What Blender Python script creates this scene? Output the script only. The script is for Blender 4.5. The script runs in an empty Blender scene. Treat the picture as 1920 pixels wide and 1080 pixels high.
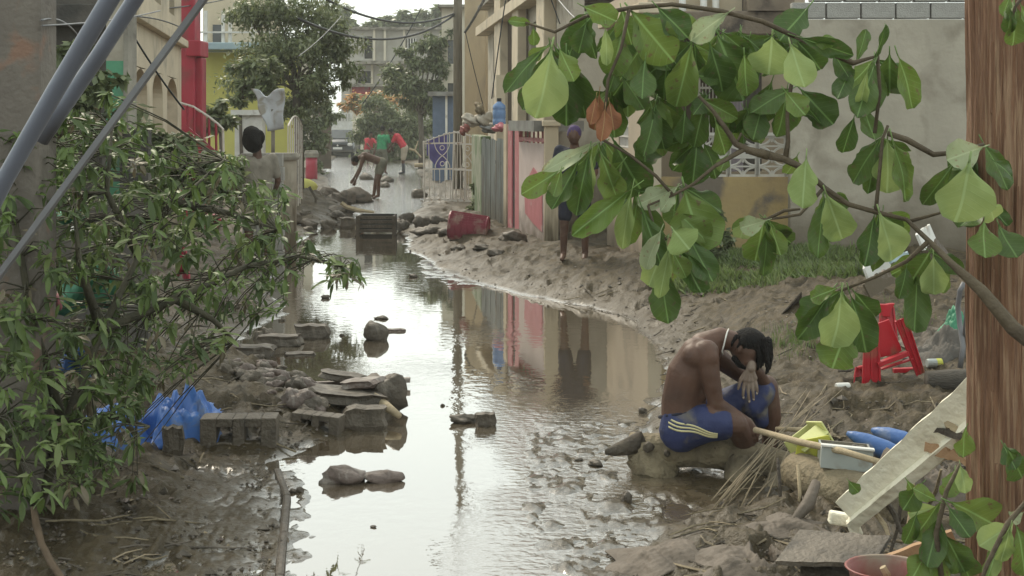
import bpy, bmesh, math, random
import numpy as np
from mathutils import Vector, Matrix, Quaternion
R = math.radians
rnd = random.Random(7)
SC = bpy.context.scene
COL = SC.collection
# ------------------------------------------------------------------ camera, sky, sun, exposure
F = 2800.0; H = 2.07; HY = 225.0            # focal length in px of a 1920 px wide frame, eye height, horizon row
cam_d = bpy.data.cameras.new('camera'); cam = bpy.data.objects.new('camera', cam_d); COL.objects.link(cam)
cam.location = (0, 0, H); cam.rotation_euler = (R(90), 0, 0)
cam_d.sensor_width = 36; cam_d.lens = 36*F/1920; cam_d.shift_y = -(540-HY)/1920
cam_d.clip_start = 0.1; cam_d.clip_end = 3000
SC.camera = cam
SUN_EL, SUN_AZ = 42, -28                     # azimuth clockwise from +Y (view direction)
w = bpy.data.worlds.new('World'); SC.world = w; w.use_nodes = True
nt = w.node_tree; bg = nt.nodes['Background']
sky = nt.nodes.new('ShaderNodeTexSky'); sky.sky_type = 'NISHITA'; sky.sun_disc = False
sky.sun_elevation = R(SUN_EL); sky.sun_rotation = R(SUN_AZ); sky.dust_density = 6; sky.air_density = 1.0; sky.ozone_density = 0.6
mixw = nt.nodes.new('ShaderNodeMix'); mixw.data_type = 'RGBA'; mixw.inputs[0].default_value = 0.8
nt.links.new(sky.outputs[0], mixw.inputs[6]); mixw.inputs[7].default_value = (8.35, 9.2, 8.75, 1)   # an even, thick cloud layer over the sky
nt.links.new(mixw.outputs[2], bg.inputs[0]); bg.inputs[1].default_value = 0.132
sl = bpy.data.lights.new('sun', 'SUN'); sl.energy = 2.0; sl.angle = R(16); sl.color = (1, .90, .72)
so = bpy.data.objects.new('sun', sl); COL.objects.link(so)
a, e = R(SUN_AZ), R(SUN_EL)
SDIR = Vector((math.sin(a)*math.cos(e), math.cos(a)*math.cos(e), math.sin(e)))
so.rotation_euler = (-SDIR).to_track_quat('-Z', 'Y').to_euler(); so.location = SDIR*30
SC.view_settings.view_transform = 'Standard'; SC.view_settings.look = 'None'
SC.view_settings.gamma = 1; SC.view_settings.use_curve_mapping = False
SC.view_settings.exposure = 0.36
SC.render.engine = 'CYCLES'; SC.cycles.max_bounces = 8; SC.cycles.transparent_max_bounces = 8
SC.cycles.use_denoising = True

# ------------------------------------------------------------------ helpers
def P(px, py, d): return Vector(((px-960)*d/F, d, H-(py-HY)*d/F))
def DG(py, z=0.0): return (H-z)*F/(py-HY)
def G(px, py, z=0.0):
    d = DG(py, z); return Vector(((px-960)*d/F, d, z))
ORG = {}
def tag(o, label=None, cat=None, group=None, kind=None):
    if label: o['label'] = label
    if cat: o['category'] = cat
    if group: o['group'] = group
    if kind: o['kind'] = kind
    return o
def thing(name, label, cat, loc=(0, 0, 0), group=None):
    o = bpy.data.objects.new(name, None); COL.objects.link(o); o.empty_display_size = .1
    o.location = loc; ORG[o.name] = Vector(loc)
    return tag(o, label, cat, group)
def link_mesh(name, me, mat, parent=None, org=None, smooth=False, bevel=0):
    """verts of me are in world space; they are moved into the parent's frame"""
    if parent is not None: off = ORG[parent.name]
    else: off = Vector(org) if org is not None else Vector((0, 0, 0))
    if off.length > 0: me.transform(Matrix.Translation(-off))
    o = bpy.data.objects.new(name, me); COL.objects.link(o)
    if parent is not None: o.parent = parent
    else: o.location = off
    ORG[o.name] = off
    if mat is not None:
        for m in (mat if isinstance(mat, (list, tuple)) else [mat]): me.materials.append(m)
    if smooth: me.polygons.foreach_set('use_smooth', [True]*len(me.polygons))
    if bevel:
        b = o.modifiers.new('bevel', 'BEVEL'); b.width = bevel; b.segments = 2; b.limit_method = 'ANGLE'; b.angle_limit = R(40)
    return o
def frame_of(v):
    v = Vector(v).normalized(); u = Vector((0, 0, 1)) if abs(v.z) < .95 else Vector((1, 0, 0))
    x = v.cross(u).normalized(); return x, v.cross(x).normalized()
class MB:
    def __init__(s): s.v = []; s.f = []; s.m = []
    def add(s, vs, fs, mi=0):
        n = len(s.v); s.v += [tuple(p) for p in vs]; s.f += [tuple(i+n for i in f) for f in fs]; s.m += [mi]*len(fs); return s
    def box(s, x0, x1, y0, y1, z0, z1, M=None, mi=0):
        vs = [Vector((x, y, z)) for z in (z0, z1) for y in (y0, y1) for x in (x0, x1)]
        if M is not None: vs = [M @ p for p in vs]
        return s.add(vs, [(0, 2, 3, 1), (4, 5, 7, 6), (0, 1, 5, 4), (1, 3, 7, 5), (3, 2, 6, 7), (2, 0, 4, 6)], mi)
    def bar(s, a, b, wx, wz=None, mi=0, up=None):
        a, b = Vector(a), Vector(b); wz = wz or wx; ax = (b-a).normalized()
        if up is None: x, y = frame_of(ax)
        else:
            y = (Vector(up)-ax*ax.dot(Vector(up))).normalized(); x = ax.cross(y)
        vs = [q+x*i*wx/2+y*j*wz/2 for q in (a, b) for j in (-1, 1) for i in (-1, 1)]
        return s.add(vs, [(0, 2, 3, 1), (4, 5, 7, 6), (0, 1, 5, 4), (1, 3, 7, 5), (3, 2, 6, 7), (2, 0, 4, 6)], mi)
    def tube(s, pts, r, n=8, cap=True, mi=0, wob=0, rg=None):
        pts = [Vector(p) for p in pts]; rs = r if isinstance(r, (list, tuple)) else [r]*len(pts); rg = rg or rnd
        vs = []; fs = []; x = None
        for i, p in enumerate(pts):
            t = (pts[min(i+1, len(pts)-1)]-pts[max(i-1, 0)]).normalized()
            if x is None: x, y = frame_of(t)
            else:
                x = (x-t*x.dot(t)).normalized(); y = t.cross(x)
            for k in range(n):
                a = 2*math.pi*k/n; rr = rs[i]*(1+(rg.uniform(-wob, wob) if wob else 0))
                vs.append(p+x*math.cos(a)*rr+y*math.sin(a)*rr)
        for i in range(len(pts)-1):
            for k in range(n):
                k2 = (k+1) % n; fs.append((i*n+k, i*n+k2, (i+1)*n+k2, (i+1)*n+k))
        if cap: fs.append(tuple(range(n-1, -1, -1))); fs.append(tuple((len(pts)-1)*n+k for k in range(n)))
        return s.add(vs, fs, mi)
    def ell(s, c, r, M=None, n=12, m=8, mi=0, noise=0, seed=0):
        rg = random.Random(seed); c = Vector(c); r = (r, r, r) if not hasattr(r, '__len__') else r
        ph = [rg.uniform(0, 6.28) for _ in range(6)]; vs = []; fs = []
        for j in range(m+1):
            th = math.pi*j/m
            for i in range(n):
                a = 2*math.pi*i/n; d = Vector((math.sin(th)*math.cos(a), math.sin(th)*math.sin(a), math.cos(th)))
                k = 1+noise*(math.sin(3*d.x+ph[0]+2*d.z)+math.sin(4*d.y+ph[1]-d.x*2)+.6*math.sin(7*d.z+5*d.x+ph[2])+.5*math.sin(9*d.x*d.y*2+ph[3]))*.5
                q = Vector((d.x*r[0], d.y*r[1], d.z*r[2]))*k
                if M is not None: q = M @ q
                vs.append(c+q)
        for j in range(m):
            for i in range(n):
                i2 = (i+1) % n; fs.append((j*n+i, (j+1)*n+i, (j+1)*n+i2, j*n+i2))
        return s.add(vs, fs, mi)
    def prism(s, poly, a, b, axis='y', mi=0, M=None):
        """poly 2D points extruded from a to b along the axis"""
        def mk(p, t): return {'y': (p[0], t, p[1]), 'x': (t, p[0], p[1]), 'z': (p[0], p[1], t)}[axis]
        n = len(poly); vs = [Vector(mk(p, a)) for p in poly]+[Vector(mk(p, b)) for p in poly]
        if M is not None: vs = [M @ v for v in vs]
        fs = [tuple(range(n-1, -1, -1)), tuple(range(n, 2*n))]+[(i, (i+1) % n, (i+1) % n+n, i+n) for i in range(n)]
        return s.add(vs, fs, mi)
    def lathe(s, prof, c=(0, 0, 0), n=16, M=None, mi=0, cap=True):
        vs = []; fs = []; c = Vector(c)
        for (r, z) in prof:
            for k in range(n):
                a = 2*math.pi*k/n; q = Vector((r*math.cos(a), r*math.sin(a), z))
                if M is not None: q = M @ q
                vs.append(c+q)
        m = len(prof)
        for i in range(m-1):
            for k in range(n):
                k2 = (k+1) % n; fs.append((i*n+k, i*n+k2, (i+1)*n+k2, (i+1)*n+k))
        if cap: fs.append(tuple(range(n-1, -1, -1))); fs.append(tuple((m-1)*n+k for k in range(n)))
        return s.add(vs, fs, mi)
    def sheet(s, fn, nu, nv, mi=0, thick=0):
        vs = [fn(i/nu, j/nv) for j in range(nv+1) for i in range(nu+1)]
        fs = [(j*(nu+1)+i, j*(nu+1)+i+1, (j+1)*(nu+1)+i+1, (j+1)*(nu+1)+i) for j in range(nv) for i in range(nu)]
        return s.add(vs, fs, mi)
    def mesh(s, name='mesh', fix=True):
        me = bpy.data.meshes.new(name); me.from_pydata(s.v, [], s.f); me.polygons.foreach_set('material_index', s.m)
        if fix:
            bm = bmesh.new(); bm.from_mesh(me); bmesh.ops.recalc_face_normals(bm, faces=bm.faces); bm.to_mesh(me); bm.free()
        me.update(); return me
    def build(s, name, mat, parent=None, org=None, smooth=False, bevel=0, fix=True):
        return link_mesh(name, s.mesh(name, fix), mat, parent, org, smooth, bevel)
def share(src, name, loc, rot=(0, 0, 0), scale=(1, 1, 1), parent=None, mat=None):
    """another object on a mesh that is already there (piece meshes are modelled round their own origin)"""
    o = bpy.data.objects.new(name, src); COL.objects.link(o); off = ORG[parent.name] if parent is not None else Vector((0, 0, 0))
    o.location = Vector(loc)-off; o.rotation_euler = rot; o.scale = scale
    if parent is not None: o.parent = parent
    if mat is not None:
        o.material_slots[0].link = 'OBJECT'; o.material_slots[0].material = mat
    ORG[o.name] = Vector(loc); return o
def matrix_obj(me, name, M, parent=None, mat=None):
    o = bpy.data.objects.new(name, me); COL.objects.link(o)
    if parent is not None: o.parent = parent; M = Matrix.Translation(-ORG[parent.name]) @ M
    o.matrix_basis = M
    if mat is not None: o.material_slots[0].link = 'OBJECT'; o.material_slots[0].material = mat
    return o
def copy_tree(o, parent=None):
    c = o.copy(); COL.objects.link(c); ORG[c.name] = ORG.get(o.name, Vector((0, 0, 0)))
    if parent is not None: c.parent = parent
    for ch in list(o.children): copy_tree(ch, c)
    return c
# ------------------------------------------------------------------ noise on arrays
_rs = np.random.RandomState(3); _tab = _rs.rand(256, 256)
def vnoise(x, y):
    xi = np.floor(x).astype(int); yi = np.floor(y).astype(int); fx = x-xi; fy = y-yi
    fx = fx*fx*(3-2*fx); fy = fy*fy*(3-2*fy); t = _tab
    g = lambda a, b: t[a & 255, b & 255]
    return (g(xi, yi)*(1-fx)+g(xi+1, yi)*fx)*(1-fy)+(g(xi, yi+1)*(1-fx)+g(xi+1, yi+1)*fx)*fy
def fbm(x, y, oct=4, lac=2.03, gain=.5):
    s = 0; a = 1; t = 0
    for i in range(oct):
        s = s+a*(vnoise(x+17.3*i, y-9.1*i)-.5); t += a; a *= gain; x = x*lac; y = y*lac
    return s/t*2
def sstep(a, b, x):
    t = np.clip((x-a)/(b-a), 0, 1); return t*t*(3-2*t)
# ------------------------------------------------------------------ materials
MATS = {}
def pm(name, c1, c2=None, scale=4, rough=.8, bump=.15, bscale=30, spec=.4, st=(1, 1, 1), c3=None, s3=1.5, t3=(.5, .62), metallic=0, detail=6, rvar=.15, sub=None, trans=0, bst=None, mud=None):
    """procedural surface: two tones of noise, a third tone in patches, fine relief; mud = (z0, z1) mud splashed up to a height (object z)"""
    m = bpy.data.materials.new(name); m.use_nodes = True; n = m.node_tree.nodes; l = m.node_tree.links
    b = n['Principled BSDF']; tc = n.new('ShaderNodeTexCoord'); mp = n.new('ShaderNodeMapping'); l.new(tc.outputs['Object'], mp.inputs[0])
    mp.inputs['Scale'].default_value = st
    def noise(sc, det, vec=mp, dist=0):
        t = n.new('ShaderNodeTexNoise'); t.inputs['Scale'].default_value = sc; t.inputs['Detail'].default_value = det; t.inputs['Distortion'].default_value = dist
        l.new(vec.outputs[0], t.inputs['Vector']); return t
    def ramp(src, a, bb):
        r = n.new('ShaderNodeMapRange'); r.inputs[1].default_value = a; r.inputs[2].default_value = bb; l.new(src, r.inputs[0]); return r.outputs[0]
    def mix(f, a, bb):
        x = n.new('ShaderNodeMix'); x.data_type = 'RGBA'
        if f is not None: l.new(f, x.inputs[0])
        for v, i in ((a, 6), (bb, 7)):
            if isinstance(v, tuple): x.inputs[i].default_value = (*v[:3], 1)
            else: l.new(v, x.inputs[i])
        return x.outputs[2]
    c2 = c2 or tuple(v*.75 for v in c1)
    t1 = noise(scale, detail); c = mix(ramp(t1.outputs[0], .32, .68), c1, c2)
    if c3: t3n = noise(s3, 8, dist=.5); c = mix(ramp(t3n.outputs[0], t3[0], t3[1]), c, c3)
    if mud:
        sx = n.new('ShaderNodeSeparateXYZ'); l.new(tc.outputs['Object'], sx.inputs[0]); t4 = noise(5, 6, tc)
        ad = n.new('ShaderNodeMath'); ad.operation = 'MULTIPLY_ADD'; l.new(t4.outputs[0], ad.inputs[0]); ad.inputs[1].default_value = (mud[1]-mud[0])*1.6; l.new(sx.outputs[2], ad.inputs[2])
        mm = (mud[1]-mud[0])*.8
        r = n.new('ShaderNodeMapRange'); r.inputs[1].default_value = mud[0]+mm; r.inputs[2].default_value = mud[1]+mm; l.new(ad.outputs[0], r.inputs[0])
        c = mix(r.outputs[0], (.10, .076, .048), c)
    l.new(c, b.inputs['Base Color'])
    b.inputs['Metallic'].default_value = metallic; b.inputs['Specular IOR Level'].default_value = spec
    r1 = n.new('ShaderNodeMapRange'); r1.inputs[3].default_value = max(0, rough-rvar); r1.inputs[4].default_value = min(1, rough+rvar); l.new(t1.outputs[0], r1.inputs[0]); l.new(r1.outputs[0], b.inputs['Roughness'])
    if bump:
        mb = mp
        if bst: mb = n.new('ShaderNodeMapping'); l.new(tc.outputs['Object'], mb.inputs[0]); mb.inputs['Scale'].default_value = bst
        tb = noise(bscale, 5, mb); bp = n.new('ShaderNodeBump'); bp.inputs['Strength'].default_value = bump; bp.inputs['Distance'].default_value = .03
        l.new(tb.outputs[0], bp.inputs['Height']); l.new(bp.outputs[0], b.inputs['Normal'])
    if sub: b.inputs['Subsurface Weight'].default_value = sub; b.inputs['Subsurface Radius'].default_value = (.01, .004, .002); b.inputs['Subsurface Scale'].default_value = 1
    MATS[name] = m; return m
def leafmat(name, c1, c2, vein=(.3, .4, .16), tr=.35, rough=.45, L=1.0, side=True, spot=None):
    """leaf lying in its own xy plane, stalk at the origin, tip at +y*L"""
    m = bpy.data.materials.new(name); m.use_nodes = True; n = m.node_tree.nodes; l = m.node_tree.links
    b = n['Principled BSDF']; out = n['Material Output']; tc = n.new('ShaderNodeTexCoord')
    t = n.new('ShaderNodeTexNoise'); t.inputs['Scale'].default_value = 3/L; t.inputs['Detail'].default_value = 4; l.new(tc.outputs['Object'], t.inputs[0])
    oi = n.new('ShaderNodeObjectInfo')
    ad = n.new('ShaderNodeMath'); ad.operation = 'MULTIPLY_ADD'; ad.inputs[1].default_value = .5; l.new(oi.outputs['Random'], ad.inputs[0]); 
    sb = n.new('ShaderNodeMath'); sb.operation = 'SUBTRACT'; l.new(t.outputs[0], sb.inputs[0]); sb.inputs[1].default_value = .25; l.new(sb.outputs[0], ad.inputs[2])
    mx = n.new('ShaderNodeMix'); mx.data_type = 'RGBA'; mx.inputs[6].default_value = (*c1, 1); mx.inputs[7].default_value = (*c2, 1)
    r = n.new('ShaderNodeMapRange'); r.inputs[1].default_value = .25; r.inputs[2].default_value = .75; l.new(ad.outputs[0], r.inputs[0]); l.new(r.outputs[0], mx.inputs[0])
    col = mx.outputs[2]
    if spot:
        t2 = n.new('ShaderNodeTexNoise'); t2.inputs['Scale'].default_value = 9/L; t2.inputs['Detail'].default_value = 6; l.new(tc.outputs['Object'], t2.inputs[0])
        r2 = n.new('ShaderNodeMapRange'); r2.inputs[1].default_value = .6; r2.inputs[2].default_value = .68; l.new(t2.outputs[0], r2.inputs[0])
        m2 = n.new('ShaderNodeMix'); m2.data_type = 'RGBA'; l.new(r2.outputs[0], m2.inputs[0]); l.new(col, m2.inputs[6]); m2.inputs[7].default_value = (*spot, 1); col = m2.outputs[2]
    if side:
        sx = n.new('ShaderNodeSeparateXYZ'); l.new(tc.outputs['Object'], sx.inputs[0])
        ab = n.new('ShaderNodeMath'); ab.operation = 'ABSOLUTE'; l.new(sx.outputs[0], ab.inputs[0])
        rr = n.new('ShaderNodeMapRange'); rr.inputs[1].default_value = .008*L; rr.inputs[2].default_value = .018*L; rr.inputs[3].default_value = 1; rr.inputs[4].default_value = 0; l.new(ab.outputs[0], rr.inputs[0])
        k = n.new('ShaderNodeMath'); k.operation = 'MULTIPLY_ADD'; l.new(ab.outputs[0], k.inputs[0]); k.inputs[1].default_value = -.8; l.new(sx.outputs[1], k.inputs[2])
        fr = n.new('ShaderNodeMath'); fr.operation = 'PINGPONG'; l.new(k.outputs[0], fr.inputs[0]); fr.inputs[1].default_value = .055*L
        r3 = n.new('ShaderNodeMapRange'); r3.inputs[1].default_value = .002*L; r3.inputs[2].default_value = .009*L; r3.inputs[3].default_value = .2; r3.inputs[4].default_value = 0; l.new(fr.outputs[0], r3.inputs[0])
        mxx = n.new('ShaderNodeMath'); mxx.operation = 'MAXIMUM'; l.new(rr.outputs[0], mxx.inputs[0]); l.new(r3.outputs[0], mxx.inputs[1])
        m3 = n.new('ShaderNodeMix'); m3.data_type = 'RGBA'; l.new(mxx.outputs[0], m3.inputs[0]); l.new(col, m3.inputs[6]); m3.inputs[7].default_value = (*vein, 1); col = m3.outputs[2]
        bp = n.new('ShaderNodeBump'); bp.inputs['Strength'].default_value = .35; bp.inputs['Distance'].default_value = .01*L; l.new(r3.outputs[0], bp.inputs['Height']); l.new(bp.outputs[0], b.inputs['Normal'])
    l.new(col, b.inputs['Base Color']); b.inputs['Roughness'].default_value = rough; b.inputs['Specular IOR Level'].default_value = .4
    tl = n.new('ShaderNodeBsdfTranslucent'); l.new(col, tl.inputs[0]); ms = n.new('ShaderNodeMixShader'); ms.inputs[0].default_value = tr
    l.new(b.outputs[0], ms.inputs[1]); l.new(tl.outputs[0], ms.inputs[2]); l.new(ms.outputs[0], out.inputs[0])
    MATS[name] = m; return m
# ------------------------------------------------------------------ ground and water
LT = [(1300, 500), (1080, 515), (930, 530), (868, 505), (848, 560), (815, 625), (775, 600), (735, 590), (700, 500), (660, 425), (625, 470), (590, 540), (545, 500), (500, 520), (455, 555), (425, 600), (400, 630), (380, 640), (345, 618), (310, 605), (290, 640), (275, 650), (250, 655)]
RT = [(1300, 1150), (1080, 1190), (990, 1235), (925, 1370), (880, 1360), (845, 1200), (800, 1205), (760, 1235), (700, 1245), (640, 1225), (600, 1180), (575, 1090), (550, 970), (530, 890), (505, 830), (470, 765), (430, 765), (405, 790), (375, 792), (340, 790), (310, 770), (290, 700), (275, 700), (250, 690)]
def bank(X, D):
    py = HY+H*F/np.maximum(D, .5); px = 960+X*F/D
    l = np.interp(-py, [-a for a, b in LT], [b for a, b in LT]); r = np.interp(-py, [-a for a, b in RT], [b for a, b in RT])
    return (l-px)*D/F, (px-r)*D/F, px, py
HEAPS = []   # x, d, rx, rd, height
def heap(px, py, w, dp, h, z=0.05):
    p = G(px, py, z); HEAPS.append((p.x, p.y, w, dp, h))
heap(480, 770, .42, .9, .13); heap(420, 715, .35, .8, .15); heap(560, 780, .3, .4, .07); heap(300, 740, .6, .9, .15)
heap(620, 760, .35, .5, .1); heap(700, 760, .25, .5, .07)
heap(620, 400, .8, 3.0, .16); heap(560, 390, .9, 3.0, .28)
heap(1330, 1040, .45, .35, .05); heap(1520, 1010, .5, .4, .05)
heap(1560, 640, .9, 1.2, .1); heap(1480, 700, .5, 1.0, .08); heap(980, 500, 1.2, 1.5, .05); heap(1100, 1010, .1, .2, .0)
heap(820, 425, .7, 1.3, .09); heap(900, 450, .6, 1.3, .12); heap(800, 398, .5, 1.5, .1)
def hgt(X, D, fine=True):
    X = np.asarray(X, float); D = np.asarray(D, float)
    wob = .10*fbm(X*1.3+5, D*1.1, 4)+.05*fbm(X*5, D*4, 3)
    sl, sr, px, py = bank(X, D); sl = sl+wob; sr = sr+wob
    sd = np.maximum(sl, sr)
    AR = np.interp(D, [6, 8.2, 10, 13, 17, 22, 30, 45, 100], [.07, .2, .48, .56, .56, .40, .26, .15, .08])
    AL = np.interp(D, [6, 8, 10, 14, 25, 40, 100], [.06, .08, .12, .14, .25, .3, .15])
    shR = sstep(860, 1010, px)*sstep(735, 800, py)*1.0
    shM = sstep(700, 800, px)*sstep(560, 535, py)*sstep(430, 460, py)*.9
    shL = sstep(640, 540, px)*sstep(850, 890, py)*.9
    shC = sstep(880, 1010, py)*.72
    sh = np.maximum(np.maximum(shR, shM), np.maximum(shL, shC))
    deep = -.07*(1-sh)-.0035*sh
    hw = deep*sstep(0, .35, -sd)
    flatL = sstep(250, 420, px)*sstep(830, 880, py)*(sl > sr)          # thin mud with puddles beside the kerb
    hr = AR*(1-np.exp(-np.maximum(sr, 0)/1.5)); hl = AL*(1-np.exp(-np.maximum(sl, 0)/.9))
    hl = hl*(1-flatL)+.012*flatL
    h = np.where(sd < 0, hw, np.where(sr > sl, hr, hl)+.012*sstep(0, .1, sd)*(1-flatL))
    for (hx, hd, rx, rd, hh) in HEAPS:
        q = ((X-hx)/rx)**2+((D-hd)/rd)**2
        h = h+hh*np.exp(-q*1.4)*(1+.35*fbm(X*4, D*3, 3))
    land = sstep(-.05, .35, sd)
    ft_ = vnoise(X*4.3+31, D*3.1+7); h = h-.045*sstep(.72, .84, ft_)*land*(1-.6*flatL)+.03*sstep(.62, .72, ft_)*(1-sstep(.72, .8, ft_))*land*(1-.8*flatL)
    h = h+land*(.085*fbm(X*1.4+9, D*1.2, 3)*sstep(.1, .7, sd)+.05*fbm(X*.9, D*.8, 4)+.03*fbm(X*4, D*3.2, 3))*(1-.7*flatL)
    if fine:
        a = .012+.028*land*(1-.9*flatL)-.004*flatL+.019*sh*(1-land)
        far_ = np.interp(D, [9, 15, 30], [1, .75, .5]); n1 = fbm(X*9, D*5.5, 4); h = h+a*n1*far_
        rid = 1-np.abs(fbm(X*14+3, D*7, 3))*2; h = h+(.010*land+.005*sh)*rid*far_
        cl = np.maximum(vnoise(X*22, D*18)-.62, 0); h = h+.09*far_*cl*land*(1-.8*flatL)*sstep(.02, .3, sd)
    return h
_gu = np.linspace(-.75, .6, 900); _gl = np.linspace(math.log(4.0), math.log(130), 900)
_GD, _GU = np.meshgrid(np.exp(_gl), _gu, indexing='ij'); _GZ = hgt(_GU*_GD, _GD, False).tolist()
def hz(x, d):
    """height of the ground without its finest relief, from a table"""
    a_ = min(max((x/d+.75)/1.35*899, 0), 897.99); b_ = min(max((math.log(d)-_gl[0])/(_gl[-1]-_gl[0])*899, 0), 897.99)
    i, j = int(b_), int(a_); f, g = b_-i, a_-j
    return (_GZ[i][j]*(1-g)+_GZ[i][j+1]*g)*(1-f)+(_GZ[i+1][j]*(1-g)+_GZ[i+1][j+1]*g)*f
def GT(px, py, n=6):
    """point of the terrain seen at a pixel"""
    z = 0.0
    for _ in range(n):
        p = G(px, py, z); z = .5*z+.5*max(hz(p.x, p.y), -.0)
    return G(px, py, z)
def mud_material():
    m = bpy.data.materials.new('mud'); m.use_nodes = True; n = m.node_tree.nodes; l = m.node_tree.links; b = n['Principled BSDF']
    tc = n.new('ShaderNodeTexCoord'); sx = n.new('ShaderNodeSeparateXYZ'); l.new(tc.outputs['Object'], sx.inputs[0])
    def noise(s, d, dist=0, st=None):
        t = n.new('ShaderNodeTexNoise'); t.inputs['Scale'].default_value = s; t.inputs['Detail'].default_value = d; t.inputs['Distortion'].default_value = dist
        if st:
            mp = n.new('ShaderNodeMapping'); mp.inputs['Scale'].default_value = st; l.new(tc.outputs['Object'], mp.inputs[0]); l.new(mp.outputs[0], t.inputs[0])
        else: l.new(tc.outputs['Object'], t.inputs[0])
        return t.outputs[0]
    def rmp(s, a, bb, c=0, d=1):
        r = n.new('ShaderNodeMapRange'); r.inputs[1].default_value = a; r.inputs[2].default_value = bb; r.inputs[3].default_value = c; r.inputs[4].default_value = d; l.new(s, r.inputs[0]); return r.outputs[0]
    def mix(f, a, bb):
        x = n.new('ShaderNodeMix'); x.data_type = 'RGBA'; l.new(f, x.inputs[0])
        for v, i in ((a, 6), (bb, 7)):
            if isinstance(v, tuple): x.inputs[i].default_value = (*v, 1)
            else: l.new(v, x.inputs[i])
        return x.outputs[2]
    n1 = noise(.9, 7, .4); n2 = noise(11, 8); n3 = noise(60, 4)
    c = mix(rmp(n1, .35, .65), (.058, .042, .022), (.096, .071, .039)); c = mix(rmp(n2, .38, .66), c, (.036, .027, .017)); c = mix(rmp(n3, .62, .72), c, (.14, .11, .075))
    wet = rmp(sx.outputs[2], .02, .30, 1, .25)
    nw = noise(4.5, 6); ww = n.new('ShaderNodeMath'); ww.operation = 'MULTIPLY'; l.new(wet, ww.inputs[0]); l.new(rmp(nw, .3, .6, .45, 1), ww.inputs[1]); ww.use_clamp = True
    c = mix(ww.outputs[0], c, (.057, .042, .023))
    l.new(c, b.inputs['Base Color'])
    rw = n.new('ShaderNodeMapRange'); rw.inputs[3].default_value = .78; rw.inputs[4].default_value = .34; l.new(ww.outputs[0], rw.inputs[0])
    film = rmp(sx.outputs[2], .002, .024, .62, 0); sb = n.new('ShaderNodeMath'); sb.operation = 'SUBTRACT'; sb.use_clamp = True; l.new(rw.outputs[0], sb.inputs[0]); fm = n.new('ShaderNodeMath'); fm.operation = 'MULTIPLY'; l.new(film, fm.inputs[0]); fm.inputs[1].default_value = .4; l.new(fm.outputs[0], sb.inputs[1]); l.new(sb.outputs[0], b.inputs['Roughness'])
    l.new(rmp(sx.outputs[2], .0, .028, .9, 0), b.inputs['Coat Weight']); b.inputs['Coat Roughness'].default_value = .08; b.inputs['Coat IOR'].default_value = 1.6
    b.inputs['Specular IOR Level'].default_value = .2
    bp = n.new('ShaderNodeBump'); bp.inputs['Strength'].default_value = .7; bp.inputs['Distance'].default_value = .025; l.new(noise(26, 8), bp.inputs['Height'])
    bp2 = n.new('ShaderNodeBump'); bp2.inputs['Strength'].default_value = .4; bp2.inputs['Distance'].default_value = .008; l.new(noise(110, 4), bp2.inputs['Height']); l.new(bp.outputs[0], bp2.inputs['Normal'])
    l.new(bp2.outputs[0], b.inputs['Normal']); return m
M_MUD = mud_material(); MATS['mud'] = M_MUD
def terrain():
    u = np.concatenate([np.linspace(-3.2, -.46, 40)[:-1], np.linspace(-.46, .42, 520), np.linspace(.42, 3.2, 40)[1:]])
    d = np.concatenate([np.linspace(1.2, 5.6, 24)[:-1], np.geomspace(5.6, 40, 560)[:-1], np.geomspace(40, 420, 90)])
    D, U = np.meshgrid(d, u, indexing='ij'); X = U*D; Z = hgt(X, D)
    Z = np.where(D < 5.6, hgt(X, D), Z)
    co = np.stack([X, D, Z], -1).reshape(-1, 3); nu, nd = len(u), len(d)
    i = np.arange(nd-1)[:, None]*nu+np.arange(nu-1)[None, :]
    f = np.stack([i, i+1, i+nu+1, i+nu], -1).reshape(-1, 4)
    me = bpy.data.meshes.new('ground'); me.vertices.add(len(co)); me.vertices.foreach_set('co', co.ravel()); me.loops.add(f.size); me.loops.foreach_set('vertex_index', f.ravel().astype(np.int32))
    me.polygons.add(len(f)); me.polygons.foreach_set('loop_start', np.arange(0, f.size, 4, dtype=np.int32)); me.polygons.foreach_set('loop_total', np.full(len(f), 4, dtype=np.int32))
    me.polygons.foreach_set('use_smooth', [True]*len(f)); me.update(calc_edges=True)
    o = bpy.data.objects.new('muddy_ground', me); COL.objects.link(o); me.materials.append(M_MUD); tag(o, 'muddy ground and banks of the flooded lane', kind='structure'); ORG[o.name] = Vector()
    b = MB(); b.box(-1500, 1500, -60, 1500, -.6, -.5); tag(b.build('ground', M_MUD), 'far ground under and beyond the lane', kind='structure')
terrain()
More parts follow.
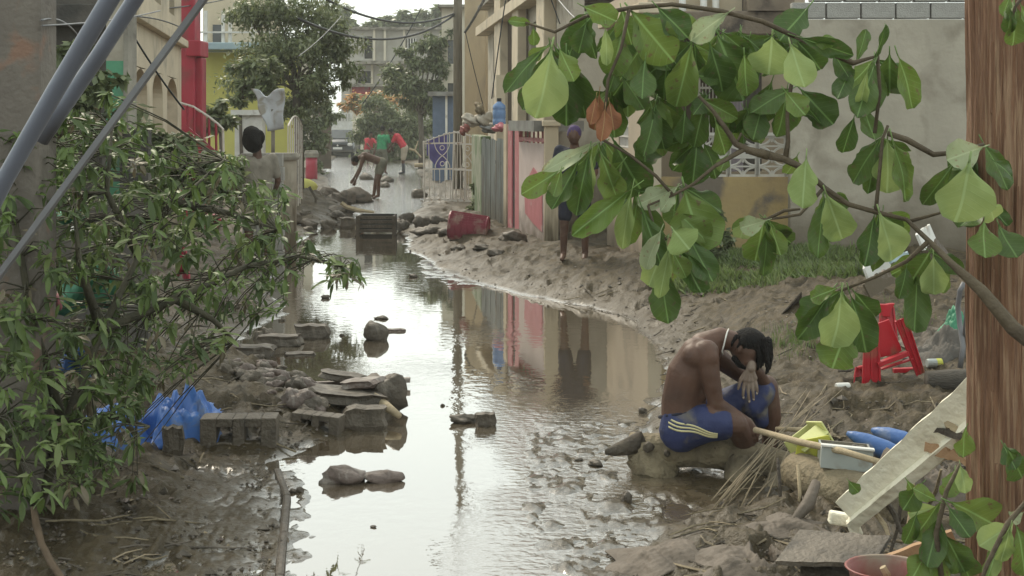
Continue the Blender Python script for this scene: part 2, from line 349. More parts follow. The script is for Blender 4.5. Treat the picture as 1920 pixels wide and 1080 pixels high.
def water():
    m = bpy.data.materials.new('muddy_water'); m.use_nodes = True; n = m.node_tree.nodes; l = m.node_tree.links; b = n['Principled BSDF']
    tc = n.new('ShaderNodeTexCoord')
    b.inputs['Roughness'].default_value = .02; b.inputs['IOR'].default_value = 1.95; b.inputs['Specular IOR Level'].default_value = .5
    b.inputs['Coat Weight'].default_value = 1; b.inputs['Coat IOR'].default_value = 1.9; b.inputs['Coat Roughness'].default_value = .02
    def noise(s, d, st):
        mp = n.new('ShaderNodeMapping'); mp.inputs['Scale'].default_value = st; l.new(tc.outputs['Object'], mp.inputs[0])
        t = n.new('ShaderNodeTexNoise'); t.inputs['Scale'].default_value = s; t.inputs['Detail'].default_value = d; l.new(mp.outputs[0], t.inputs[0]); return t.outputs[0]
    x = n.new('ShaderNodeMix'); x.data_type = 'RGBA'; l.new(noise(1.2, 5, (1, 1, 1)), x.inputs[0]); x.inputs[6].default_value = (.115, .088, .058, 1); x.inputs[7].default_value = (.085, .065, .042, 1); l.new(x.outputs[2], b.inputs['Base Color'])
    # ripples fade in and out in patches
    pa = n.new('ShaderNodeMapRange'); pa.inputs[1].default_value = .42; pa.inputs[2].default_value = .62; pa.inputs[3].default_value = .015; pa.inputs[4].default_value = .14; l.new(noise(.55, 3, (1, .6, 1)), pa.inputs[0])
    bp = n.new('ShaderNodeBump'); bp.inputs['Distance'].default_value = .02; l.new(pa.outputs[0], bp.inputs['Strength']); l.new(noise(9, 3, (1, .8, 1)), bp.inputs['Height'])
    sx = n.new('ShaderNodeSeparateXYZ'); l.new(tc.outputs['Object'], sx.inputs[0])      # the shallow film over the mud on the right is ruffled
    def rmp(s, a, bb, c=0, d=1):
        r = n.new('ShaderNodeMapRange'); r.inputs[1].default_value = a; r.inputs[2].default_value = bb; r.inputs[3].default_value = c; r.inputs[4].default_value = d; l.new(s, r.inputs[0]); return r.outputs[0]
    m1 = n.new('ShaderNodeMath'); m1.operation = 'MULTIPLY'; l.new(rmp(sx.outputs[0], -.35, .35), m1.inputs[0]); l.new(rmp(sx.outputs[1], 11.6, 9.6), m1.inputs[1])
    m2 = n.new('ShaderNodeMath'); m2.operation = 'MULTIPLY'; l.new(m1.outputs[0], m2.inputs[0]); l.new(rmp(noise(1.6, 4, (1, .6, 1)), .36, .56, .10, .5), m2.inputs[1])
    m3 = n.new('ShaderNodeMath'); m3.operation = 'MULTIPLY_ADD'; l.new(rmp(sx.outputs[1], 30, 37), m3.inputs[0]); m3.inputs[1].default_value = .8; l.new(m2.outputs[0], m3.inputs[2]); m2 = m3
    bq = n.new('ShaderNodeBump'); bq.inputs['Distance'].default_value = .035; l.new(m2.outputs[0], bq.inputs['Strength']); l.new(noise(15, 6, (1, 1.1, 1)), bq.inputs['Height']); l.new(bp.outputs[0], bq.inputs['Normal']); bp = bq
    l.new(bp.outputs[0], b.inputs['Normal']); l.new(bp.outputs[0], b.inputs['Coat Normal']); MATS['water'] = m
    bb = MB(); bb.add([(-300, -5, 0), (300, -5, 0), (300, 420, 0), (-300, 420, 0)], [(0, 1, 2, 3)])
    tag(bb.build('water', m, fix=False), 'brown flood water mirroring the sky', kind='structure')
water()
# kerb at the lower left
kb = MB(); 
def kerb_pts():
    pts = []
    for py, px in ((1240, 505), (1080, 524), (1000, 531), (930, 538), (880, 520)): pts.append(G(px, py, .02))
    return pts
kp = kerb_pts()
for i in range(len(kp)-1):
    kb.bar(kp[i]+Vector((0, 0, -.065)), kp[i+1]+Vector((0, 0, -.065)), .045, .15, up=(0, 0, 1))
M_CONC = pm('concrete', (.30, .27, .22), (.19, .17, .14), scale=3, bump=.3, bscale=35, c3=(.11, .095, .075), s3=2)
M_KERB = pm('kerb', (.075, .055, .038), (.05, .038, .026), rough=.5, bump=.5, bscale=20)
tag(kb.build('kerb', M_KERB, bevel=.015), 'low muddy concrete kerb along the left edge of the water', kind='structure')
# ------------------------------------------------------------------ surfaces of the built things
M_GREYW = pm('grey_render', (.42, .37, .295), (.33, .29, .23), scale=1.6, bump=.25, bscale=18, c3=(.22, .185, .14), s3=2.2, t3=(.5, .72), mud=(.3, 1.3))
M_BLOCK = pm('block', (.37, .35, .32), (.29, .275, .25), scale=6, bump=.5, bscale=60)
M_BEIGE = pm('beige_wall', (.46, .38, .28), (.40, .33, .25), scale=1.5, bump=.15, bscale=20, c3=(.30, .25, .19), s3=1.1, t3=(.55, .68), mud=(.15, .8))
M_CREAM = pm('cream_paint', (.56, .47, .34), (.47, .39, .28), scale=2, bump=.12, c3=(.33, .28, .21), s3=1.4, t3=(.55, .7), mud=(.2, .9))
M_YELL = pm('yellow_render', (.50, .37, .17), (.42, .31, .16), scale=2, bump=.3, bscale=14, c3=(.20, .165, .13), s3=1.3, t3=(.5, .6))
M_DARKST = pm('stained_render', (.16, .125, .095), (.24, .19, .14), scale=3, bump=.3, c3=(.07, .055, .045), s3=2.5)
M_WHITE = pm('white_paint', (.68, .66, .62), (.58, .55, .5), scale=5, bump=.08, c3=(.36, .32, .27), s3=4, t3=(.58, .72), rough=.55)
M_LILAC = pm('lilac_curtain', (.35, .31, .35), (.26, .23, .26), scale=3, st=(12, 1, .3), bump=.1)
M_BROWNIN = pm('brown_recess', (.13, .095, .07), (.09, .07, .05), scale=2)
M_OCHIN = pm('ochre_recess', (.20, .115, .055), (.14, .085, .045), scale=2)
M_BLACK = pm('dark_opening', (.022, .02, .018), rough=.9, bump=0)
M_GLASS = pm('dark_glass', (.03, .035, .035), (.05, .05, .05), rough=.12, rvar=.05, bump=0, spec=.7)
M_RED = pm('crimson_paint', (.37, .035, .06), (.30, .03, .05), scale=3, bump=.08, rough=.5, c3=(.20, .05, .05), s3=2)
M_GREEN = pm('green_paint', (.10, .30, .17), (.08, .24, .14), scale=3, rough=.6, c3=(.12, .19, .13), s3=2)
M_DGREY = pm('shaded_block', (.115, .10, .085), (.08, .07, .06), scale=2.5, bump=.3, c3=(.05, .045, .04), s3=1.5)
M_LEMON = pm('lemon_paint', (.60, .56, .16), (.52, .48, .15), scale=2)
M_AQUA = pm('aqua_paint', (.38, .48, .50), (.30, .38, .42), scale=3)
M_TANC = pm('tan_concrete', (.42, .33, .215), (.35, .275, .185), scale=2, bump=.3, st=(1, 1, .35), c3=(.26, .21, .15), s3=1.2, t3=(.5, .66))
M_WOODP = pm('weathered_pole', (.20, .17, .125), (.12, .10, .075), scale=5, st=(9, 9, .4), bump=.5, bscale=8, bst=(14, 14, .5))
M_PINK = pm('pink_paint', (.52, .17, .19), (.44, .14, .16), scale=4, rough=.5, c3=(.55, .42, .38), s3=4, t3=(.6, .75))
M_PALEP = pm('pale_pink', (.60, .50, .47), (.52, .43, .40), scale=3, mud=(.1, .8))
M_SHEET = pm('grey_sheet', (.22, .235, .225), (.15, .16, .155), scale=3, st=(3, 3, .5), metallic=.3, rough=.55, c3=(.12, .11, .095), s3=2, mud=(.1, .9))
M_IRON = pm('cream_iron', (.60, .54, .48), (.55, .49, .44), scale=12, rough=.5, bump=.05, c3=(.30, .2, .13), s3=9, t3=(.6, .7))
M_WIRE = pm('black_cable', (.02, .02, .022), rough=.5, bump=0)
M_WIREG = pm('grey_cable', (.20, .195, .2), (.14, .135, .14), rough=.5, bump=.05)
M_TIN = pm('tin', (.27, .27, .26), (.18, .17, .16), scale=4, metallic=.5, rough=.5)
M_BLUEW = pm('blue_boards', (.12, .16, .24), (.09, .12, .18), scale=3)
M_FARG = pm('far_block', (.42, .39, .34), (.34, .31, .27), scale=.9, bump=.2, c3=(.26, .24, .2), s3=.5)
M_FARC = pm('far_cream', (.60, .54, .43), (.5, .44, .34), scale=.7)
def lookM(p, q, up=(0, 0, 1)):
    """frame with x from p to q, z up, y = away from the viewer side, origin p"""
    p, q = Vector(p), Vector(q); x = (q-p).normalized(); z = Vector(up); z = (z-x*z.dot(x)).normalized(); y = z.cross(x)
    return Matrix(((x.x, y.x, z.x, p.x), (x.y, y.y, z.y, p.y), (x.z, y.z, z.z, p.z), (0, 0, 0, 1)))
def wall_with_holes(mb, L, Ht, T, holes, M, mi=0):
    """wall in local x (0..L), z (0..Ht), thickness y 0..T, rectangular holes (x0,x1,z0,z1)"""
    xs = sorted({0, L, *[v for h in holes for v in h[:2]]}); zs = sorted({0, Ht, *[v for h in holes for v in h[2:]]})
    for i in range(len(xs)-1):
        z0 = None
        for j in range(len(zs)-1):
            cx, cz = (xs[i]+xs[i+1])/2, (zs[j]+zs[j+1])/2
            solid = not any(h[0] < cx < h[1] and h[2] < cz < h[3] for h in holes)
            if solid and z0 is None: z0 = zs[j]
            if not solid and z0 is not None: mb.box(xs[i], xs[i+1], 0, T, z0, zs[j], M, mi); z0 = None
        if z0 is not None: mb.box(xs[i], xs[i+1], 0, T, z0, Ht, M, mi)
# ---- tall grey wall behind the yard, block course along its top
t = thing('garden_wall', 'tall grey rendered wall behind the yard with bare blocks along its top', 'wall', P(1640, 460, 18.0).xy.to_3d())
y0 = 18.0; X0, X1 = (1482-960)*18/F, 8.6; zt = 2.07+(225-36)/155.6
b = MB(); b.box(X0, X1, y0, y0+.16, -.3, zt); b.build('wall', M_GREYW, t)
bx = MB(); bx.box(-.2, .2, 0, .15, 0, .19); bme = bx.mesh('block'); bme.materials.append(M_BLOCK)
for r_ in range(3):
    x = (1520-960)*18/F-.43*2+(.22 if r_ % 2 else 0)
    while x < X1-.2:
        if x > X0+.2:
            o = share(bme, 'block', (x, y0+.005, zt+.012+.205*r_), (0, rnd.uniform(-.006, .006), 0), (1, 1, 1), t)
            bv = o.modifiers.new('bevel', 'BEVEL'); bv.width = .008
        x += .42
# ---- veranda house: yellow parapet, pierced white screen, barred window
t = thing('veranda_house', 'low house with yellow parapet, white pierced screen and barred window behind the leaves', 'house', (3.0, 19.2, 0))
d = 19.2; s = F/d
def X(px, dd=d): return (px-960)*dd/F
def Z(py, dd=d): return H-(py-HY)*dd/F
b = MB(); b.box(X(1225), X(1483), d, d+.18, -.3, Z(332)); b.build('parapet', M_YELL, t)
b = MB(); b.box(X(1205), X(1300), d+1.6, d+1.75, 0, Z(66)); b.box(X(1300), X(1500), d+1.6, d+1.75, 0, Z(330)); b.box(X(1440), X(1560), d+1.77, d+1.9, Z(400), Z(-60)); b.build('wall', M_BEIGE, t)
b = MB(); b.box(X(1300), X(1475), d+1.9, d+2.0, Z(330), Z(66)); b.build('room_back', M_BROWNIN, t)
b = MB(); b.box(X(1400), X(1432), d+1.7, d+1.74, Z(330), Z(120)); b.build('curtain', M_LILAC, t)
b = MB(); b.box(X(1432), X(1470), d+1.72, d+1.76, Z(330), Z(120)); b.build('door', M_DGREY, t)
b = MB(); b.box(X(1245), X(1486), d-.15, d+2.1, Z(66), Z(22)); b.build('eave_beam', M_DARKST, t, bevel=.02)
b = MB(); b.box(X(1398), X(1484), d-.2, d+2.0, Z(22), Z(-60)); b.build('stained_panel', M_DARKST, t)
b = MB(); b.box(X(1245), X(1398), d+.3, d+2.0, Z(22), Z(-60)); b.build('upper_wall', M_CREAM, t)
b = MB()
for px in (1282, 1322, 1345): b.lathe([(.06, Z(22)), (.045, Z(15)), (.05, Z(-60))], (X(px), d+.15, 0), 10)
b.build('upper_baluster', M_WHITE, t, smooth=True)
brm = MB(); brm.tube([(0, 0, 0), (0, 0, 1.0)], .009, 6); bm_ = brm.mesh('bar'); bm_.materials.append(M_WHITE)
for i, px in enumerate(range(1338, 1404, 7)): share(bm_, 'window_bar', (X(px), d+1.5, Z(330)), (0, 0, 0), (1, 1, Z(150)-Z(330)), t)
b = MB()
for py in (224, 300, 160): b.bar((X(1334), d+1.5, Z(py)), (X(1404), d+1.5, Z(py)), .012, .03)
b.build('window_rail', M_WHITE, t)
b = MB(); b.box(X(1326), X(1340), d+1.45, d+1.62, Z(335), Z(120)); b.build('window_frame', M_WHITE, t)
def star_panel(w, h, T=.05):
    m = MB(); r = .02
    for (a_, b2, c_, d_) in ((0, 0, 1, 0), (0, 1, 1, 1)): m.bar((a_*w, 0, b2*h), (c_*w, 0, d_*h), T, .03, up=(0, 0, 1))
    m.bar((0, 0, 0), (0, 0, h), .05, T, up=(0, 1, 0)); m.bar((w, 0, 0), (w, 0, h), .05, T, up=(0, 1, 0))
    cx, cz = w/2, h/2
    for sx in (0, 1):
        for sz in (0, 1):
            pts = []
            for k in range(7):
                a_ = k/6*math.pi/2; px_ = (math.cos(a_))*(w*.46); pz = math.sin(a_)*(h*.46)
                pts.append((w*sx+(px_ if sx == 0 else -px_), 0, h*sz+(pz if sz == 0 else -pz)))
            m.tube(pts, .016, 5)
    m.bar((0, 0, cz), (w, 0, cz), .03, .02, up=(0, 0, 1)); m.bar((cx, 0, 0), (cx, 0, h*.28), .02, .03, up=(0, 1, 0)); m.bar((cx, 0, h*.72), (cx, 0, h), .02, .03, up=(0, 1, 0))
    return m.mesh('panel')
sp = star_panel(.36, .235); sp.materials.append(M_WHITE)
for j in range(2):
    for i in range(5): share(sp, 'screen_block', (X(1314)+i*.372, d+.07, Z(331)+.01+j*.262), (0, 0, 0), (1, 1, 1), t)
b = MB(); b.box(X(1312), X(1484), d+.01, d+.13, Z(331)+.525, Z(331)+.565); b.box(X(1311), X(1315), d, d+.16, Z(345), Z(250)); b.build('screen_rail', M_WHITE, t)
# ---- house with beige side wall along the lane
A = Vector((X(1215, 17.9), 17.9, -.2)); B_ = Vector((X(1138, 21.0), 21.0, -.2)); C_ = Vector((X(1225, 19.3)+.25, 19.35, -.2))
t = thing('beige_house', 'beige house corner beside the lane with white lattice window behind hanging leaves', 'house', A.xy.to_3d())
M = lookM(B_, A); L = (A-B_).length
b = MB(); wall_with_holes(b, L, 3.9, .16, [(1.0, 1.75, 1.9, 2.75)], M); b.build('wall', M_BEIGE, t)
b = MB(); b.box(0, .16, 0, 3.2, 0, 3.9, lookM(A, A+Vector((0, -1, 0))) @ Matrix.Translation((0, 0, 0)) if False else Matrix.Translation(A)); b.build('end_wall', M_BEIGE, t)
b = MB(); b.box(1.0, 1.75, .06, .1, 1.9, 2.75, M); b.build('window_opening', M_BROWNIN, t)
b = MB()
for i in range(9):
    b.bar(M @ Vector((1.0+i*.094, .03, 1.9)), M @ Vector((1.0+i*.094, .03, 2.75)), .02)
for i in range(7): b.bar(M @ Vector((1.0, .02, 1.92+i*.135)), M @ Vector((1.75, .02, 1.92+i*.135)), .02)
b.build('window_lattice', M_WHITE, t)
b = MB(); b.box(-.05, L+.05, -.12, .28, 3.55, 3.68, M); b.build('ledge', M_CREAM, t, bevel=.01)
# back wall seen through the gateway
t = thing('yard_wall', 'pale grey yard wall behind the standing figure with purple cap', 'wall', (1.2, 23.5, 0))
b = MB(); b.box(X(1045, 23.5), X(1200, 23.5), 23.5, 23.65, -.2, 3.6); b.build('wall', M_GREYW, t)
b = MB(); b.box(X(1150, 23.3), X(1185, 23.3), 23.42, 23.5, 1.35, 2.3); b.build('door', M_WHITE, t)
# cream gate pillar
t = thing('gate_pillar', 'cream square pillar between the pink gate and the gateway', 'pillar', (.66, 21.5, 0))
b = MB(); b.box(X(1021, 21.5), X(1047, 21.5), 21.5, 21.95, -.2, 1.98); b.build('shaft', M_CREAM, t, bevel=.012)
b = MB(); b.box(X(1017, 21.5), X(1051, 21.5), 21.45, 22.0, 1.98, 2.06); b.build('capstone', M_CREAM, t, bevel=.01)
b = MB(); b.box(X(1016, 21.4), X(1066, 21.4), 21.2, 22.1, -.2, .16); b.build('footing', M_KERB, t, bevel=.03)
# pink gate (three leaves of sheet)
pA, pB = Vector((X(946, 25.2), 25.2, .0)), Vector((X(1020, 21.9), 21.9, .0)); M = lookM(pA, pB); L = (pB-pA).length
t = thing('pink_gate', 'pink and white sheet metal gate with dark red diamond, left of the cream pillar', 'gate', pA.xy.to_3d())
b = MB(); b.box(L*.40, L*.99, 0, .04, .05, 1.72, M); b.build('gate_panel', M_PALEP, t)
b = MB(); b.prism([(L*.55, 1.05), (L*.77, 1.35), (L*.97, 1.2), (L*.97, .42), (L*.77, .5), (L*.57, .62)], -.012, -.002, 'y', M=M); b.build('diamond', M_PINK, t)
for i, (f0, f1, mm) in enumerate(((-.03, .05, M_CREAM), (.06, .17, M_PINK), (.175, .26, M_BLACK), (.27, .385, M_PINK))):
    b = MB(); b.box(L*f0, L*f1, -.03*i % .05, .06, .0, 2.0 if i != 2 else 1.95, M); b.build(['post', 'stile', 'gap_panel', 'stile'][i], mm, t)
b = MB(); b.box(L*.40, L*.99, .005, .035, 1.74, 1.80, M)
for i in range(6): b.bar(M @ Vector((L*(.44+.1*i), .02, 1.72)), M @ Vector((L*(.44+.1*i), .02, 1.97)), .03)
b.build('rail', M_PINK, t)
b = MB(); b.box(L*.36, L*1.0, -.15, .6, 1.9, 2.06, M); b.build('awning', M_TIN, t)
# grey sheet fence
fA, fB = Vector((X(903, 29.5), 29.5, 0)), Vector((X(945, 25.4), 25.4, 0)); M = lookM(fA, fB); L = (fB-fA).length
t = thing('sheet_fence', 'grey upright sheet metal fence between the white gates and the pink gate', 'fence', fA.xy.to_3d())
n_ = 9
for i in range(n_):
    b = MB(); w_ = L/n_; prof = []
    for k in range(9): prof.append((i*w_+w_*.96*k/8, .012*math.cos(k/8*math.pi*4)))
    hh = 1.72+rnd.uniform(-.05, .05); vs = []; fs = []
    for z_ in (-.1, hh):
        for (x_, y_) in prof: vs.append(M @ Vector((x_, y_-.02*(i % 2), z_)))
    fs = [(k, k+1, k+10, k+9) for k in range(8)]
    b.add(vs, fs); o = b.build('metal_sheet', M_SHEET, t); sf = o.modifiers.new('t', 'SOLIDIFY'); sf.thickness = .006
b = MB(); b.bar(M @ Vector((0, .06, 1.3)), M @ Vector((L, .06, 1.3)), .05); b.bar(M @ Vector((0, .06, .4)), M @ Vector((L, .06, .4)), .05); b.build('rail', M_WOODP, t)
gp = Vector((X(884, 33), 33, 0)); gq = Vector((X(902, 29.7), 29.7, 0)); M = lookM(gp, gq); L = (gq-gp).length
t = thing('gate_end_post', 'mossy grey concrete wall end carrying the white iron gates', 'wall', gp.xy.to_3d())
b = MB(); b.box(0, L, 0, .2, -.2, 1.75, M); b.build('wall', pm('mossy_render', (.27, .27, .20), (.18, .19, .13), scale=3, c3=(.10, .14, .06), s3=2), t, bevel=.02)
# ---- white iron gates
def gate_leaf(name, w_, h0, h1, arch, seedlean):
    t = thing(name, None, 'gate', (0, 0, 0)); nb = 9
    bar_h = []
    for i in range(nb):
        f = i/(nb-1); hh = h0+(h1-h0)*math.sin(f*math.pi/2) if arch > 0 else h0+(h1-h0)*math.cos(f*math.pi/2)
        b = MB()
        if 2 <= i <= 5: b.tube([(f*w_, 0, 0), (f*w_, 0, h0*.55)], .011, 6); b.build('bar', M_IRON, t); b = MB()
        else: b.tube([(f*w_, 0, 0), (f*w_, 0, hh)], .012 if i not in (0, nb-1) else .02, 6)
        if 2 <= i <= 5: b.tube([(f*w_, 0, h0*.98), (f*w_, 0, hh)], .011, 6)
        b.ell((f*w_, 0, hh+.012), .022, n=8, m=5); b.build('bar', M_IRON, t)
    for z_ in (.05, h0*.55, h0*.98): b = MB(); b.bar((0, 0, z_), (w_, 0, z_), .02, .035); b.build('rail', M_IRON, t)
    pts = [(w_*k/12, 0, (h0+(h1-h0)*math.sin(k/12*math.pi/2)) if arch > 0 else h0+(h1-h0)*math.cos(k/12*math.pi/2)) for k in range(13)]
    b = MB(); b.tube(pts, .016, 6); b.build('top_rail', M_IRON, t)
    xa, xb = w_*.27, w_*.62; za, zb = h0*.57, h0*.97; cx = (xa+xb)/2; zm = (za+zb)/2
    b = MB()
    for sg in (-1, 1):
        q = []
        for k in range(25):
            f = k/24; q.append((cx+sg*((xb-xa)/2)*(abs(math.cos(f*math.pi*1.0+0))**.8)*(1 if abs(f-.5) > .02 else .05), 0, za+(zb-za)*f))
        b.tube(q, .011, 5)
    for zc in (za+.13*(zb-za)+.02, zb-.13*(zb-za)-.02):
        b.tube([(cx+.055*math.cos(a_/8*6.283), 0, zc+.055*math.sin(a_/8*6.283)) for a_ in range(9)], .01, 5)
    b.build('scroll', M_IRON, t); return t
g1 = gate_leaf('iron_gate', 1.0, 1.42, 1.66, 1, 0); g1.location = (X(796, 35.5), 35.5, .12); g1.rotation_euler = (0, R(-1), R(-6)); tag(g1, 'left leaf of the white scrolled iron gates, open beside the water')
g2 = gate_leaf('iron_gate', .95, 1.42, 1.66, -1, 0); g2.location = (X(846, 35.2)+.02, 35.3, .12); g2.rotation_euler = (0, R(1.5), R(-24)); g2.scale = (.88, 1, 1); tag(g2, 'right leaf of the white scrolled iron gates, nearest the grey fence')
b = MB(); b.add([P(800, 262, 36.2), P(838, 250, 36.3), P(838, 300, 36.3), P(822, 318, 36.2), P(800, 290, 36.2)], [(0, 1, 2, 3, 4)])
o = tag(b.build('cloth', pm('purple_cloth', (.12, .10, .30), (.08, .07, .2)), org=P(820, 280, 36.2)), 'purple cloth hung behind the left white gate', 'cloth'); sf = o.modifiers.new('s', 'SOLIDIFY'); sf.thickness = .02
# ---- tan column, cream pilasters and upper storey of the house over the fence
t = thing('tan_column', 'tall tan concrete pillar just right of the wooden utility pole', 'pillar', (X(890, 46), 46, 0))
b = MB(); b.box(X(871, 46), X(911, 46), 46, 46.6, -.2, 5.85); b.build('shaft', M_TANC, t, bevel=.02)
b = MB(); b.box(X(911, 46.3), X(940, 46.3), 46.3, 46.55, -.2, 5.8); b.build('side_wall', M_CREAM, t)
b = MB(); b.box(X(867, 46), X(914, 46), 45.92, 46.68, 5.85, 6.0); b.build('capstone', M_CREAM, t)
t = thing('two_storey_house', 'two storey house with cream pilasters and grey panels above the sheet fence', 'house', (X(960, 30), 30, 0))
hA, hB = Vector((X(915, 44), 44, 0)), Vector((X(1075, 26.6), 26.6, 0)); M = lookM(hA, hB); L = (hB-hA).length
b = MB(); wall_with_holes(b, L, 5.3, .2, [(L*.10, L*.2, 2.7, 4.4), (L*.42, L*.5, 2.6, 4.2), (L*.62, L*.7, 2.6, 4.2)], M); b.build('wall', M_GREYW, t)
for f0, f1 in ((.10, .2), (.42, .5), (.62, .7)):
    b = MB(); b.box(L*f0, L*f1, .1, .14, 2.6, 4.4, M); b.build('window', M_GLASS, t)
    b = MB(); b.bar(M @ Vector((L*(f0+f1)/2, .08, 2.6)), M @ Vector((L*(f0+f1)/2, .08, 4.4)), .08); b.build('window_frame', M_WHITE, t)
for i, (f0, f1) in enumerate(((.27, .36), (.53, .60), (.80, .87))):
    b = MB(); b.box(L*f0, L*f1, -.25, 0, -.1, 5.3, M); b.build('pilaster', M_CREAM, t, bevel=.02)
b = MB(); b.box(-.2, L+.2, -.35, .2, 4.55, 4.8, M); b.build('ledge', M_CREAM, t)
b = MB(); b.box(-.1, L+.1, -.3, 4, 5.3, 5.42, M); b.build('roof_slab', M_CONC, t)
b = MB(); b.box(0, .2, .2, 4, 0, 5.3, M); b.build('end_wall', M_CREAM, t)
b = MB()
for f0 in (.375, .40, .515, .61): b.tube([M @ Vector((L*f0, -.05, 1.5)), M @ Vector((L*f0, -.05, 5.2))], .03, 6)
b.build('downpipe', M_BROWNIN, t)
b = MB(); b.box(X(930, 27), X(947, 27), 27.5, 27.6, 1.2, 2.9); b.build('side_panel', M_CREAM, t)
# utility pole (wood) and blue shed
t = thing('utility_pole', 'grey wooden utility pole standing left of the tan pillar', 'pole', (X(859, 43), 43, 0))
b = MB(); b.tube([(X(859, 43), 43, -.3), (X(858, 43), 43, 5), (X(860, 43)+.1, 43, 11.2)], [.135, .125, .1], 12, wob=.02); b.build('shaft', M_WOODP, t, smooth=True)
b = MB(); b.bar((X(859, 43)-.8, 42.85, 10.4), (X(859, 43)+.9, 42.85, 10.5), .1, .1); b.build('crossarm', M_WOODP, t)
b = MB()
for k in (-.6, 0, .7): b.lathe([(.03, 10.45), (.05, 10.55), (.03, 10.65)], (X(859, 43)+k, 42.85, 0), 8)
b.build('insulator', M_WHITE, t)
t = thing('blue_shed', 'narrow blue grey boarded shed with flat roof behind the white gates', 'shed', (X(830, 50), 50, 0))
b = MB(); b.box(X(811, 50), X(854, 50), 50, 52, 0, Z(180, 50)); b.build('wall', M_BLUEW, t)
b = MB(); b.box(X(803, 50), X(858, 50), 49.7, 52.3, Z(180, 50), Z(172, 50)); b.build('roof', M_TIN, t)
b = MB(); b.box(X(835, 50), X(839, 50), 49.93, 50, 0, Z(180, 50)); b.build('trim', M_WHITE, t)
# ---- left side of the lane
# dark block building
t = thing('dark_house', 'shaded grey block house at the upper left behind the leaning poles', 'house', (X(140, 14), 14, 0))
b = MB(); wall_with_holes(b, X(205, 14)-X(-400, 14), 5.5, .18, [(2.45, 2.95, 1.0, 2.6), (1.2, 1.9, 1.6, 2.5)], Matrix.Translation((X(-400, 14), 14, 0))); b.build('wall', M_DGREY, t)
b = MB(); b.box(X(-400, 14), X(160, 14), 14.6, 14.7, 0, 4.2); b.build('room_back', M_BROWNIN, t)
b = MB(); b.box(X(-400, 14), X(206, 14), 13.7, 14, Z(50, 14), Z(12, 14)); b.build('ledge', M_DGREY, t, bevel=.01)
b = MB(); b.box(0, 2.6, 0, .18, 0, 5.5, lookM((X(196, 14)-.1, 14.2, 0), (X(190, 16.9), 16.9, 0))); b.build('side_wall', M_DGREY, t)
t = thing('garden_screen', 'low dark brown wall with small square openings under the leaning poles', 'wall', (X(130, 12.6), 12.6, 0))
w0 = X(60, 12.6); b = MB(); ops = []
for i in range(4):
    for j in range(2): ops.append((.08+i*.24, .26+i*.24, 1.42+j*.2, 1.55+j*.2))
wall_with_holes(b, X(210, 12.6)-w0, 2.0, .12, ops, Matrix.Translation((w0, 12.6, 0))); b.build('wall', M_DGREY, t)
t = thing('green_wall_end', 'narrow wall end painted green below and grey above', 'wall', (X(220, 13.2), 13.2, 0))
b = MB(); b.box(X(199, 13.2), X(234, 13.2), 13.2, 13.4, -.2, Z(114, 13.2)); b.build('green_panel', M_GREEN, t)
b = MB(); b.box(X(199, 13.2), X(234, 13.2), 13.2, 13.4, Z(114, 13.2), 4.6); b.build('upper_panel', M_GREYW, t)
b = MB(); b.box(X(234, 13.2), X(243, 13.2), 13.15, 13.45, -.2, 4.6); b.build('corner_post', M_CONC, t)
# arched house
aA, aB = Vector((X(243, 18), 18, 0)), Vector((X(340, 25.5), 25.5, 0)); M = lookM(aA, aB); L = (aB-aA).length
t = thing('arched_house', 'cream house front with three tall arched openings beside the crimson column', 'house', aA.copy())
zc = lambda f: None
def arch_wall(b, x0, x1, zs, zt_, M, n=8):   # fills the corners of an opening into an arch
    r_ = (x1-x0)/2; cx = (x0+x1)/2
    for sg in (-1, 1):
        poly = [(cx+sg*r_, zs), (cx+sg*r_, zt_)]+[(cx+sg*r_*math.cos(math.pi/2*(1-k/n)), zs+(zt_-zs-.02)*math.sin(math.pi/2*(1-k/n))) for k in range(n+1)]
        b.prism(poly, 0.003, .197, 'y', M=M)
arches = [(L*.06, L*.27), (L*.36, L*.56), (L*.65, L*.90)]
b = MB(); wall_with_holes(b, L, 5.6, .2, [(x0, x1, .9, 2.75) for x0, x1 in arches]+[(L*(.10+.3*i), L*(.22+.3*i), 3.75, 4.3) for i in range(3)], M)
for x0, x1 in arches: arch_wall(b, x0, x1, 2.4, 2.75, M)
b.build('wall', M_CREAM, t)
for x0, x1 in arches:
    b = MB(); b.box(x0, x1, .9, 1.0, .9, 2.8, M); b.build('recess', M_OCHIN, t)
for i in range(3):
    b = MB(); b.box(L*(.10+.3*i), L*(.22+.3*i), .15, .18, 3.75, 4.3, M); b.build('window', M_GLASS, t)
b = MB(); b.box(0, L, -.12, 0, 3.3, 3.42, M); b.box(0, L, -.25, .1, 5.5, 5.7, M); b.build('ledge', M_CREAM, t, bevel=.01)
b = MB()
for i in range(14): b.box(L*i/14+.05, L*i/14+.3, -.2, -.121, 4.6, 4.9, M)
b.build('dentils', M_WHITE, t)
t = thing('crimson_column', 'crimson square column with blocky capital at the end of the cream house', 'pillar', (X(358, 26), 26, 0))
b = MB(); b.box(X(339, 26), X(365, 26), 26, 26.5, -.2, 6); b.build('shaft', M_RED, t, bevel=.02)
b = MB(); b.box(X(350, 26), X(378, 26), 25.9, 26.6, Z(106, 26), Z(76, 26)); b.build('capital', M_RED, t, bevel=.02)
b = MB(); b.box(X(362, 26)+.01, X(376, 26), 26.1, 26.5, -.2, Z(107, 26)); b.build('side_shaft', M_RED, t, bevel=.02)
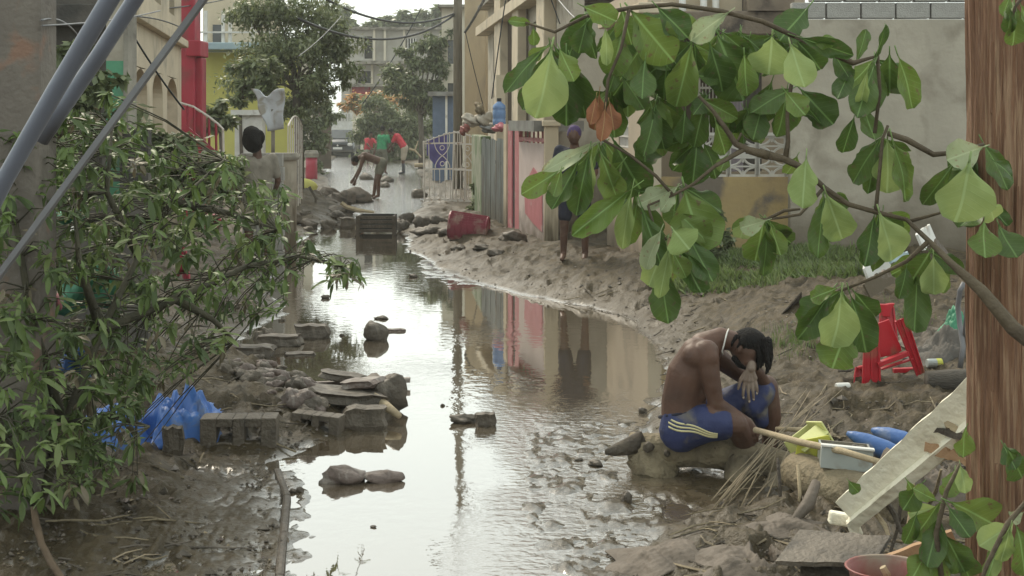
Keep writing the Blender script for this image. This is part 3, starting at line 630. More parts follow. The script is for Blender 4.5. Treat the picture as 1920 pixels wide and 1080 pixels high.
# yellow house
t = thing('yellow_house', 'lemon yellow house with pale blue balcony behind the big tree', 'house', (X(410, 38), 38, 0))
b = MB(); b.box(X(376, 38), X(560, 38), 38, 38.2, -.2, Z(98, 38)); b.build('wall', M_LEMON, t)
b = MB(); b.box(X(370, 38), X(520, 38), 36.8, 38.3, Z(97, 38), Z(84, 38)); b.build('balcony_slab', M_AQUA, t, bevel=.02)
b = MB(); b.box(X(376, 38), X(520, 38), 38.3, 38.5, Z(84, 38), 6.5); b.build('upper_wall', M_CREAM, t)
for px in (382, 415, 428, 470, 500):
    b = MB(); b.box(X(px, 37), X(px+6, 37), 37, 37.08, Z(84, 37), Z(20, 37)); b.build('balcony_post', M_WHITE, t)
b = MB(); b.box(X(395, 38), X(412, 38), 38.25, 38.3, Z(84, 38), Z(45, 38)); b.build('window', M_GLASS, t)
b = MB(); b.box(X(370, 37), X(520, 37), 36.95, 37.02, Z(62, 37), Z(59, 37)); b.build('balcony_rail', M_WHITE, t)
t = thing('planter_wall', 'white painted low wall and ledge behind the man with bushy hair', 'wall', (X(465, 31), 31, 0))
b = MB(); b.box(X(440, 31), X(492, 31), 31, 31.4, -.2, Z(216, 31)); b.build('wall', M_WHITE, t)
b = MB(); b.box(X(434, 31), X(500, 31), 30.9, 31.5, Z(216, 31), Z(206, 31)); b.build('ledge', M_WHITE, t)
# round concrete pillar
t = thing('round_pillar', 'thick round grey plaster pillar with flat cap beside the man with bushy hair', 'pillar', (X(527, 23), 23, 0))
b = MB(); b.lathe([(.225, -.1), (.225, 1.46)], (X(527, 23), 23.1, 0), 24); b.build('shaft', M_GREYW, t, smooth=False)
b = MB(); b.lathe([(.27, 1.46), (.28, 1.5), (.26, 1.56)], (X(527, 23), 23.1, 0), 24); b.build('capstone', M_CONC, t)
t = thing('block_wall', 'low grey block wall beside the round pillar', 'wall', (X(478, 21.5), 21.5, 0))
bb_ = MB(); bb_.box(0, .19, 0, .15, 0, .19); bme2 = bb_.mesh('block'); bme2.materials.append(M_BLOCK)
for j in range(8):
    for i in range(3): share(bme2, 'block', (X(452, 21.5)+i*.2+(.0 if j % 2 else .02), 21.5+rnd.uniform(-.01, .01), .0+j*.2), (0, 0, 0), (1, 1, 1), t)
# railings
def railing(name, label, pts, h, n, mat, topcurve=0):
    t = thing(name, label, 'railing', pts[0]); a_, b2 = Vector(pts[0]), Vector(pts[1])
    for i in range(n):
        q = a_.lerp(b2, i/(n-1)); hh = h+topcurve*math.sin(i/(n-1)*math.pi); b = MB(); b.tube([q, q+Vector((0, 0, hh))], .012, 5); b.build('bar', mat, t)
    b = MB(); b.tube([a_.lerp(b2, k/10)+Vector((0, 0, h+topcurve*math.sin(k/10*math.pi))) for k in range(11)], .018, 6); b.build('top_rail', mat, t)
    b = MB(); b.tube([a_+Vector((0, 0, .15)), b2+Vector((0, 0, .15))], .015, 6); b.build('bottom_rail', mat, t)
    return t
railing('railing', 'white iron railing with rounded top left of the red drum', (Vector((X(540, 29), 29, .1)), Vector((X(566, 32), 32, .1))), 1.85, 8, M_IRON, .2)
# crimson stair rail
t = thing('stair_rail', 'red and cream metal stair rail sweeping down beside the crimson column', 'railing', P(380, 250, 24))
b = MB(); b.tube([P(338, 193, 24), P(362, 200, 24), P(390, 218, 24), P(408, 232, 24), P(418, 242, 24), P(419, 290, 24)], .022, 6); b.build('handrail', M_IRON, t)
for i, (px, py) in enumerate(((352, 197), (364, 201), (378, 211), (392, 220), (405, 231))):
    b = MB(); b.tube([P(px, py, 24), P(px+1, 300, 24)], .022, 5); b.build('baluster', M_RED, t)
b = MB(); b.bar(P(345, 240, 24), P(415, 300, 24), .06, .12); b.build('stringer', M_RED, t)
# ---- far end of the lane
t = thing('far_apartment', 'weathered grey three storey block building at the far end of the lane', 'building', (X(720, 100), 100, 0))
dd = 100; b = MB(); x0, x1 = X(640, dd), X(860, dd)
wall_with_holes(b, x1-x0, Z(52, dd), .4, [(X(683, dd)-x0, X(698, dd)-x0, Z(110, dd), Z(68, dd)), (X(671, dd)-x0, X(696, dd)-x0, Z(156, dd), Z(133, dd)), (X(762, dd)-x0, X(782, dd)-x0, Z(96, dd), Z(72, dd))], Matrix.Translation((x0, dd, 0)))
b.build('wall', M_FARG, t)
for (a_, b2, c_, d_) in ((683, 698, 110, 68), (671, 696, 156, 133), (762, 782, 96, 72)):
    b = MB(); b.box(X(a_, dd), X(b2, dd), dd+.3, dd+.35, Z(c_, dd), Z(d_, dd)); b.build('window', M_BLACK, t)
b = MB(); b.box(X(668, dd), X(770, dd), dd-1.2, dd, Z(121, dd), Z(115, dd)); b.build('balcony_slab', M_CONC, t)
b = MB(); b.box(X(636, dd), X(864, dd), dd-.4, dd+5, Z(56, dd), Z(51, dd)); b.build('roof_slab', M_CONC, t)
b = MB(); [b.box(X(px, dd), X(px+1.8, dd), dd-.1, dd-.02, Z(96, dd), Z(72, dd)) for px in (764, 769, 774, 779)]; b.build('window_bars', M_WHITE, t)
for (a_, py0, py1) in ((696, 165, 121), (720, 165, 56), (756, 115, 56), (700, 115, 56)):
    b = MB(); b.box(X(a_, dd), X(a_+4, dd), dd-.25, dd-.003, Z(py0, dd), Z(py1, dd)); b.build('column', M_FARC, t)
t = thing('far_shop', 'low cream shop front with a red board under the grey block building', 'building', (X(700, 92), 92, 0))
dd = 92; b = MB(); b.box(X(655, dd), X(765, dd), dd, dd+3, 0, Z(163, dd)); b.build('wall', M_FARC, t)
b = MB(); b.box(X(661, dd), X(695, dd), dd-.3, dd-.1, Z(184, dd), Z(162, dd)); b.build('signboard', M_RED, t)
b = MB(); b.box(X(645, dd), X(770, dd), dd-1.0, dd+3.2, Z(163, dd), Z(158, dd)); b.build('roof_slab', M_CONC, t)
b = MB(); b.box(X(700, dd), X(712, dd), dd-.02, dd-.005, 0, Z(190, dd)); b.build('door', M_BROWNIN, t)
t = thing('far_white_wall', 'small white wall with slatted panels beyond the parked car', 'wall', (X(645, 88), 88, 0))
b = MB(); b.box(X(620, 88), X(660, 88), 88, 88.3, 0, Z(211, 88)); b.build('wall', M_WHITE, t)
for px in (638, 643, 649, 654): 
    b = MB(); b.box(X(px, 88), X(px+1, 88), 87.95, 87.99, Z(227, 88), Z(213, 88)); b.build('slat', M_CONC, t)
t = thing('far_house', 'pale cream house behind the pole and trees at the upper right of the lane', 'building', (X(840, 62), 62, 0))
b = MB(); wall_with_holes(b, X(905, 62)-X(828, 62), Z(15, 62), .3, [(.25, .8, 2.6, 3.6), (.25, .8, 4.4, 5.4)], Matrix.Translation((X(828, 62), 62, 0))); b.build('wall', M_FARC, t)
b = MB(); b.box(X(829, 62)+.2, X(829, 62)+.9, 62.2, 62.25, 2.5, 5.5); b.build('window', M_GLASS, t)
b = MB(); b.box(X(822, 62), X(905, 62), 61.5, 64, Z(15, 62), Z(10, 62)); b.build('roof_slab', M_CONC, t)
t = thing('left_far_house', 'pale rendered house half hidden by the big tree on the left', 'building', (X(560, 60), 60, 0))
b = MB(); wall_with_holes(b, X(585, 60)-X(480, 60), 5.0, .3, [(.6, 1.4, 1.2, 2.4)], Matrix.Translation((X(480, 60), 60, 0))); b.build('wall', M_FARC, t)
b = MB(); b.box(X(480, 60)+.5, X(480, 60)+3, 60.2, 60.25, .1, 2.5); b.build('window', M_BROWNIN, t)
b = MB(); b.box(X(475, 60), X(590, 60), 59.4, 63, 5.0, 5.2); b.build('roof_slab', M_CONC, t)
# ------------------------------------------------------------------ people
M_SKIN = pm('skin_dark', (.115, .058, .038), (.075, .038, .026), scale=7, rough=.56, rvar=.08, bump=.12, bscale=60, spec=.35, c3=(.13, .085, .06), s3=9, t3=(.58, .75))
M_SKINM = pm('skin_muddy', (.20, .15, .115), (.13, .085, .06), scale=16, rough=.6, bump=.1, bscale=90)
M_HAIR = pm('black_hair', (.009, .008, .008), (.015, .012, .011), scale=30, spec=.15, rough=.8, bump=.8, bscale=60, bst=(1.5, 1.5, .6))
M_NAIL = pm('nail', (.42, .36, .31), (.36, .3, .25), rough=.4, bump=0)
M_SHORT = pm('blue_shorts', (.032, .042, .125), (.022, .029, .085), scale=6, rough=.7, bump=.35, bscale=16, c3=(.12, .105, .09), s3=9, t3=(.56, .7))
M_STRIPE = pm('yellow_stripe', (.62, .55, .30), (.5, .45, .25), scale=12, rough=.7, bump=.1)
M_NAVY = pm('navy', (.012, .013, .03), (.01, .01, .02), rough=.8)
def remesh(mb, name, mat, voxel, parent=None, smooth=6, org=None):
    me = mb.mesh('tmp'); o = bpy.data.objects.new('tmp', me); COL.objects.link(o)
    r = o.modifiers.new('r', 'REMESH'); r.mode = 'VOXEL'; r.voxel_size = voxel; r.use_smooth_shade = True
    if smooth:
        s_ = o.modifiers.new('s', 'SMOOTH'); s_.factor = .5; s_.iterations = smooth
    dg = bpy.context.evaluated_depsgraph_get(); dg.update()
    m2 = bpy.data.meshes.new_from_object(o.evaluated_get(dg)); bpy.data.objects.remove(o); m2.materials.clear()
    return link_mesh(name, m2, mat, parent, org, True)
def limb(mb, pts, rs, n=12):
    """chain of rounded tapered segments (overlapping solids, fused afterwards into one skin)"""
    pts = [Vector(p) for p in pts]
    for i in range(len(pts)-1):
        a_, b2 = pts[i], pts[i+1]; m = max(2, int((b2-a_).length/(min(rs[i], rs[i+1])*.7)))
        q = [a_.lerp(b2, k/m) for k in range(m+1)]; rr = [rs[i]+(rs[i+1]-rs[i])*k/m for k in range(m+1)]
        mb.tube(q, rr, n)
    for p, r_ in zip(pts, rs): mb.ell(p, r_, n=n, m=8)
# ---- the seated man: local frame, metres, x right, y away from the camera, z up; D0 = his distance
D0 = 8.75; S0 = F/D0
def q(px, py, dy=0.0): return P(px, py, D0+dy)
seat = q(1275, 822)
man = thing('person', 'shirtless man in blue shorts sitting hunched on the fallen log, face resting on his wrist', 'person', Vector((seat.x, seat.y, seat.z)))
bd = MB()
# torso: pelvis, belly, chest, shoulders (two chains side by side give it breadth in depth)
for sy in (-.075, .075):
    limb(bd, [q(1278, 800, sy), q(1276, 752, sy), q(1288, 702, sy*1.15), q(1306, 664, sy*1.3)], [.120, .112, .118, .098], 16)
limb(bd, [q(1280, 800, 0), q(1285, 740, 0), q(1302, 690, 0), q(1330, 650, 0)], [.12, .125, .125, .085], 16)
limb(bd, [q(1302, 668, -.15), q(1306, 662, 0), q(1312, 668, .15)], [.075, .08, .075], 14)
limb(bd, [q(1318, 650, 0), q(1350, 634, 0), q(1376, 640, 0)], [.085, .064, .058], 14)         # neck
for (sx_, sy_, dy_, r_) in ((1290, 690, -.115, (.05, .035, .075)), (1296, 690, .115, (.05, .035, .075)), (1330, 672, -.215, (.052, .036, .06)), (1312, 735, -.13, (.05, .03, .07)), (1336, 722, -.215, (.03, .03, .055))): bd.ell(q(sx_, sy_, dy_), r_, n=14, m=10)      # shoulder blades, deltoid, ribs, triceps
# shoulders and near (right) arm
limb(bd, [q(1325, 660, -.17), q(1331, 700, -.19), q(1341, 752, -.18)], [.072, .058, .047], 14)
limb(bd, [q(1341, 756, -.18), q(1370, 775, -.15), q(1402, 792, -.11)], [.046, .043, .029], 12)
limb(bd, [q(1402, 792, -.11), q(1409, 803, -.10), q(1413, 812, -.10)], [.028, .032, .026], 10)
# far (left) arm: elbow on the raised knee, forearm up to the face
limb(bd, [q(1335, 662, .17), q(1385, 700, .19), q(1432, 722, .14)], [.068, .05, .045], 12)
limb(bd, [q(1434, 722, .13), q(1424, 702, .02), q(1408, 684, -.06)], [.044, .038, .029], 12)
# legs: near thigh, knee, shank behind the log; far thigh raised, far shank
limb(bd, [q(1284, 800, -.10), q(1330, 790, -.16), q(1376, 795, -.17)], [.115, .098, .074], 14)
limb(bd, [q(1378, 796, -.17), q(1402, 840, -.05), q(1412, 885, .04)], [.072, .055, .036], 12)
limb(bd, [q(1290, 800, .10), q(1370, 760, .16), q(1437, 725, .14)], [.115, .095, .07], 14)
limb(bd, [q(1438, 728, .14), q(1447, 780, .16), q(1440, 860, .20)], [.068, .058, .038], 12)
limb(bd, [q(1440, 862, .20), q(1468, 876, .17)], [.038, .028], 10); limb(bd, [q(1412, 886, .04), q(1440, 897, .0)], [.037, .028], 10)
# head: skull, jaw, brow, nose, ear
HC = q(1397, 652, .0)
bd.ell(HC, (.092, .076, .086), n=20, m=14)
bd.ell(q(1402, 668, .0), (.062, .055, .070), n=16, m=10)            # face turned down
limb(bd, [q(1404, 660, -.02), q(1395, 678, -.01)], [.058, .045], 14)
limb(bd, [q(1412, 672, -.035), q(1414, 681, -.05)], [.016, .013], 8)         # nose
limb(bd, [q(1394, 684, -.03), q(1400, 687, -.035)], [.016, .014], 8)         # lips
for dx in (-10, 8): bd.ell(q(1404+dx, 671, -.045), .013, n=8, m=6)
bd.ell(q(1386, 655, -.078), (.015, .012, .028), n=10, m=8, M=Matrix.Rotation(R(25), 3, 'Y')); bd.ell(q(1389, 652, -.080), (.008, .01, .012), n=8, m=6)
body = remesh(bd, 'body', M_SKIN, .0078, man, 5)
# hanging hand (far arm): palm and five fingers, fingers down
hd = MB()
hd_w = q(1409, 684, -.065); 
limb(hd, [hd_w, q(1408, 692, -.075)], [.027, .029], 12)
for k, (px, py) in enumerate(((1396, 716), (1403, 718), (1410, 717), (1416, 713))):
    limb(hd, [q(1406+(k-1.5)*1.5, 692, -.078), q(px, py-4, -.092), q(px, py, -.092)], [.017, .0145, .0115], 10)
fing = [((1396, 716), (1394, 732), (1393, 741), (1394, 747)), ((1403, 718), (1403, 736), (1404, 748), (1405, 754)), ((1410, 717), (1412, 734), (1413, 745), (1413, 750)), ((1416, 713), (1419, 726), (1420, 734), (1419, 739))]
for f4 in fing:
    limb(hd, [q(f4[0][0], f4[0][1], -.092), q(f4[1][0], f4[1][1], -.106), q(f4[2][0], f4[2][1], -.104), q(f4[3][0], f4[3][1], -.098)], [.0108, .0096, .0085, .0070], 10)
limb(hd, [q(1397, 700, -.08), q(1389, 712, -.10), q(1386, 722, -.11), q(1384, 729, -.112)], [.014, .0115, .0095, .0075], 10)
hand = remesh(hd, 'hand', M_SKINM, .0033, man, 3); hand['label'] = 'muddy left hand hanging below the face'
nl = [(1394, 745, -.107), (1405, 752, -.107), (1413, 748, -.107), (1419.3, 737, -.108)]
for (px, py, dy) in nl:
    b = MB(); b.ell(q(px, py, dy), (.0058, .0022, .0078), n=8, m=6); b.build('nail', M_NAIL, hand, smooth=True)
h2 = MB()
limb(h2, [q(1408, 800, -.105), q(1410, 812, -.11)], [.028, .027], 10)
for k in range(4):
    x_ = 1404+k*4.6
    limb(h2, [q(x_, 812, -.115), q(x_+2, 822, -.122), q(x_+3, 830-(k in (0, 3))*3, -.112)], [.0105, .0092, .0072], 8)
limb(h2, [q(1417, 803, -.11), q(1422, 811, -.13), q(1421, 818, -.135)], [.013, .0105, .0085], 8)
remesh(h2, 'hand', M_SKIN, .0035, man, 3)
# far hand's fingers of the other foot show under the near knee: toes of the near foot
ft = MB(); limb(ft, [q(1384, 812, -.2), q(1352, 812, -.22)], [.024, .022], 10)
for k in range(5): limb(ft, [q(1352+k*4, 812, -.235), q(1346+k*5, 818, -.246)], [.011, .009], 8)
ft = None
# shorts
sh = MB()
for sy in (-.085, .085): limb(sh, [q(1277, 806, sy), q(1277, 786, sy)], [.130, .118], 16)
limb(sh, [q(1281, 803, -.10), q(1320, 794, -.155), q(1352, 795, -.172)], [.128, .112, .094], 18)
limb(sh, [q(1290, 800, .10), q(1370, 760, .16), q(1430, 729, .14)], [.128, .110, .087], 18)
limb(sh, [q(1398, 752, .13), q(1422, 770, .10), q(1428, 790, .10)], [.09, .06, .045], 14)       # loose far leg of the shorts hanging under the knee
limb(sh, [q(1427, 738, .10), q(1410, 762, .08)], [.082, .07], 14)
shorts = remesh(sh, 'shorts', M_SHORT, .0085, man, 4)
for k in range(3):
    pts = []
    for j in range(13):
        f = j/12; px = 1254+(1343-1254)*f; py = 786+k*7.6+(809-786)*f*(1-.18*k)+2.2*math.sin(f*9)
        pts.append((px, py))
    b = MB(); vs = []; 
    bvh_pts = []
    for (px, py) in pts:
        for e_ in (-1.7, 1.7): bvh_pts.append((px, py+e_))
    # lay the stripe on the cloth: distance from the axis of the near thigh
    def onleg(px, py):
        f = max(0, min(1, (px-1281)/(1352-1281))); ax = q(1281, 803, -.10).lerp(q(1320, 794, -.155), min(1, f*2)) if f < .5 else q(1320, 794, -.155).lerp(q(1352, 795, -.172), f*2-1)
        rr = .128+(.094-.128)*f; p = q(px, py, -.2)
        dz = p.z-ax.z; hx = max(0, ax.x-p.x) if px < 1281 else 0
        dy = math.sqrt(max(.0008, rr*rr-dz*dz-hx*hx)); v_ = Vector((p.x, ax.y-dy-.0035, p.z)); return v_
    vs = [onleg(*p_) for p_ in bvh_pts]; n_ = len(vs)
    vs2 = [v+Vector((0, .006, 0)) for v in vs]
    fs = [(2*i, 2*i+1, 2*i+3, 2*i+2) for i in range(len(pts)-1)]
    b.add(vs+vs2, fs+[(2*i+n_, 2*i+2+n_, 2*i+3+n_, 2*i+1+n_) for i in range(len(pts)-1)]+[(2*i, 2*i+2, 2*i+2+n_, 2*i+n_) for i in range(len(pts)-1)]+[(2*i+1, 2*i+1+n_, 2*i+3+n_, 2*i+3) for i in range(len(pts)-1)])
    b.build('stripe', M_STRIPE, shorts, smooth=True)
b = MB(); b.tube([q(1247, 778, -.06), q(1243, 784, 0), q(1247, 779, .06)], .012, 6); 
b.tube([q(1277+math.cos(k/14*6.283)*40, 776+math.cos(k/14*6.283)*(-6), math.sin(k/14*6.283)*.185) for k in range(15)], .011, 6); b.build('waistband', M_NAVY, man, smooth=True)
# hair: cap and hanging twists
hb = MB(); hb.ell(q(1404, 640, .005), (.103, .088, .078), n=20, m=12, noise=.05, seed=2); hb.ell(q(1426, 655, .02), (.055, .075, .082), n=16, m=10, noise=.06, seed=5)
hb.ell(q(1384, 640, .02), (.06, .075, .05), n=14, m=8)
rg = random.Random(4)
for k in range(26):
    px = rg.uniform(1414, 1444); py = rg.uniform(632, 662); dy = rg.uniform(-.075, .07); ln = rg.uniform(34, 52)
    limb(hb, [q(px, py, dy), q(px+rg.uniform(-2, 5), py+ln*.5, dy*1.05), q(px+rg.uniform(-5, 2), py+ln, dy)], [.014, .012, .008], 6)
for k in range(12):
    px = rg.uniform(1372, 1412); py = rg.uniform(630, 642); dy = rg.uniform(-.08, -.055)
    limb(hb, [q(px, py, dy*.8), q(px-4, py+8, dy), q(px-6+rg.uniform(-3, 3), py+15, dy*1.02)], [.013, .010, .007], 6)
remesh(hb, 'hair', M_HAIR, .0058, man, 1)
# beard line along the jaw
bb2 = MB(); limb(bb2, [q(1377, 672, -.04), q(1386, 684, -.045), q(1398, 690, -.04)], [.018, .017, .012], 8); bb2.build('beard', M_HAIR, man, smooth=True)
# white cord round the neck
b = MB(); b.tube([q(1366, 617, -.0), q(1363, 624, -.062), q(1360, 636, -.078), q(1357, 648, -.082), q(1354, 658, -.080), q(1355, 666, -.055)], .0045, 6); b.build('necklace', M_WHITE, man, smooth=True)
# ---- people further off
M_TGREEN = pm('green_shirt', (.045, .27, .12), (.03, .17, .08), scale=9, bump=.3, bscale=12, rough=.85)
M_TRED = pm('red_shirt', (.46, .03, .045), (.33, .025, .04), scale=9, bump=.3, bscale=12, rough=.85)
M_KHAKI = pm('khaki_shorts', (.36, .30, .23), (.29, .24, .18), scale=8, bump=.3, rough=.9)
M_BOOT = pm('dark_boot', (.035, .04, .045), (.03, .03, .03), rough=.4)
M_DKSHORT = pm('olive_shorts', (.17, .16, .12), (.12, .115, .09), scale=8, bump=.3, rough=.9)
M_PURPLE = pm('purple_cap', (.07, .04, .12), (.05, .03, .09), scale=20, rough=.8, bump=.4)
M_GREYSH = pm('beige_shirt', (.23, .20, .16), (.17, .15, .12), scale=8, bump=.3, rough=.9)
def figure(label, loc, yaw, J, cloth, sc=1.0, vox=.014, hat=None):
    """J: joints in the figure's own frame (x = the way it faces, y = its left, z up)"""
    t = thing('person', label, 'person', loc); M = Matrix.Translation(Vector(loc)) @ Matrix.Rotation(yaw, 4, 'Z') @ Matrix.Scale(sc, 4)
    T = lambda p: M @ Vector(p)
    b = MB(); pe, ch, nk, hd_ = J['pelvis'], J['chest'], J['neck'], J['head']
    for sy in (-.07, .07):
        limb(b, [T((pe[0], pe[1]+sy, pe[2])), T(((pe[0]+ch[0])/2, (pe[1]+ch[1])/2+sy, (pe[2]+ch[2])/2)), T((ch[0], ch[1]+sy*1.2, ch[2]))], [.105*sc, .095*sc, .10*sc], 12)
    limb(b, [T(ch), T(nk), T(hd_)], [.09*sc, .055*sc, .05*sc], 10)
    b.ell(T(hd_), (.095*sc, .078*sc, .118*sc), n=14, m=10, M=Matrix.Rotation(yaw, 3, 'Z')); 
    fd = Vector(J.get('face', (1, 0, 0))); fd.normalize(); nose = Vector(hd_)+fd*.095+Vector((0, 0, -.01)); b.ell(T(nose), .018*sc, n=6, m=5)
    for sy in (-.08, .08): b.ell(T((hd_[0], hd_[1]+sy, hd_[2]-.01)), .02*sc, n=6, m=5)
    for sd in 'lr':
        limb(b, [T(p) for p in J['arm'+sd]], [.058*sc, .042*sc, .027*sc], 10)
        w_ = Vector(J['arm'+sd][-1]); dv = (w_-Vector(J['arm'+sd][-2])).normalized()
        limb(b, [T(w_), T(w_+dv*.07)], [.03*sc, .034*sc], 8)
        px_, py_ = frame_of(dv)
        for k in range(4): limb(b, [T(w_+dv*.07+py_*(k-1.5)*.02), T(w_+dv*(.15+.01*(k in (1, 2)))+py_*(k-1.5)*.024)], [.0125*sc, .010*sc], 6)
        limb(b, [T(w_+dv*.03+py_*.03), T(w_+dv*.09+py_*.055)], [.013*sc, .010*sc], 6)
        limb(b, [T(p) for p in J['leg'+sd]], [.088*sc, .062*sc, .04*sc], 12)
        a_ = Vector(J['leg'+sd][-1]); limb(b, [T(a_), T(a_+Vector((.13, 0, -.05)))], [.042*sc, .032*sc], 8)
    remesh(b, 'body', M_SKIN, vox, t, 3)
    h = MB(); h.ell(T(Vector(hd_)-fd*.018+Vector((0, 0, .025))), (.103*sc, .09*sc, .112*sc), n=14, m=9, noise=.08, seed=3, M=Matrix.Rotation(yaw, 3, 'Z'))
    h.build('hair' if hat is None else 'cap', M_HAIR if hat is None else hat, t, smooth=True)
    if 'shirt' in cloth:
        c = MB()
        for sy in (-.075, .075):
            limb(c, [T((pe[0]*.9+ch[0]*.1, pe[1]+sy, pe[2]*.93+ch[2]*.07)), T(((pe[0]+ch[0])/2, (pe[1]+ch[1])/2+sy, (pe[2]+ch[2])/2)), T((ch[0], ch[1]+sy*1.25, ch[2]))], [.125*sc, .118*sc, .118*sc], 12)
        for sd in 'lr':
            a0, a1 = Vector(J['arm'+sd][0]), Vector(J['arm'+sd][1]); limb(c, [T(ch), T(a0), T(a0.lerp(a1, .75))], [.09*sc, .074*sc, .062*sc], 10)
        limb(c, [T(ch), T(Vector(ch).lerp(Vector(nk), .6))], [.1*sc, .066*sc], 10)
        remesh(c, 'shirt', cloth['shirt'], vox, t, 3)
    if 'shorts' in cloth:
        c = MB()
        for sd in 'lr':
            l0, l1 = Vector(J['leg'+sd][0]), Vector(J['leg'+sd][1]); limb(c, [T(l0), T(l0.lerp(l1, cloth.get('len', .85)))], [.112*sc, .092*sc], 12)
        for sy in (-.06, .06): limb(c, [T((pe[0], pe[1]+sy, pe[2])), T((pe[0], pe[1]+sy, pe[2]-.04))], [.122*sc, .12*sc], 12)
        remesh(c, 'shorts', cloth['shorts'], vox, t, 3)
    if 'boots' in cloth:
        for sd in 'lr':
            c = MB(); l1, l2 = Vector(J['leg'+sd][1]), Vector(J['leg'+sd][2]); limb(c, [T(l1.lerp(l2, .35)), T(l2), T(l2+Vector((.14, 0, -.045)))], [.062*sc, .055*sc, .045*sc], 10); c.build('boot', cloth['boots'], t, smooth=True)
    return t
# man in green, seen from behind / side, leaning a little right
yy = 57.0
figure('man in a long green shirt standing with his back turned, beside the man in red', (X(716, yy), yy, .0), R(60), dict(pelvis=(0, 0, .92), chest=(.03, 0, 1.35), neck=(.05, 0, 1.53), head=(.07, 0, 1.67),
    arml=[(.10, .20, 1.40), (.16, .24, 1.12), (.36, .16, .98)], armr=[(.10, -.20, 1.40), (.14, -.26, 1.12), (.34, -.22, .95)], legl=[(0, .1, .88), (.05, .12, .5), (0, .12, .08)], legr=[(0, -.1, .88), (.08, -.12, .5), (.02, -.14, .08)]),
    dict(shirt=M_TGREEN, shorts=M_DKSHORT), 1.03, .018)
figure('man in red shirt and khaki shorts bending over with dark boots in the flooded lane', (X(756, 57), 57, 0), R(172), dict(pelvis=(-.05, 0, .95), chest=(.22, 0, 1.33), neck=(.33, 0, 1.44), head=(.46, 0, 1.50), face=(1, 0, -.6),
    arml=[(.24, .19, 1.36), (.36, .22, 1.10), (.50, .14, .90)], armr=[(.24, -.19, 1.36), (.34, -.24, 1.08), (.48, -.16, .88)], legl=[(-.05, .1, .9), (-.02, .12, .5), (-.05, .13, .08)], legr=[(-.05, -.1, .9), (.03, -.12, .5), (.02, -.14, .08)]),
    dict(shirt=M_TRED, shorts=M_KHAKI, boots=M_BOOT), 1.08, .018)
figure('person in red crouching low between the green shirted man and the bush', (X(692, 73), 73, 0), R(-60), dict(pelvis=(-.1, 0, .55), chest=(.05, 0, .98), neck=(.12, 0, 1.12), head=(.18, 0, 1.24), face=(1, 0, -.3),
    arml=[(.06, .19, 1.0), (.28, .22, .82), (.42, .1, .66)], armr=[(.06, -.19, 1.0), (.28, -.22, .82), (.42, -.1, .66)], legl=[(-.1, .1, .5), (.28, .14, .5), (.1, .14, .08)], legr=[(-.1, -.1, .5), (.28, -.14, .45), (.1, -.14, .08)]),
    dict(shirt=M_TRED, shorts=M_DKSHORT), 1.1, .02)
# bending bare-backed man, faces left
figure('bare backed man bent double, reaching down to the rubble in the lane', (X(712, 39.5), 39.5, 0), R(180), dict(pelvis=(-.05, 0, .90), chest=(.38, 0, 1.06), neck=(.50, 0, 1.02), head=(.62, 0, .92), face=(.3, 0, -1),
    arml=[(.40, .19, 1.02), (.47, .20, .72), (.58, .18, .46)], armr=[(.40, -.19, 1.02), (.52, -.2, .74), (.66, -.18, .50)], legl=[(-.08, .09, .88), (.03, .1, .48), (.02, .12, .07)], legr=[(-.02, -.1, .86), (.10, -.12, .46), (.16, -.13, .07)]),
    dict(shorts=M_DKSHORT, len=.55), 1.06, .016)
# person with purple cap, behind the leaves
zz = hz(X(1078, 18.8), 18.8)
figure('person in dark shirt and purple cap standing on the mud behind the broad leaves', (X(1078, 18.8), 18.8, zz), R(-100), dict(pelvis=(0, 0, .92), chest=(.02, 0, 1.32), neck=(.05, 0, 1.50), head=(.10, 0, 1.59), face=(1, 0, -.2),
    arml=[(.0, .20, 1.40), (.05, .27, 1.12), (.2, .2, .95)], armr=[(.0, -.20, 1.40), (.05, -.27, 1.12), (.18, -.2, .93)], legl=[(0, .1, .88), (.03, .13, .48), (-.02, .13, .06)], legr=[(0, -.1, .88), (.05, -.13, .48), (.0, -.15, .06)]),
    dict(shirt=M_NAVY, shorts=M_NAVY, len=.8), .98, .013, M_PURPLE)
# man with bushy hair at the left
zz = .08
t = figure('man with bushy black hair and beige shirt seen from behind above the fallen tree', (X(484, 20.3), 20.3, zz), R(120), dict(pelvis=(0, 0, .92), chest=(.03, 0, 1.33), neck=(.03, 0, 1.52), head=(.03, 0, 1.67),
    arml=[(.03, .21, 1.42), (.02, .27, 1.13), (.14, .26, .92)], armr=[(.03, -.21, 1.42), (.0, -.28, 1.13), (.12, -.26, .92)], legl=[(0, .1, .88), (.03, .12, .48), (0, .12, .06)], legr=[(0, -.1, .88), (.05, -.12, .48), (.0, -.14, .06)]),
    dict(shirt=M_GREYSH, shorts=M_DKSHORT), 1.03, .013)
for c in t.children:
    if c.name.startswith('hair'):
        c.scale = (1, 1, 1)
b = MB(); b.ell((X(474, 20.3), 20.3, 1.80), (.15, .14, .19), n=18, m=12, noise=.12, seed=8); b.build('bushy_hair', M_HAIR, t, smooth=True)
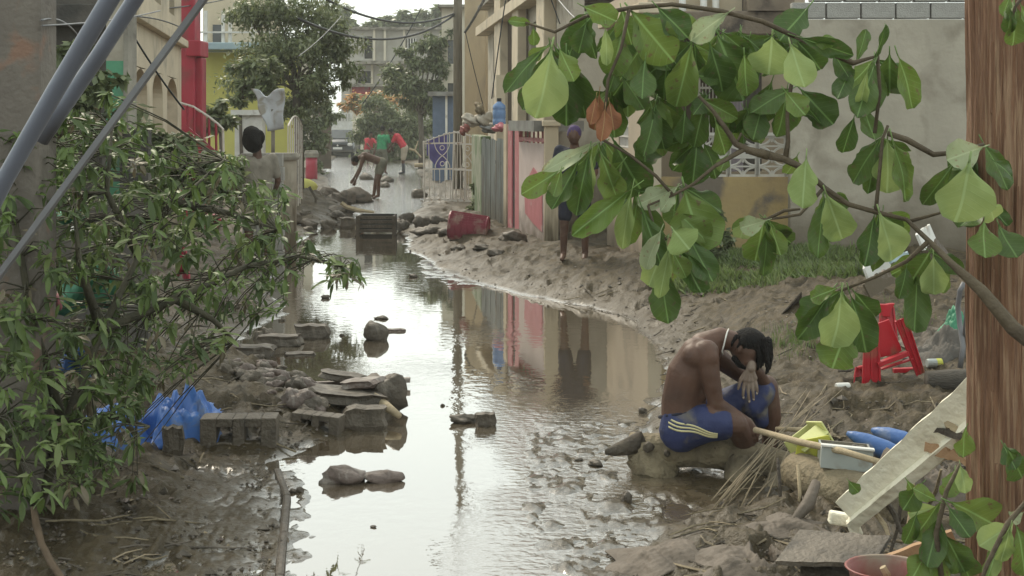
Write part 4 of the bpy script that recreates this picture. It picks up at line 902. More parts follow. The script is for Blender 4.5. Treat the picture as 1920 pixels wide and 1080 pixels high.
# ------------------------------------------------------------------ log, rubble and wreckage
M_BARK = pm('muddy_bark', (.25, .20, .125), (.165, .13, .082), scale=7, st=(1, 1, 1), bump=1.0, bscale=26, rough=.8, c3=(.10, .078, .052), s3=4, t3=(.52, .66))
M_BARKD = pm('dark_bark', (.05, .038, .028), (.10, .08, .058), scale=7, bump=.8, bscale=26)
M_STRAW = pm('dry_cane', (.27, .21, .135), (.18, .14, .09), scale=9, bump=.2)
M_STICK = pm('pale_stick', (.42, .33, .21), (.32, .25, .16), scale=9, bump=.2, st=(4, 4, 4))
M_YBOX = pm('yellow_plastic', (.50, .49, .07), (.42, .42, .06), scale=5, rough=.4, bump=.05, c3=(.25, .22, .12), s3=6)
M_YPALE = pm('pale_yellow_plastic', (.60, .60, .25), (.5, .5, .2), scale=5, rough=.4, bump=.05)
M_GBOX = pm('grey_plastic', (.36, .38, .36), (.29, .31, .29), scale=4, rough=.45, bump=.05, c3=(.2, .17, .13), s3=5)
M_BLUEP = pm('blue_plastic', (.05, .12, .32), (.07, .14, .30), scale=5, rough=.45, bump=.2, c3=(.18, .2, .25), s3=5, t3=(.55, .7))
M_PBOARD = pm('flaking_cream_paint', (.88, .82, .66), (.78, .71, .55), scale=5, rough=.6, bump=.5, bscale=22, c3=(.42, .34, .23), s3=5, t3=(.58, .70))
M_TIMB = pm('raw_timber', (.40, .24, .13), (.29, .17, .09), scale=4, st=(1, 1, 1), bump=.3)
M_REDP = pm('red_plastic', (.43, .016, .026), (.34, .014, .022), scale=5, rough=.35, bump=.04, c3=(.25, .10, .06), s3=7, t3=(.58, .7))
M_BASIN = pm('dull_red_basin', (.27, .07, .06), (.22, .09, .07), scale=5, rough=.45, bump=.05, c3=(.25, .2, .15), s3=5)
M_PIPEG = pm('muddy_log', (.085, .07, .055), (.05, .042, .034), scale=6, bump=.5, st=(1, 5, 5))
M_STONE = pm('muddy_stone', (.105, .083, .062), (.06, .048, .036), scale=7, rough=.6, bump=.7, bscale=24, c3=(.17, .14, .11), s3=5)
M_STONEP = pm('mauve_stone', (.17, .125, .105), (.10, .075, .062), scale=8, rough=.55, bump=.6, bscale=28, c3=(.28, .24, .21), s3=7)
M_CBLOCK = pm('muddy_block', (.135, .108, .08), (.085, .068, .05), scale=5, rough=.6, bump=.6, bscale=40, c3=(.055, .044, .033), s3=4)
M_TARP = pm('blue_tarp', (.045, .13, .42), (.06, .17, .46), scale=4, rough=.4, bump=.4, bscale=9, c3=(.14, .16, .22), s3=5, t3=(.56, .68))
M_CLOTHG = pm('green_tarp', (.05, .22, .12), (.035, .15, .085), scale=5, rough=.6, bump=.3, bscale=12)
M_CRATER = pm('raspberry_plastic', (.27, .04, .065), (.20, .035, .05), scale=6, rough=.45, bump=.05, c3=(.33, .2, .17), s3=5)
M_CLOTH = pm('pale_cloth', (.48, .43, .36), (.36, .32, .26), scale=6, bump=.5, bscale=14, rough=.9)
M_CLBR = pm('muddy_cloth', (.13, .10, .075), (.08, .062, .046), scale=4, bump=.6, bscale=14, rough=.7)
M_LBARK = pm('utility_pole_wood', (.32, .165, .092), (.20, .10, .06), scale=5, st=(16, 16, .7), bump=.85, bscale=9, bst=(26, 26, .9), rough=.75, c3=(.42, .26, .16), s3=4.5, t3=(.50, .62), detail=9)
M_GRASS = pm('grass', (.075, .125, .04), (.05, .085, .03), scale=3, bump=0)
def single(b, name, label, cat, mat, org, group=None, smooth=False, bevel=0):
    return tag(b.build(name, mat, org=org, smooth=smooth, bevel=bevel), label, cat, group)
# ---- the log under the man
lg = thing('fallen_log', 'thick mud coated log on short stubs carrying the seated man', 'log', P(1290, 890, 8.7))
b = MB(); ax = [P(1190, 850, 8.85), P(1212, 847, 8.82), P(1250, 846, 8.80), P(1300, 846, 8.78), P(1350, 848, 8.74), P(1410, 862, 8.68), P(1480, 887, 8.55), P(1560, 915, 8.4), P(1640, 945, 8.25), P(1760, 985, 8.0)]
b.tube(ax, [.12, .112, .10, .092, .092, .10, .115, .118, .12, .12], 20, wob=.07); b.build('trunk', M_BARK, lg, smooth=True)
b = MB(); b.tube([P(1206, 852, 8.8), P(1222, 880, 8.76), P(1240, 908, 8.74)], [.115, .105, .125], 12, wob=.06); b.build('stub', M_BARK, lg, smooth=True)
b = MB(); b.tube([P(1228, 858, 8.78), P(1250, 872, 8.76), P(1264, 890, 8.74)], [.09, .06, .045], 12, wob=.06); b.build('stub', M_BARK, lg, smooth=True)
b = MB(); b.tube([P(1390, 868, 8.66), P(1382, 895, 8.6), P(1384, 935, 8.5)], [.095, .08, .095], 12, wob=.06); b.build('stub', M_BARK, lg, smooth=True)
b = MB(); b.tube([P(1200, 832, 8.8), P(1172, 838, 8.75), P(1150, 846, 8.72), P(1136, 848, 8.7)], [.075, .05, .032, .016], 10, wob=.12); b.build('root', M_BARKD, lg, smooth=True)
b = MB(); b.tube([P(1455, 900, 8.4), P(1430, 935, 8.1), P(1372, 975, 7.9), P(1330, 992, 7.85)], [.05, .036, .026, .014], 8, wob=.1); b.build('root', M_BARK, lg, smooth=True)
b = MB()
for i, (px, py, r_) in enumerate(((1216, 838, .03), (1340, 842, .018), (1470, 872, .02), (1250, 850, .02))): b.ell(P(px, py, 8.68), r_, n=8, m=6, noise=.2, seed=i)
b.build('knots', M_BARKD, lg, smooth=True)['kind'] = 'stuff'
# second trunk piece lower right
t = single(MB().tube([P(1490, 880, 8.0), P(1540, 905, 7.8), P(1600, 930, 7.6), P(1680, 958, 7.4)], [.10, .12, .125, .12], 16, wob=.05), 'log', 'stubby muddy trunk piece beneath the grey plastic drawer', 'log', M_BARK, P(1560, 960, 7.7), smooth=True)
# ---- bundle of canes crossing in front of the log
t = thing('cane_bundle', 'loose bundle of long dry canes slanting across the log beside the man', 'canes', P(1330, 985, 7.9))
rg = random.Random(12)
for k in range(15):
    e0 = (1318+rg.uniform(0, 120), 985-rg.uniform(0, 60)+rg.uniform(-10, 30)); e1 = (1588-rg.uniform(0, 75)+rg.uniform(-8, 8), 728+rg.uniform(0, 50))
    if k % 4 == 0: e1 = (1500+rg.uniform(-30, 40), 800+rg.uniform(-20, 30))
    p0, p1 = P(e0[0], e0[1], 7.75+rg.uniform(-.1, .1)), P(e1[0], e1[1], 9.1+rg.uniform(-.2, .1)); mid = p0.lerp(p1, .5)+Vector((rg.uniform(-.06, .06), 0, rg.uniform(-.03, .07)))
    b = MB(); b.tube([p0, p0.lerp(mid, .5)+Vector((0, 0, .01)), mid, mid.lerp(p1, .5)+Vector((0, 0, .01)), p1], [.0042, .0042, .0038, .003, .002], 5); b.build('cane', M_STRAW if k % 3 else M_BARK, t, smooth=True)
b = MB(); b.tube([P(1416, 806, 8.3), P(1500, 829, 7.95), P(1580, 846, 7.6), P(1655, 868, 7.35)], [.017, .019, .018, .016], 8); single(b, 'pole_stick', 'pale peeled stick lying level from the man\'s hand over the canes', 'stick', M_STICK, P(1520, 840, 8), smooth=True)
b = MB(); b.tube([P(1455, 804, 8.6), P(1500, 806, 8.5), P(1545, 802, 8.4)], [.012, .014, .01], 7); single(b, 'stick', 'short pale stick behind the long peeled stick', 'stick', M_STICK, P(1500, 806, 8.5), smooth=True)
# upright twigs in front of the log
for i, (x0, y0_, x1, y1, lab) in enumerate(((1458, 858, 1460, 985, 'thin dark upright stake left of two in front of the log'), (1496, 872, 1496, 980, 'thin pale upright stake right of two in front of the log'))):
    b = MB(); b.tube([P(x0, y0_, 7.75), P((x0+x1)/2+4, (y0_+y1)/2, 7.7), P(x1, y1, 7.65)], [.009, .010, .008], 6); single(b, 'stake', lab, 'stick', (M_BARKD, M_STICK)[i], P(x1, y1, 7.65), smooth=True)
# ---- yellow container
t = thing('yellow_container', 'broken yellow green plastic container among the canes', 'container', P(1530, 860, 8.0))
b = MB(); b.prism([(0, 0), (.20, .02), (.185, .13), (.02, .10)], 0, .012, 'y', M=Matrix.Translation(P(1490, 862, 7.95))); b.build('front_panel', M_YBOX, t)
o_ = P(1520, 822, 8.0); M = Matrix.Translation(o_) @ Matrix.Rotation(R(-32), 4, 'Y') @ Matrix.Rotation(R(20), 4, 'Z')
b = MB(); b.box(-.09, .09, -.005, .005, -.05, .05, M @ Matrix.Rotation(R(-60), 4, 'X')); b.box(.085, .097, -.03, .14, -.09, .045, M); b.box(-.09, .09, .13, .14, -.07, .03, M); b.build('shell', M_YPALE, t, bevel=.003)
b = MB(); b.box(-.07, .08, .0, .13, -.085, -.075, M); b.build('base', M_YBOX, t)
# ---- grey drawer
t = thing('plastic_box', 'grey plastic drawer lying open under the pale stick', 'box', P(1590, 890, 7.7)); M = Matrix.Translation(P(1588, 862, 7.65)) @ Matrix.Rotation(R(4), 4, 'Y') @ Matrix.Rotation(R(-8), 4, 'Z')
b = MB(); b.box(-.13, .13, 0, .012, -.055, .055, M); b.build('front_panel', M_GBOX, t, bevel=.004)
b = MB(); b.box(-.13, -.12, .012, .26, -.05, .04, M); b.box(.12, .13, .012, .26, -.05, .04, M); b.box(-.12, .12, .25, .26, -.05, .04, M); b.box(-.12, .12, .012, .25, -.05, -.042, M); b.build('tray', M_GBOX, t)
b = MB(); b.box(-.135, .135, -.01, .03, .056, .068, M); b.build('lip', M_WHITE, t, bevel=.003)
b = MB()
for k in range(6): b.ell(P(1560+k*11, 838+rg.uniform(-2, 4), 7.8), (.02, .02, .012), n=7, m=5, noise=.2, seed=k)
b.build('mud_lumps', M_STONE, t)['kind'] = 'stuff'
# ---- blue plastic sandals / rolls
for i, (x0, y0_, x1, y1, dd, lab) in enumerate(((1588, 812, 1690, 858, 8.15, 'long blue plastic float in front of its twin, behind the cream board'), (1634, 806, 1716, 835, 8.35, 'blue plastic float lying behind and right of its twin'))):
    b = MB(); p0, p1 = P(x0, y0_, dd), P(x1, y1, dd-.15); b.tube([p0, p0.lerp(p1, .12), p0.lerp(p1, .35), p0.lerp(p1, .7), p1], [.012, .028, .046, .055, .05], 14); single(b, 'plastic_float', lab, 'float', M_BLUEP, p1, 'blue plastic floats', smooth=True)
# ---- big cream board, splintered
t = thing('broken_board', 'large splintered cream painted board leaning against the brown pole', 'board', P(1600, 1000, 7.0))
def board(p0, p1, w0, w1, T, up, jag, seed, mb):
    rg_ = random.Random(seed); p0, p1, up = Vector(p0), Vector(p1), Vector(up); ax_ = (p1-p0); n_ = 14; side = (up-ax_*(up.dot(ax_)/ax_.length_squared)).normalized(); nrm = ax_.normalized().cross(side)
    vs = []
    for i in range(n_+1):
        f = i/n_; c = p0+ax_*f; w_ = w0+(w1-w0)*f
        for s_ in (0, 1):
            e_ = side*(w_*(s_-.5)+rg_.uniform(-jag, jag)*(1 if s_ else .5))
            vs.append(c+e_); vs.append(c+e_+nrm*T)
    fs = []
    for i in range(n_):
        a_ = i*4; fs += [(a_, a_+2, a_+6, a_+4), (a_+1, a_+5, a_+7, a_+3), (a_, a_+4, a_+5, a_+1), (a_+2, a_+3, a_+7, a_+6)]
    fs += [(0, 1, 3, 2), (n_*4, n_*4+2, n_*4+3, n_*4+1)]
    mb.add(vs, fs)
b = MB(); board(P(1594, 958, 7.0), P(1860, 730, 6.35), .15, .21, .035, (-.6, .15, .8), .005, 3, b); b.build('plank', M_PBOARD, t)
b = MB(); board(P(1606, 985, 6.98), P(1835, 800, 6.4), .075, .07, .05, (.55, -.3, .8), .006, 5, b); b.build('edge_strip', M_PBOARD, t)
b = MB(); board(P(1740, 835, 6.6), P(1830, 870, 6.35), .05, .03, .02, (.1, 0, 1), .012, 7, b); b.build('splinter', M_TIMB, t)
b = MB(); board(P(1745, 800, 6.6), P(1840, 830, 6.3), .03, .02, .02, (.1, 0, 1), .008, 8, b); b.build('splinter', M_BARKD, t)
b = MB(); board(P(1780, 790, 6.5), P(1815, 850, 6.4), .05, .02, .015, (1, 0, .4), .012, 9, b); b.build('splinter', M_STICK, t)
single(MB().box(-.045, .045, -.03, .03, -.03, .03, Matrix.Translation(P(1572, 972, 7.1)) @ Matrix.Rotation(R(10), 4, 'Y')), 'wood_chunk', 'small pale chunk of wood touching the lower end of the cream board', 'wood chunk', M_PBOARD, P(1572, 980, 7.1), bevel=.01)
single(MB().box(-.028, .028, -.02, .02, -.045, .045, Matrix.Translation(P(1602, 990, 7.0)) @ Matrix.Rotation(R(-20), 4, 'Y')), 'wood_chunk', 'pale splinter of wood hanging below the tip of the cream board', 'wood chunk', M_PBOARD, P(1602, 1000, 7), bevel=.01)
# flat boards lower right
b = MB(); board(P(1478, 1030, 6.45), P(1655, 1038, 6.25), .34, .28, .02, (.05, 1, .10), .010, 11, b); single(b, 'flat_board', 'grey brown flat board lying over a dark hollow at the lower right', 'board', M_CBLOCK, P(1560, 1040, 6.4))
single(MB().sheet(lambda u_, v_: P(1500+150*u_, 1052+34*v_, 6.4-.1*v_), 4, 2), 'hollow_shade', 'dark sheet painted as the shade in the hollow under the flat grey brown board', 'board', M_BARKD, P(1560, 1060, 7)).modifiers.new('s', 'SOLIDIFY').thickness = .02  # dark sheet closing the hollow below the board, shade put into its colour
b = MB(); board(P(1650, 1060, 6.0), P(1790, 1008, 5.95), .07, .07, .045, (.25, 0, 1), .004, 13, b); single(b, 'timber', 'raw orange brown timber offcut at the lower right above the red basin', 'timber', M_TIMB, P(1720, 1040, 6.5))
b = MB(); M = Matrix.Translation(P(1665, 1105, 5.75)); b.lathe([(.12, -.05), (.135, .0), (.152, .085), (.16, .09), (.165, .086), (.160, .08), (.145, .075), (.128, .0), (.12, -.035)], n=28, M=M); single(b, 'basin', 'dull red plastic basin cut by the bottom edge of the picture', 'basin', M_BASIN, P(1665, 1130, 5.75), smooth=True)
b = MB(); b.tube([P(1655, 1063, 5.72), P(1662, 1075, 5.72), P(1668, 1092, 5.72)], [.014, .016, .01], 6); single(b, 'stick', 'stub of pale wood standing in the red basin', 'stick', M_STICK, P(1660, 1080, 5.72))
# muddy rags at the bottom right and centre right
def rag(name, label, px, py, w_, dp, hh, mat, seed, z=None, cat='cloth', yaw=0, group=None):
    c = GT(px, py); rg_ = random.Random(seed); ph = [rg_.uniform(0, 6) for _ in range(5)]
    def fn(u_, v_):
        a_ = (u_-.5)*w_; c_ = (v_-.5)*dp; ca, sa = math.cos(yaw), math.sin(yaw); x_ = c.x+a_*ca-c_*sa; y_ = c.y+a_*sa+c_*ca
        e_ = max(0, 1-((u_-.5)**2+(v_-.5)**2)*3.6); wob = math.sin(u_*13+ph[0]+v_*4)*.3+math.sin(v_*15+ph[1]+u_*6)*.25+math.sin((u_+v_)*23+ph[2])*.18+abs(math.sin(u_*31+ph[3]+v_*12))*.3+abs(math.sin(v_*37-u_*17+ph[4]))*.25
        k = 1+.14*math.sin(math.atan2(v_-.5, u_-.5)*5+ph[3])
        return Vector((c.x+(x_-c.x)*k, c.y+(y_-c.y)*k, max(hz(x_, y_), 0)+.006+hh*e_*(.7+wob*.6)))
    b = MB(); b.sheet(fn, 46, 36); o = single(b, name, label, cat, mat, c, group, smooth=True); sf = o.modifiers.new('s', 'SOLIDIFY'); sf.thickness = .006; sf.offset = -1; return o
rag('muddy_rag', 'crumpled mud soaked cloth at the bottom right of the lane beside the kerb of rubble', 1230, 1050, .42, .5, .05, M_CLBR, 3)
rag('muddy_rag', 'dark mud soaked sheet between the two rags at the bottom right', 1390, 1060, .5, .5, .045, M_CLBR, 4)
rag('muddy_rag', 'muddy cloth folded in front of the flat board', 1470, 990, .35, .3, .035, M_CLBR, 5)
b = MB(); b.tube([P(1418, 1040, 7.1), P(1450, 1010, 7.2), P(1475, 1005, 7.3)], [.01, .012, .008], 6); single(b, 'twig', 'dark twig poking out by the flat board', 'twig', M_BARKD, P(1440, 1020, 7.2))
b = MB(); b.tube([P(1530, 905, 7.4), P(1515, 945, 7.3), P(1490, 975, 7.2), P(1478, 1000, 7.15)], [.025, .035, .022, .008], 7); single(b, 'bark_strip', 'curled strip of bark hanging below the grey drawer', 'bark', M_CLBR, P(1500, 960, 7.3), smooth=True)
for i, (x0, y0_, x1, y1, r_, mm) in enumerate(((1640, 960, 1668, 1010, .012, M_STICK), (1655, 930, 1690, 1000, .014, M_BARKD), (1690, 935, 1665, 1050, .010, M_BARKD), (1710, 905, 1700, 1000, .013, M_STICK), (1600, 1010, 1760, 1020, .007, M_STRAW), (1735, 960, 1765, 880, .010, M_BARK))):
    b = MB(); b.tube([P(x0, y0_, 6.9), P((x0+x1)/2+5, (y0_+y1)/2, 6.85), P(x1, y1, 6.8)], [r_, r_, r_*.6], 6); single(b, 'twig', ['short pale twig under the splintered board', 'short dark twig under the splintered board', 'thin dark twig reaching from the board down to the raw timber', 'pale twig beside the leaves below the cream board', 'thin straw lying level over the flat board', 'brown twig leaning up behind the lower right leaves'][i], 'twig', mm, P(x1, y1, 6.8), 'twigs in the wreckage pile')
# brown pile of earth / sacking behind the board
rag('sacking', 'brown muddy sacking heaped behind the cream board', 1700, 930, .55, .7, .2, M_CLBR, 8)
# ---- red stool lying over
t = thing('red_stool', 'red plastic stool lying on its side on the mud bank', 'stool', GT(1665, 722))
sc0 = GT(1672, 722).y; 
def s3(px, py, dy=0): return P(px, py, sc0+dy)
def quadbar(mb, a_, b2, w_, T): mb.bar(a_, b2, w_, T, up=(0, 0, 1) if abs((Vector(b2)-Vector(a_)).normalized().z) < .8 else (0, 1, 0))
def leg(name, pa, pb, wa, wb, T=.02):
    """flat tapering moulded leg between two points with a raised rim on both sides"""
    pa, pb = Vector(pa), Vector(pb); ax_ = (pb-pa).normalized(); sd = ax_.cross(Vector((0, 1, 0))).normalized(); fw = sd.cross(ax_)
    b = MB()
    for (o0, o1, t0, t1) in ((-.5, .5, 0, .004), (-.5, -.38, -.012, .012), (.38, .5, -.012, .012), (-.06, .06, -.008, .01)):
        vs = []
        for (p_, w_) in ((pa, wa), (pb, wb)):
            for (o_, t_) in ((o0, t0), (o1, t0), (o1, t1), (o0, t1)): vs.append(p_+sd*w_*o_+fw*(t_))
        b.add(vs, [(0, 1, 2, 3), (4, 7, 6, 5), (0, 4, 5, 1), (1, 5, 6, 2), (2, 6, 7, 3), (3, 7, 4, 0)])
    return b.build(name, M_REDP, t, bevel=.002)
leg('leg', s3(1634, 632), s3(1634, 722), .10, .125)
leg('leg', s3(1689, 598), s3(1726, 702, .05), .085, .06)
leg('leg', s3(1663, 575, .28), s3(1666, 668, .22), .095, .15)
leg('leg', s3(1612, 690, .25), s3(1608, 722, .2), .06, .065)
b = MB(); b.prism([((x_-960)*sc0/F, H-(y_-HY)*sc0/F) for x_, y_ in ((1652, 612), (1676, 603), (1698, 655), (1700, 664), (1660, 676))], sc0+.12, sc0+.14, 'y'); b.build('seat', M_REDP, t, bevel=.004)
b = MB(); b.bar(s3(1645, 684, -.01), s3(1702, 662, .0), .055, .03, up=(0, 0, 1)); b.bar(s3(1652, 692, .03), s3(1712, 672, .05), .04, .012, up=(0, 0, 1)); b.build('stretcher', M_REDP, t, bevel=.003)
b = MB(); b.bar(s3(1608, 690, .24), s3(1650, 682, .2), .05, .02, up=(0, 0, 1)); b.build('stretcher', M_REDP, t, bevel=.003)
b = MB(); b.bar(s3(1675, 695, .3), s3(1715, 693, .3), .05, .03, up=(0, 0, 1)); b.build('stretcher', M_REDP, t, bevel=.003)
b = MB(); b.prism([(-.058, .0), (-.045, -.012), (-.028, -.055), (-.03, -.085), (.03, -.085), (.032, -.05), (.052, -.008), (.06, .005), (.03, .004), (0, -.002)], -.015, .03, 'y', M=Matrix.Translation(s3(1661, 570, .26))); b.build('seat_corner', M_REDP, t, bevel=.004)
# ---- small rubbish near the stool
def can(name, label, px, py, L_, r_, mat, ang, cat='can', capm=None, dy=0):
    c = GT(px, py); c = Vector((c.x, c.y+dy, max(hz(c.x, c.y), 0)+r_)); M = Matrix.Translation(c) @ Matrix.Rotation(ang, 4, 'Z') @ Matrix.Rotation(R(90), 4, 'Y')
    if capm is None:
        b = MB(); b.lathe([(r_*.85, -L_/2), (r_, -L_/2+.01), (r_, L_/2-.01), (r_*.85, L_/2)], n=14, M=M); return single(b, name, label, cat, mat, c)
    t_ = thing(name, label, cat, c); b = MB(); b.lathe([(r_*.85, -L_/2), (r_, -L_/2+.01), (r_, L_*.1), (r_*.9, L_*.12)], n=14, M=M); b.build('body', mat, t_)
    b = MB(); b.lathe([(r_*1.02, L_*.1), (r_*1.02, L_/2-.005), (r_*.8, L_/2)], n=14, M=M); b.build('cap', capm, t_)
can('white_can', 'small white can on the mud just left of the red stool', 1580, 731, .095, .024, M_WHITE, R(12))
can('yellow_can', 'grey can with bright yellow label beside the muddy log', 1752, 690, .11, .033, M_GBOX, R(8), capm=M_YBOX)
b = MB(); c0 = GT(1745, 735); b.tube([P(1738, 716, c0.y), P(1780, 714, c0.y), P(1850, 712, c0.y-.05)], [.07, .072, .07], 16, wob=.03); single(b, 'short_log', 'dark muddy round log lying against the brown pole', 'log', M_PIPEG, c0, smooth=True)
b = MB(); b.box(-.16, .16, -.09, .09, -.012, .012, Matrix.Translation(P(1790, 624, 11.4)) @ Matrix.Rotation(R(-14), 4, 'Y') @ Matrix.Rotation(R(20), 4, 'X')); single(b, 'white_plank', 'small white plank on the rubbish beside the brown pole', 'plank', M_WHITE, P(1790, 630, 11.4))
# tangled dark sheet and cable by the pole
for i, (px, py, w_, dp, hh, mm, lab) in enumerate(((1770, 668, .5, .5, .16, M_DGREY, 'dark crumpled sheeting between the stool and the brown pole'), (1735, 640, .4, .4, .1, M_CLBR, 'muddy brown rag behind the red stool'), (1792, 640, .3, .3, .2, M_CLOTHG, 'dark green bag by the brown pole'))):
    rag('crumpled_sheet', lab, px, py, w_, dp, hh, mm, 20+i)
b = MB(); b.tube([P(1808, 530, 10), P(1800, 545, 10), P(1796, 575, 10.1), P(1800, 610, 10.1), P(1806, 650, 10), P(1800, 690, 10)], .018, 8); single(b, 'grey_hose', 'grey hose curving down beside the brown pole', 'hose', M_WIREG, P(1800, 690, 10), smooth=True)
b = MB(); b.tube([P(1816, 540, 9.9), P(1812, 580, 9.9), P(1808, 620, 10.0), P(1814, 660, 10.2)], .012, 8); single(b, 'grey_cable', 'thin grey cable looped beside the hose at the brown pole', 'cable', M_WIREG, P(1812, 660, 9.9), smooth=True)
# white boards and brown panel further up the bank
for i, (x0, y0_, x1, y1, dd, w_, mm, lab) in enumerate(((1722, 455, 1745, 436, 13.5, .16, M_WHITE, 'small torn white panel standing on the upper bank'), (1622, 545, 1700, 500, 13.0, .14, M_PALEP, 'pinkish split board sloping on the upper bank'), (1620, 512, 1665, 495, 13.4, .10, M_WHITE, 'white torn board above the pinkish split board'), (1752, 460, 1790, 500, 13.8, .14, M_CLBR, 'brown bent panel right of the torn white panel'), (1665, 486, 1700, 480, 13.4, .09, M_AQUA, 'pale green scrap of board on the upper bank'), (1440, 615, 1500, 560, 13.0, .03, M_BARKD, 'dark bent strip of metal behind the man\'s head'))):
    b = MB(); board(P(x0, y0_, dd), P(x1, y1, dd+.3), w_, w_*.8, .025, (-.3, .2, 1), .02, 30+i, b); single(b, 'board', lab, 'board', mm, P(x0, y0_, dd), 'scraps of board on the upper bank')
b = MB(); b.sheet(lambda u_, v_: P(1444+58*u_, 612-50*u_+(v_-.5)*(30*u_), 13.0+.3*v_), 6, 2); o = single(b, 'metal_sheet', 'bent rusty sheet sticking out of the bank behind the man', 'metal sheet', M_BARKD, P(1470, 600, 13)); o.modifiers.new('s', 'SOLIDIFY').thickness = .01
# ---- blocks, stones and heaps in the water
def bobj(label, name, px, py, w_, dp, hh, yaw, mat=M_CBLOCK, tilt=0, roll=0, sink=.03, cat='block', group=None, bev=.012, dz=0):
    c = GT(px, py); z_ = max(hz(c.x, c.y), 0.0)-sink+dz
    M = Matrix.Translation((c.x, c.y+dp/2, z_+hh/2)) @ Matrix.Rotation(yaw, 4, 'Z') @ Matrix.Rotation(tilt, 4, 'Y') @ Matrix.Rotation(roll, 4, 'X')
    m = MB(); rg_ = random.Random(int(px*7+py)); 
    N_ = 5
    for (x_, y_, z2) in [(0, 0, 0)]:
        bm = bmesh.new(); bmesh.ops.create_cube(bm, size=1); bmesh.ops.subdivide_edges(bm, edges=bm.edges, cuts=3, use_grid_fill=True)
        for v in bm.verts:
            p_ = v.co; k = Vector((math.sin(p_.y*9+px)+math.sin(p_.z*7+py), math.sin(p_.x*8+px)+math.sin(p_.z*11), math.sin(p_.x*10+py)+math.sin(p_.y*9)))*.05
            r_ = max(abs(p_.x), abs(p_.y), abs(p_.z)); cc = p_.length/.866; v.co = p_*(1-.30*max(0, cc-.72)) + k
            v.co = Vector((v.co.x*w_, v.co.y*dp, v.co.z*hh))
        me = bpy.data.meshes.new(name); bm.to_mesh(me); bm.free(); me.transform(M)
    o = link_mesh(name, me, mat, None, (c.x, c.y, z_), False); return tag(o, label, cat, group)
def cinder(label, px, py, yaw, on_side=True, mat=M_CBLOCK, sc=1.0, tilt=0, sink=.02, sky_=False):
    """hollow two cell block, cells opening towards the camera when it lies on its side"""
    c = GT(px, py); W_, Hh, Dp = .47*sc, .19*sc, .2*sc; z_ = max(hz(c.x, c.y), 0)-sink
    M = Matrix.Translation((c.x, c.y, z_)) @ Matrix.Rotation(yaw, 4, 'Z') @ Matrix.Rotation(tilt, 4, 'Y') @ Matrix.Translation((-W_/2, 0, 0))
    if sky_: M = M @ Matrix.Translation((0, 0, Dp)) @ Matrix.Rotation(R(-90), 4, 'X')
    b = MB(); tw = .045*sc; cs = [(.10*sc, .20*sc), (.275*sc, .375*sc)]
    wall_with_holes(b, W_, Hh, Dp, [(x0, x1, tw*.9, Hh-tw*1.2) for x0, x1 in cs], M)
    o = b.build('hollow_block', mat, org=(c.x, c.y, z_), bevel=.006); return tag(o, label, 'block', 'hollow concrete blocks lying in the mud')
def stone(label, px, py, w_, dp, hh, mat=M_STONE, seed=0, sink=.3, cat='stone', group='stones in the muddy water', noise=.3, name='stone', yaw=0, dz=0):
    c = GT(px, py); z_ = max(hz(c.x, c.y), 0); b = MB(); b.ell((c.x, c.y+dp/2, z_+hh*(.5-sink*.5)+dz), (w_/2, dp/2, hh*(.5+sink*.5)), n=18, m=12, noise=noise, seed=seed, M=Matrix.Rotation(yaw, 3, 'Z'))
    b.v = [(x_+.012*math.sin(z2*60+seed)*w_*2, y_+.012*math.sin(x_*70+seed)*w_*2, z2+.01*math.sin(x_*55+y_*40)*w_*2) for x_, y_, z2 in b.v]
    o = b.build(name, mat, org=(c.x, c.y, z_), smooth=True); return tag(o, label, cat, group)
cinder('muddy hollow block with two square cells facing us, right of the blue tarp', 446, 836, R(3), mat=M_CBLOCK)
cinder('hollow block half sunk in mud near the square block', 588, 802, R(-12), sc=.7, tilt=R(4), sink=.05)
bobj('short upright block standing at the edge of the leaves', 'block', 320, 856, .12, .12, .19, R(10))
bobj('squat square block standing in the water below the rubble heap', 'block', 680, 808, .27, .22, .16, R(2), sink=.02)
bobj('dark wet slab on top of the rubble heap', 'slab', 640, 772, .50, .5, .09, R(14), tilt=R(5), mat=M_STONE, cat='slab', sink=.0, dz=.02)
bobj('flat mauve slab on the front of the rubble heap', 'slab', 678, 768, .26, .3, .06, R(-22), tilt=R(-7), mat=M_STONEP, cat='slab', sink=0, dz=.13)
bobj('thin mauve slab at the back of the rubble heap', 'slab', 640, 735, .34, .2, .06, R(-14), tilt=R(6), mat=M_STONE, cat='slab', sink=0, dz=.07)
stone('dark pointed boulder at the right of the rubble heap', 715, 775, .30, .34, .26, seed=5, noise=.35, group=None, cat='boulder', name='boulder')
b = MB(); b.tube([P(690, 737, 10.6), P(706, 748, 10.4), P(722, 760, 10.3), P(748, 779, 10.1)], [.028, .038, .036, .022], 10, wob=.08); single(b, 'wood_piece', 'pale broken piece of wood leaning on the rubble heap', 'wood', M_STICK, P(720, 770, 10.3), smooth=True)
b = MB(); b.bar(P(560, 722, 11.6), P(769, 712, 11.6), .06, .035); single(b, 'plank', 'thin dark plank lying level behind the rubble heap', 'plank', M_STONEP, P(660, 718, 11.6))
for i, (px, py, w_, dp, hh, yw, lab) in enumerate(((582, 636, .30, .25, .15, 4, 'farthest dark block in the row reaching into the water on the left'), (520, 650, .38, .25, .12, -5, 'long dark block in the row left of the farthest one'), (470, 672, .34, .3, .12, 3, 'dark block nearest the leaves in the row on the left'), (560, 668, .25, .2, .05, 12, 'thin slab awash beside the row of dark blocks'))):
    bobj(lab, 'block', px, py, w_, dp, hh, R(yw), mat=M_STONE, group='dark blocks reaching into the water')
stone('squarish dark stone alone in the middle of the water', 702, 640, .25, .22, .17, seed=21, noise=.18, sink=.2)
bobj('flat pale stone beside the dark stone in the middle of the water', 'stone', 742, 622, .17, .12, .05, R(3), mat=M_STONEP, cat='stone')
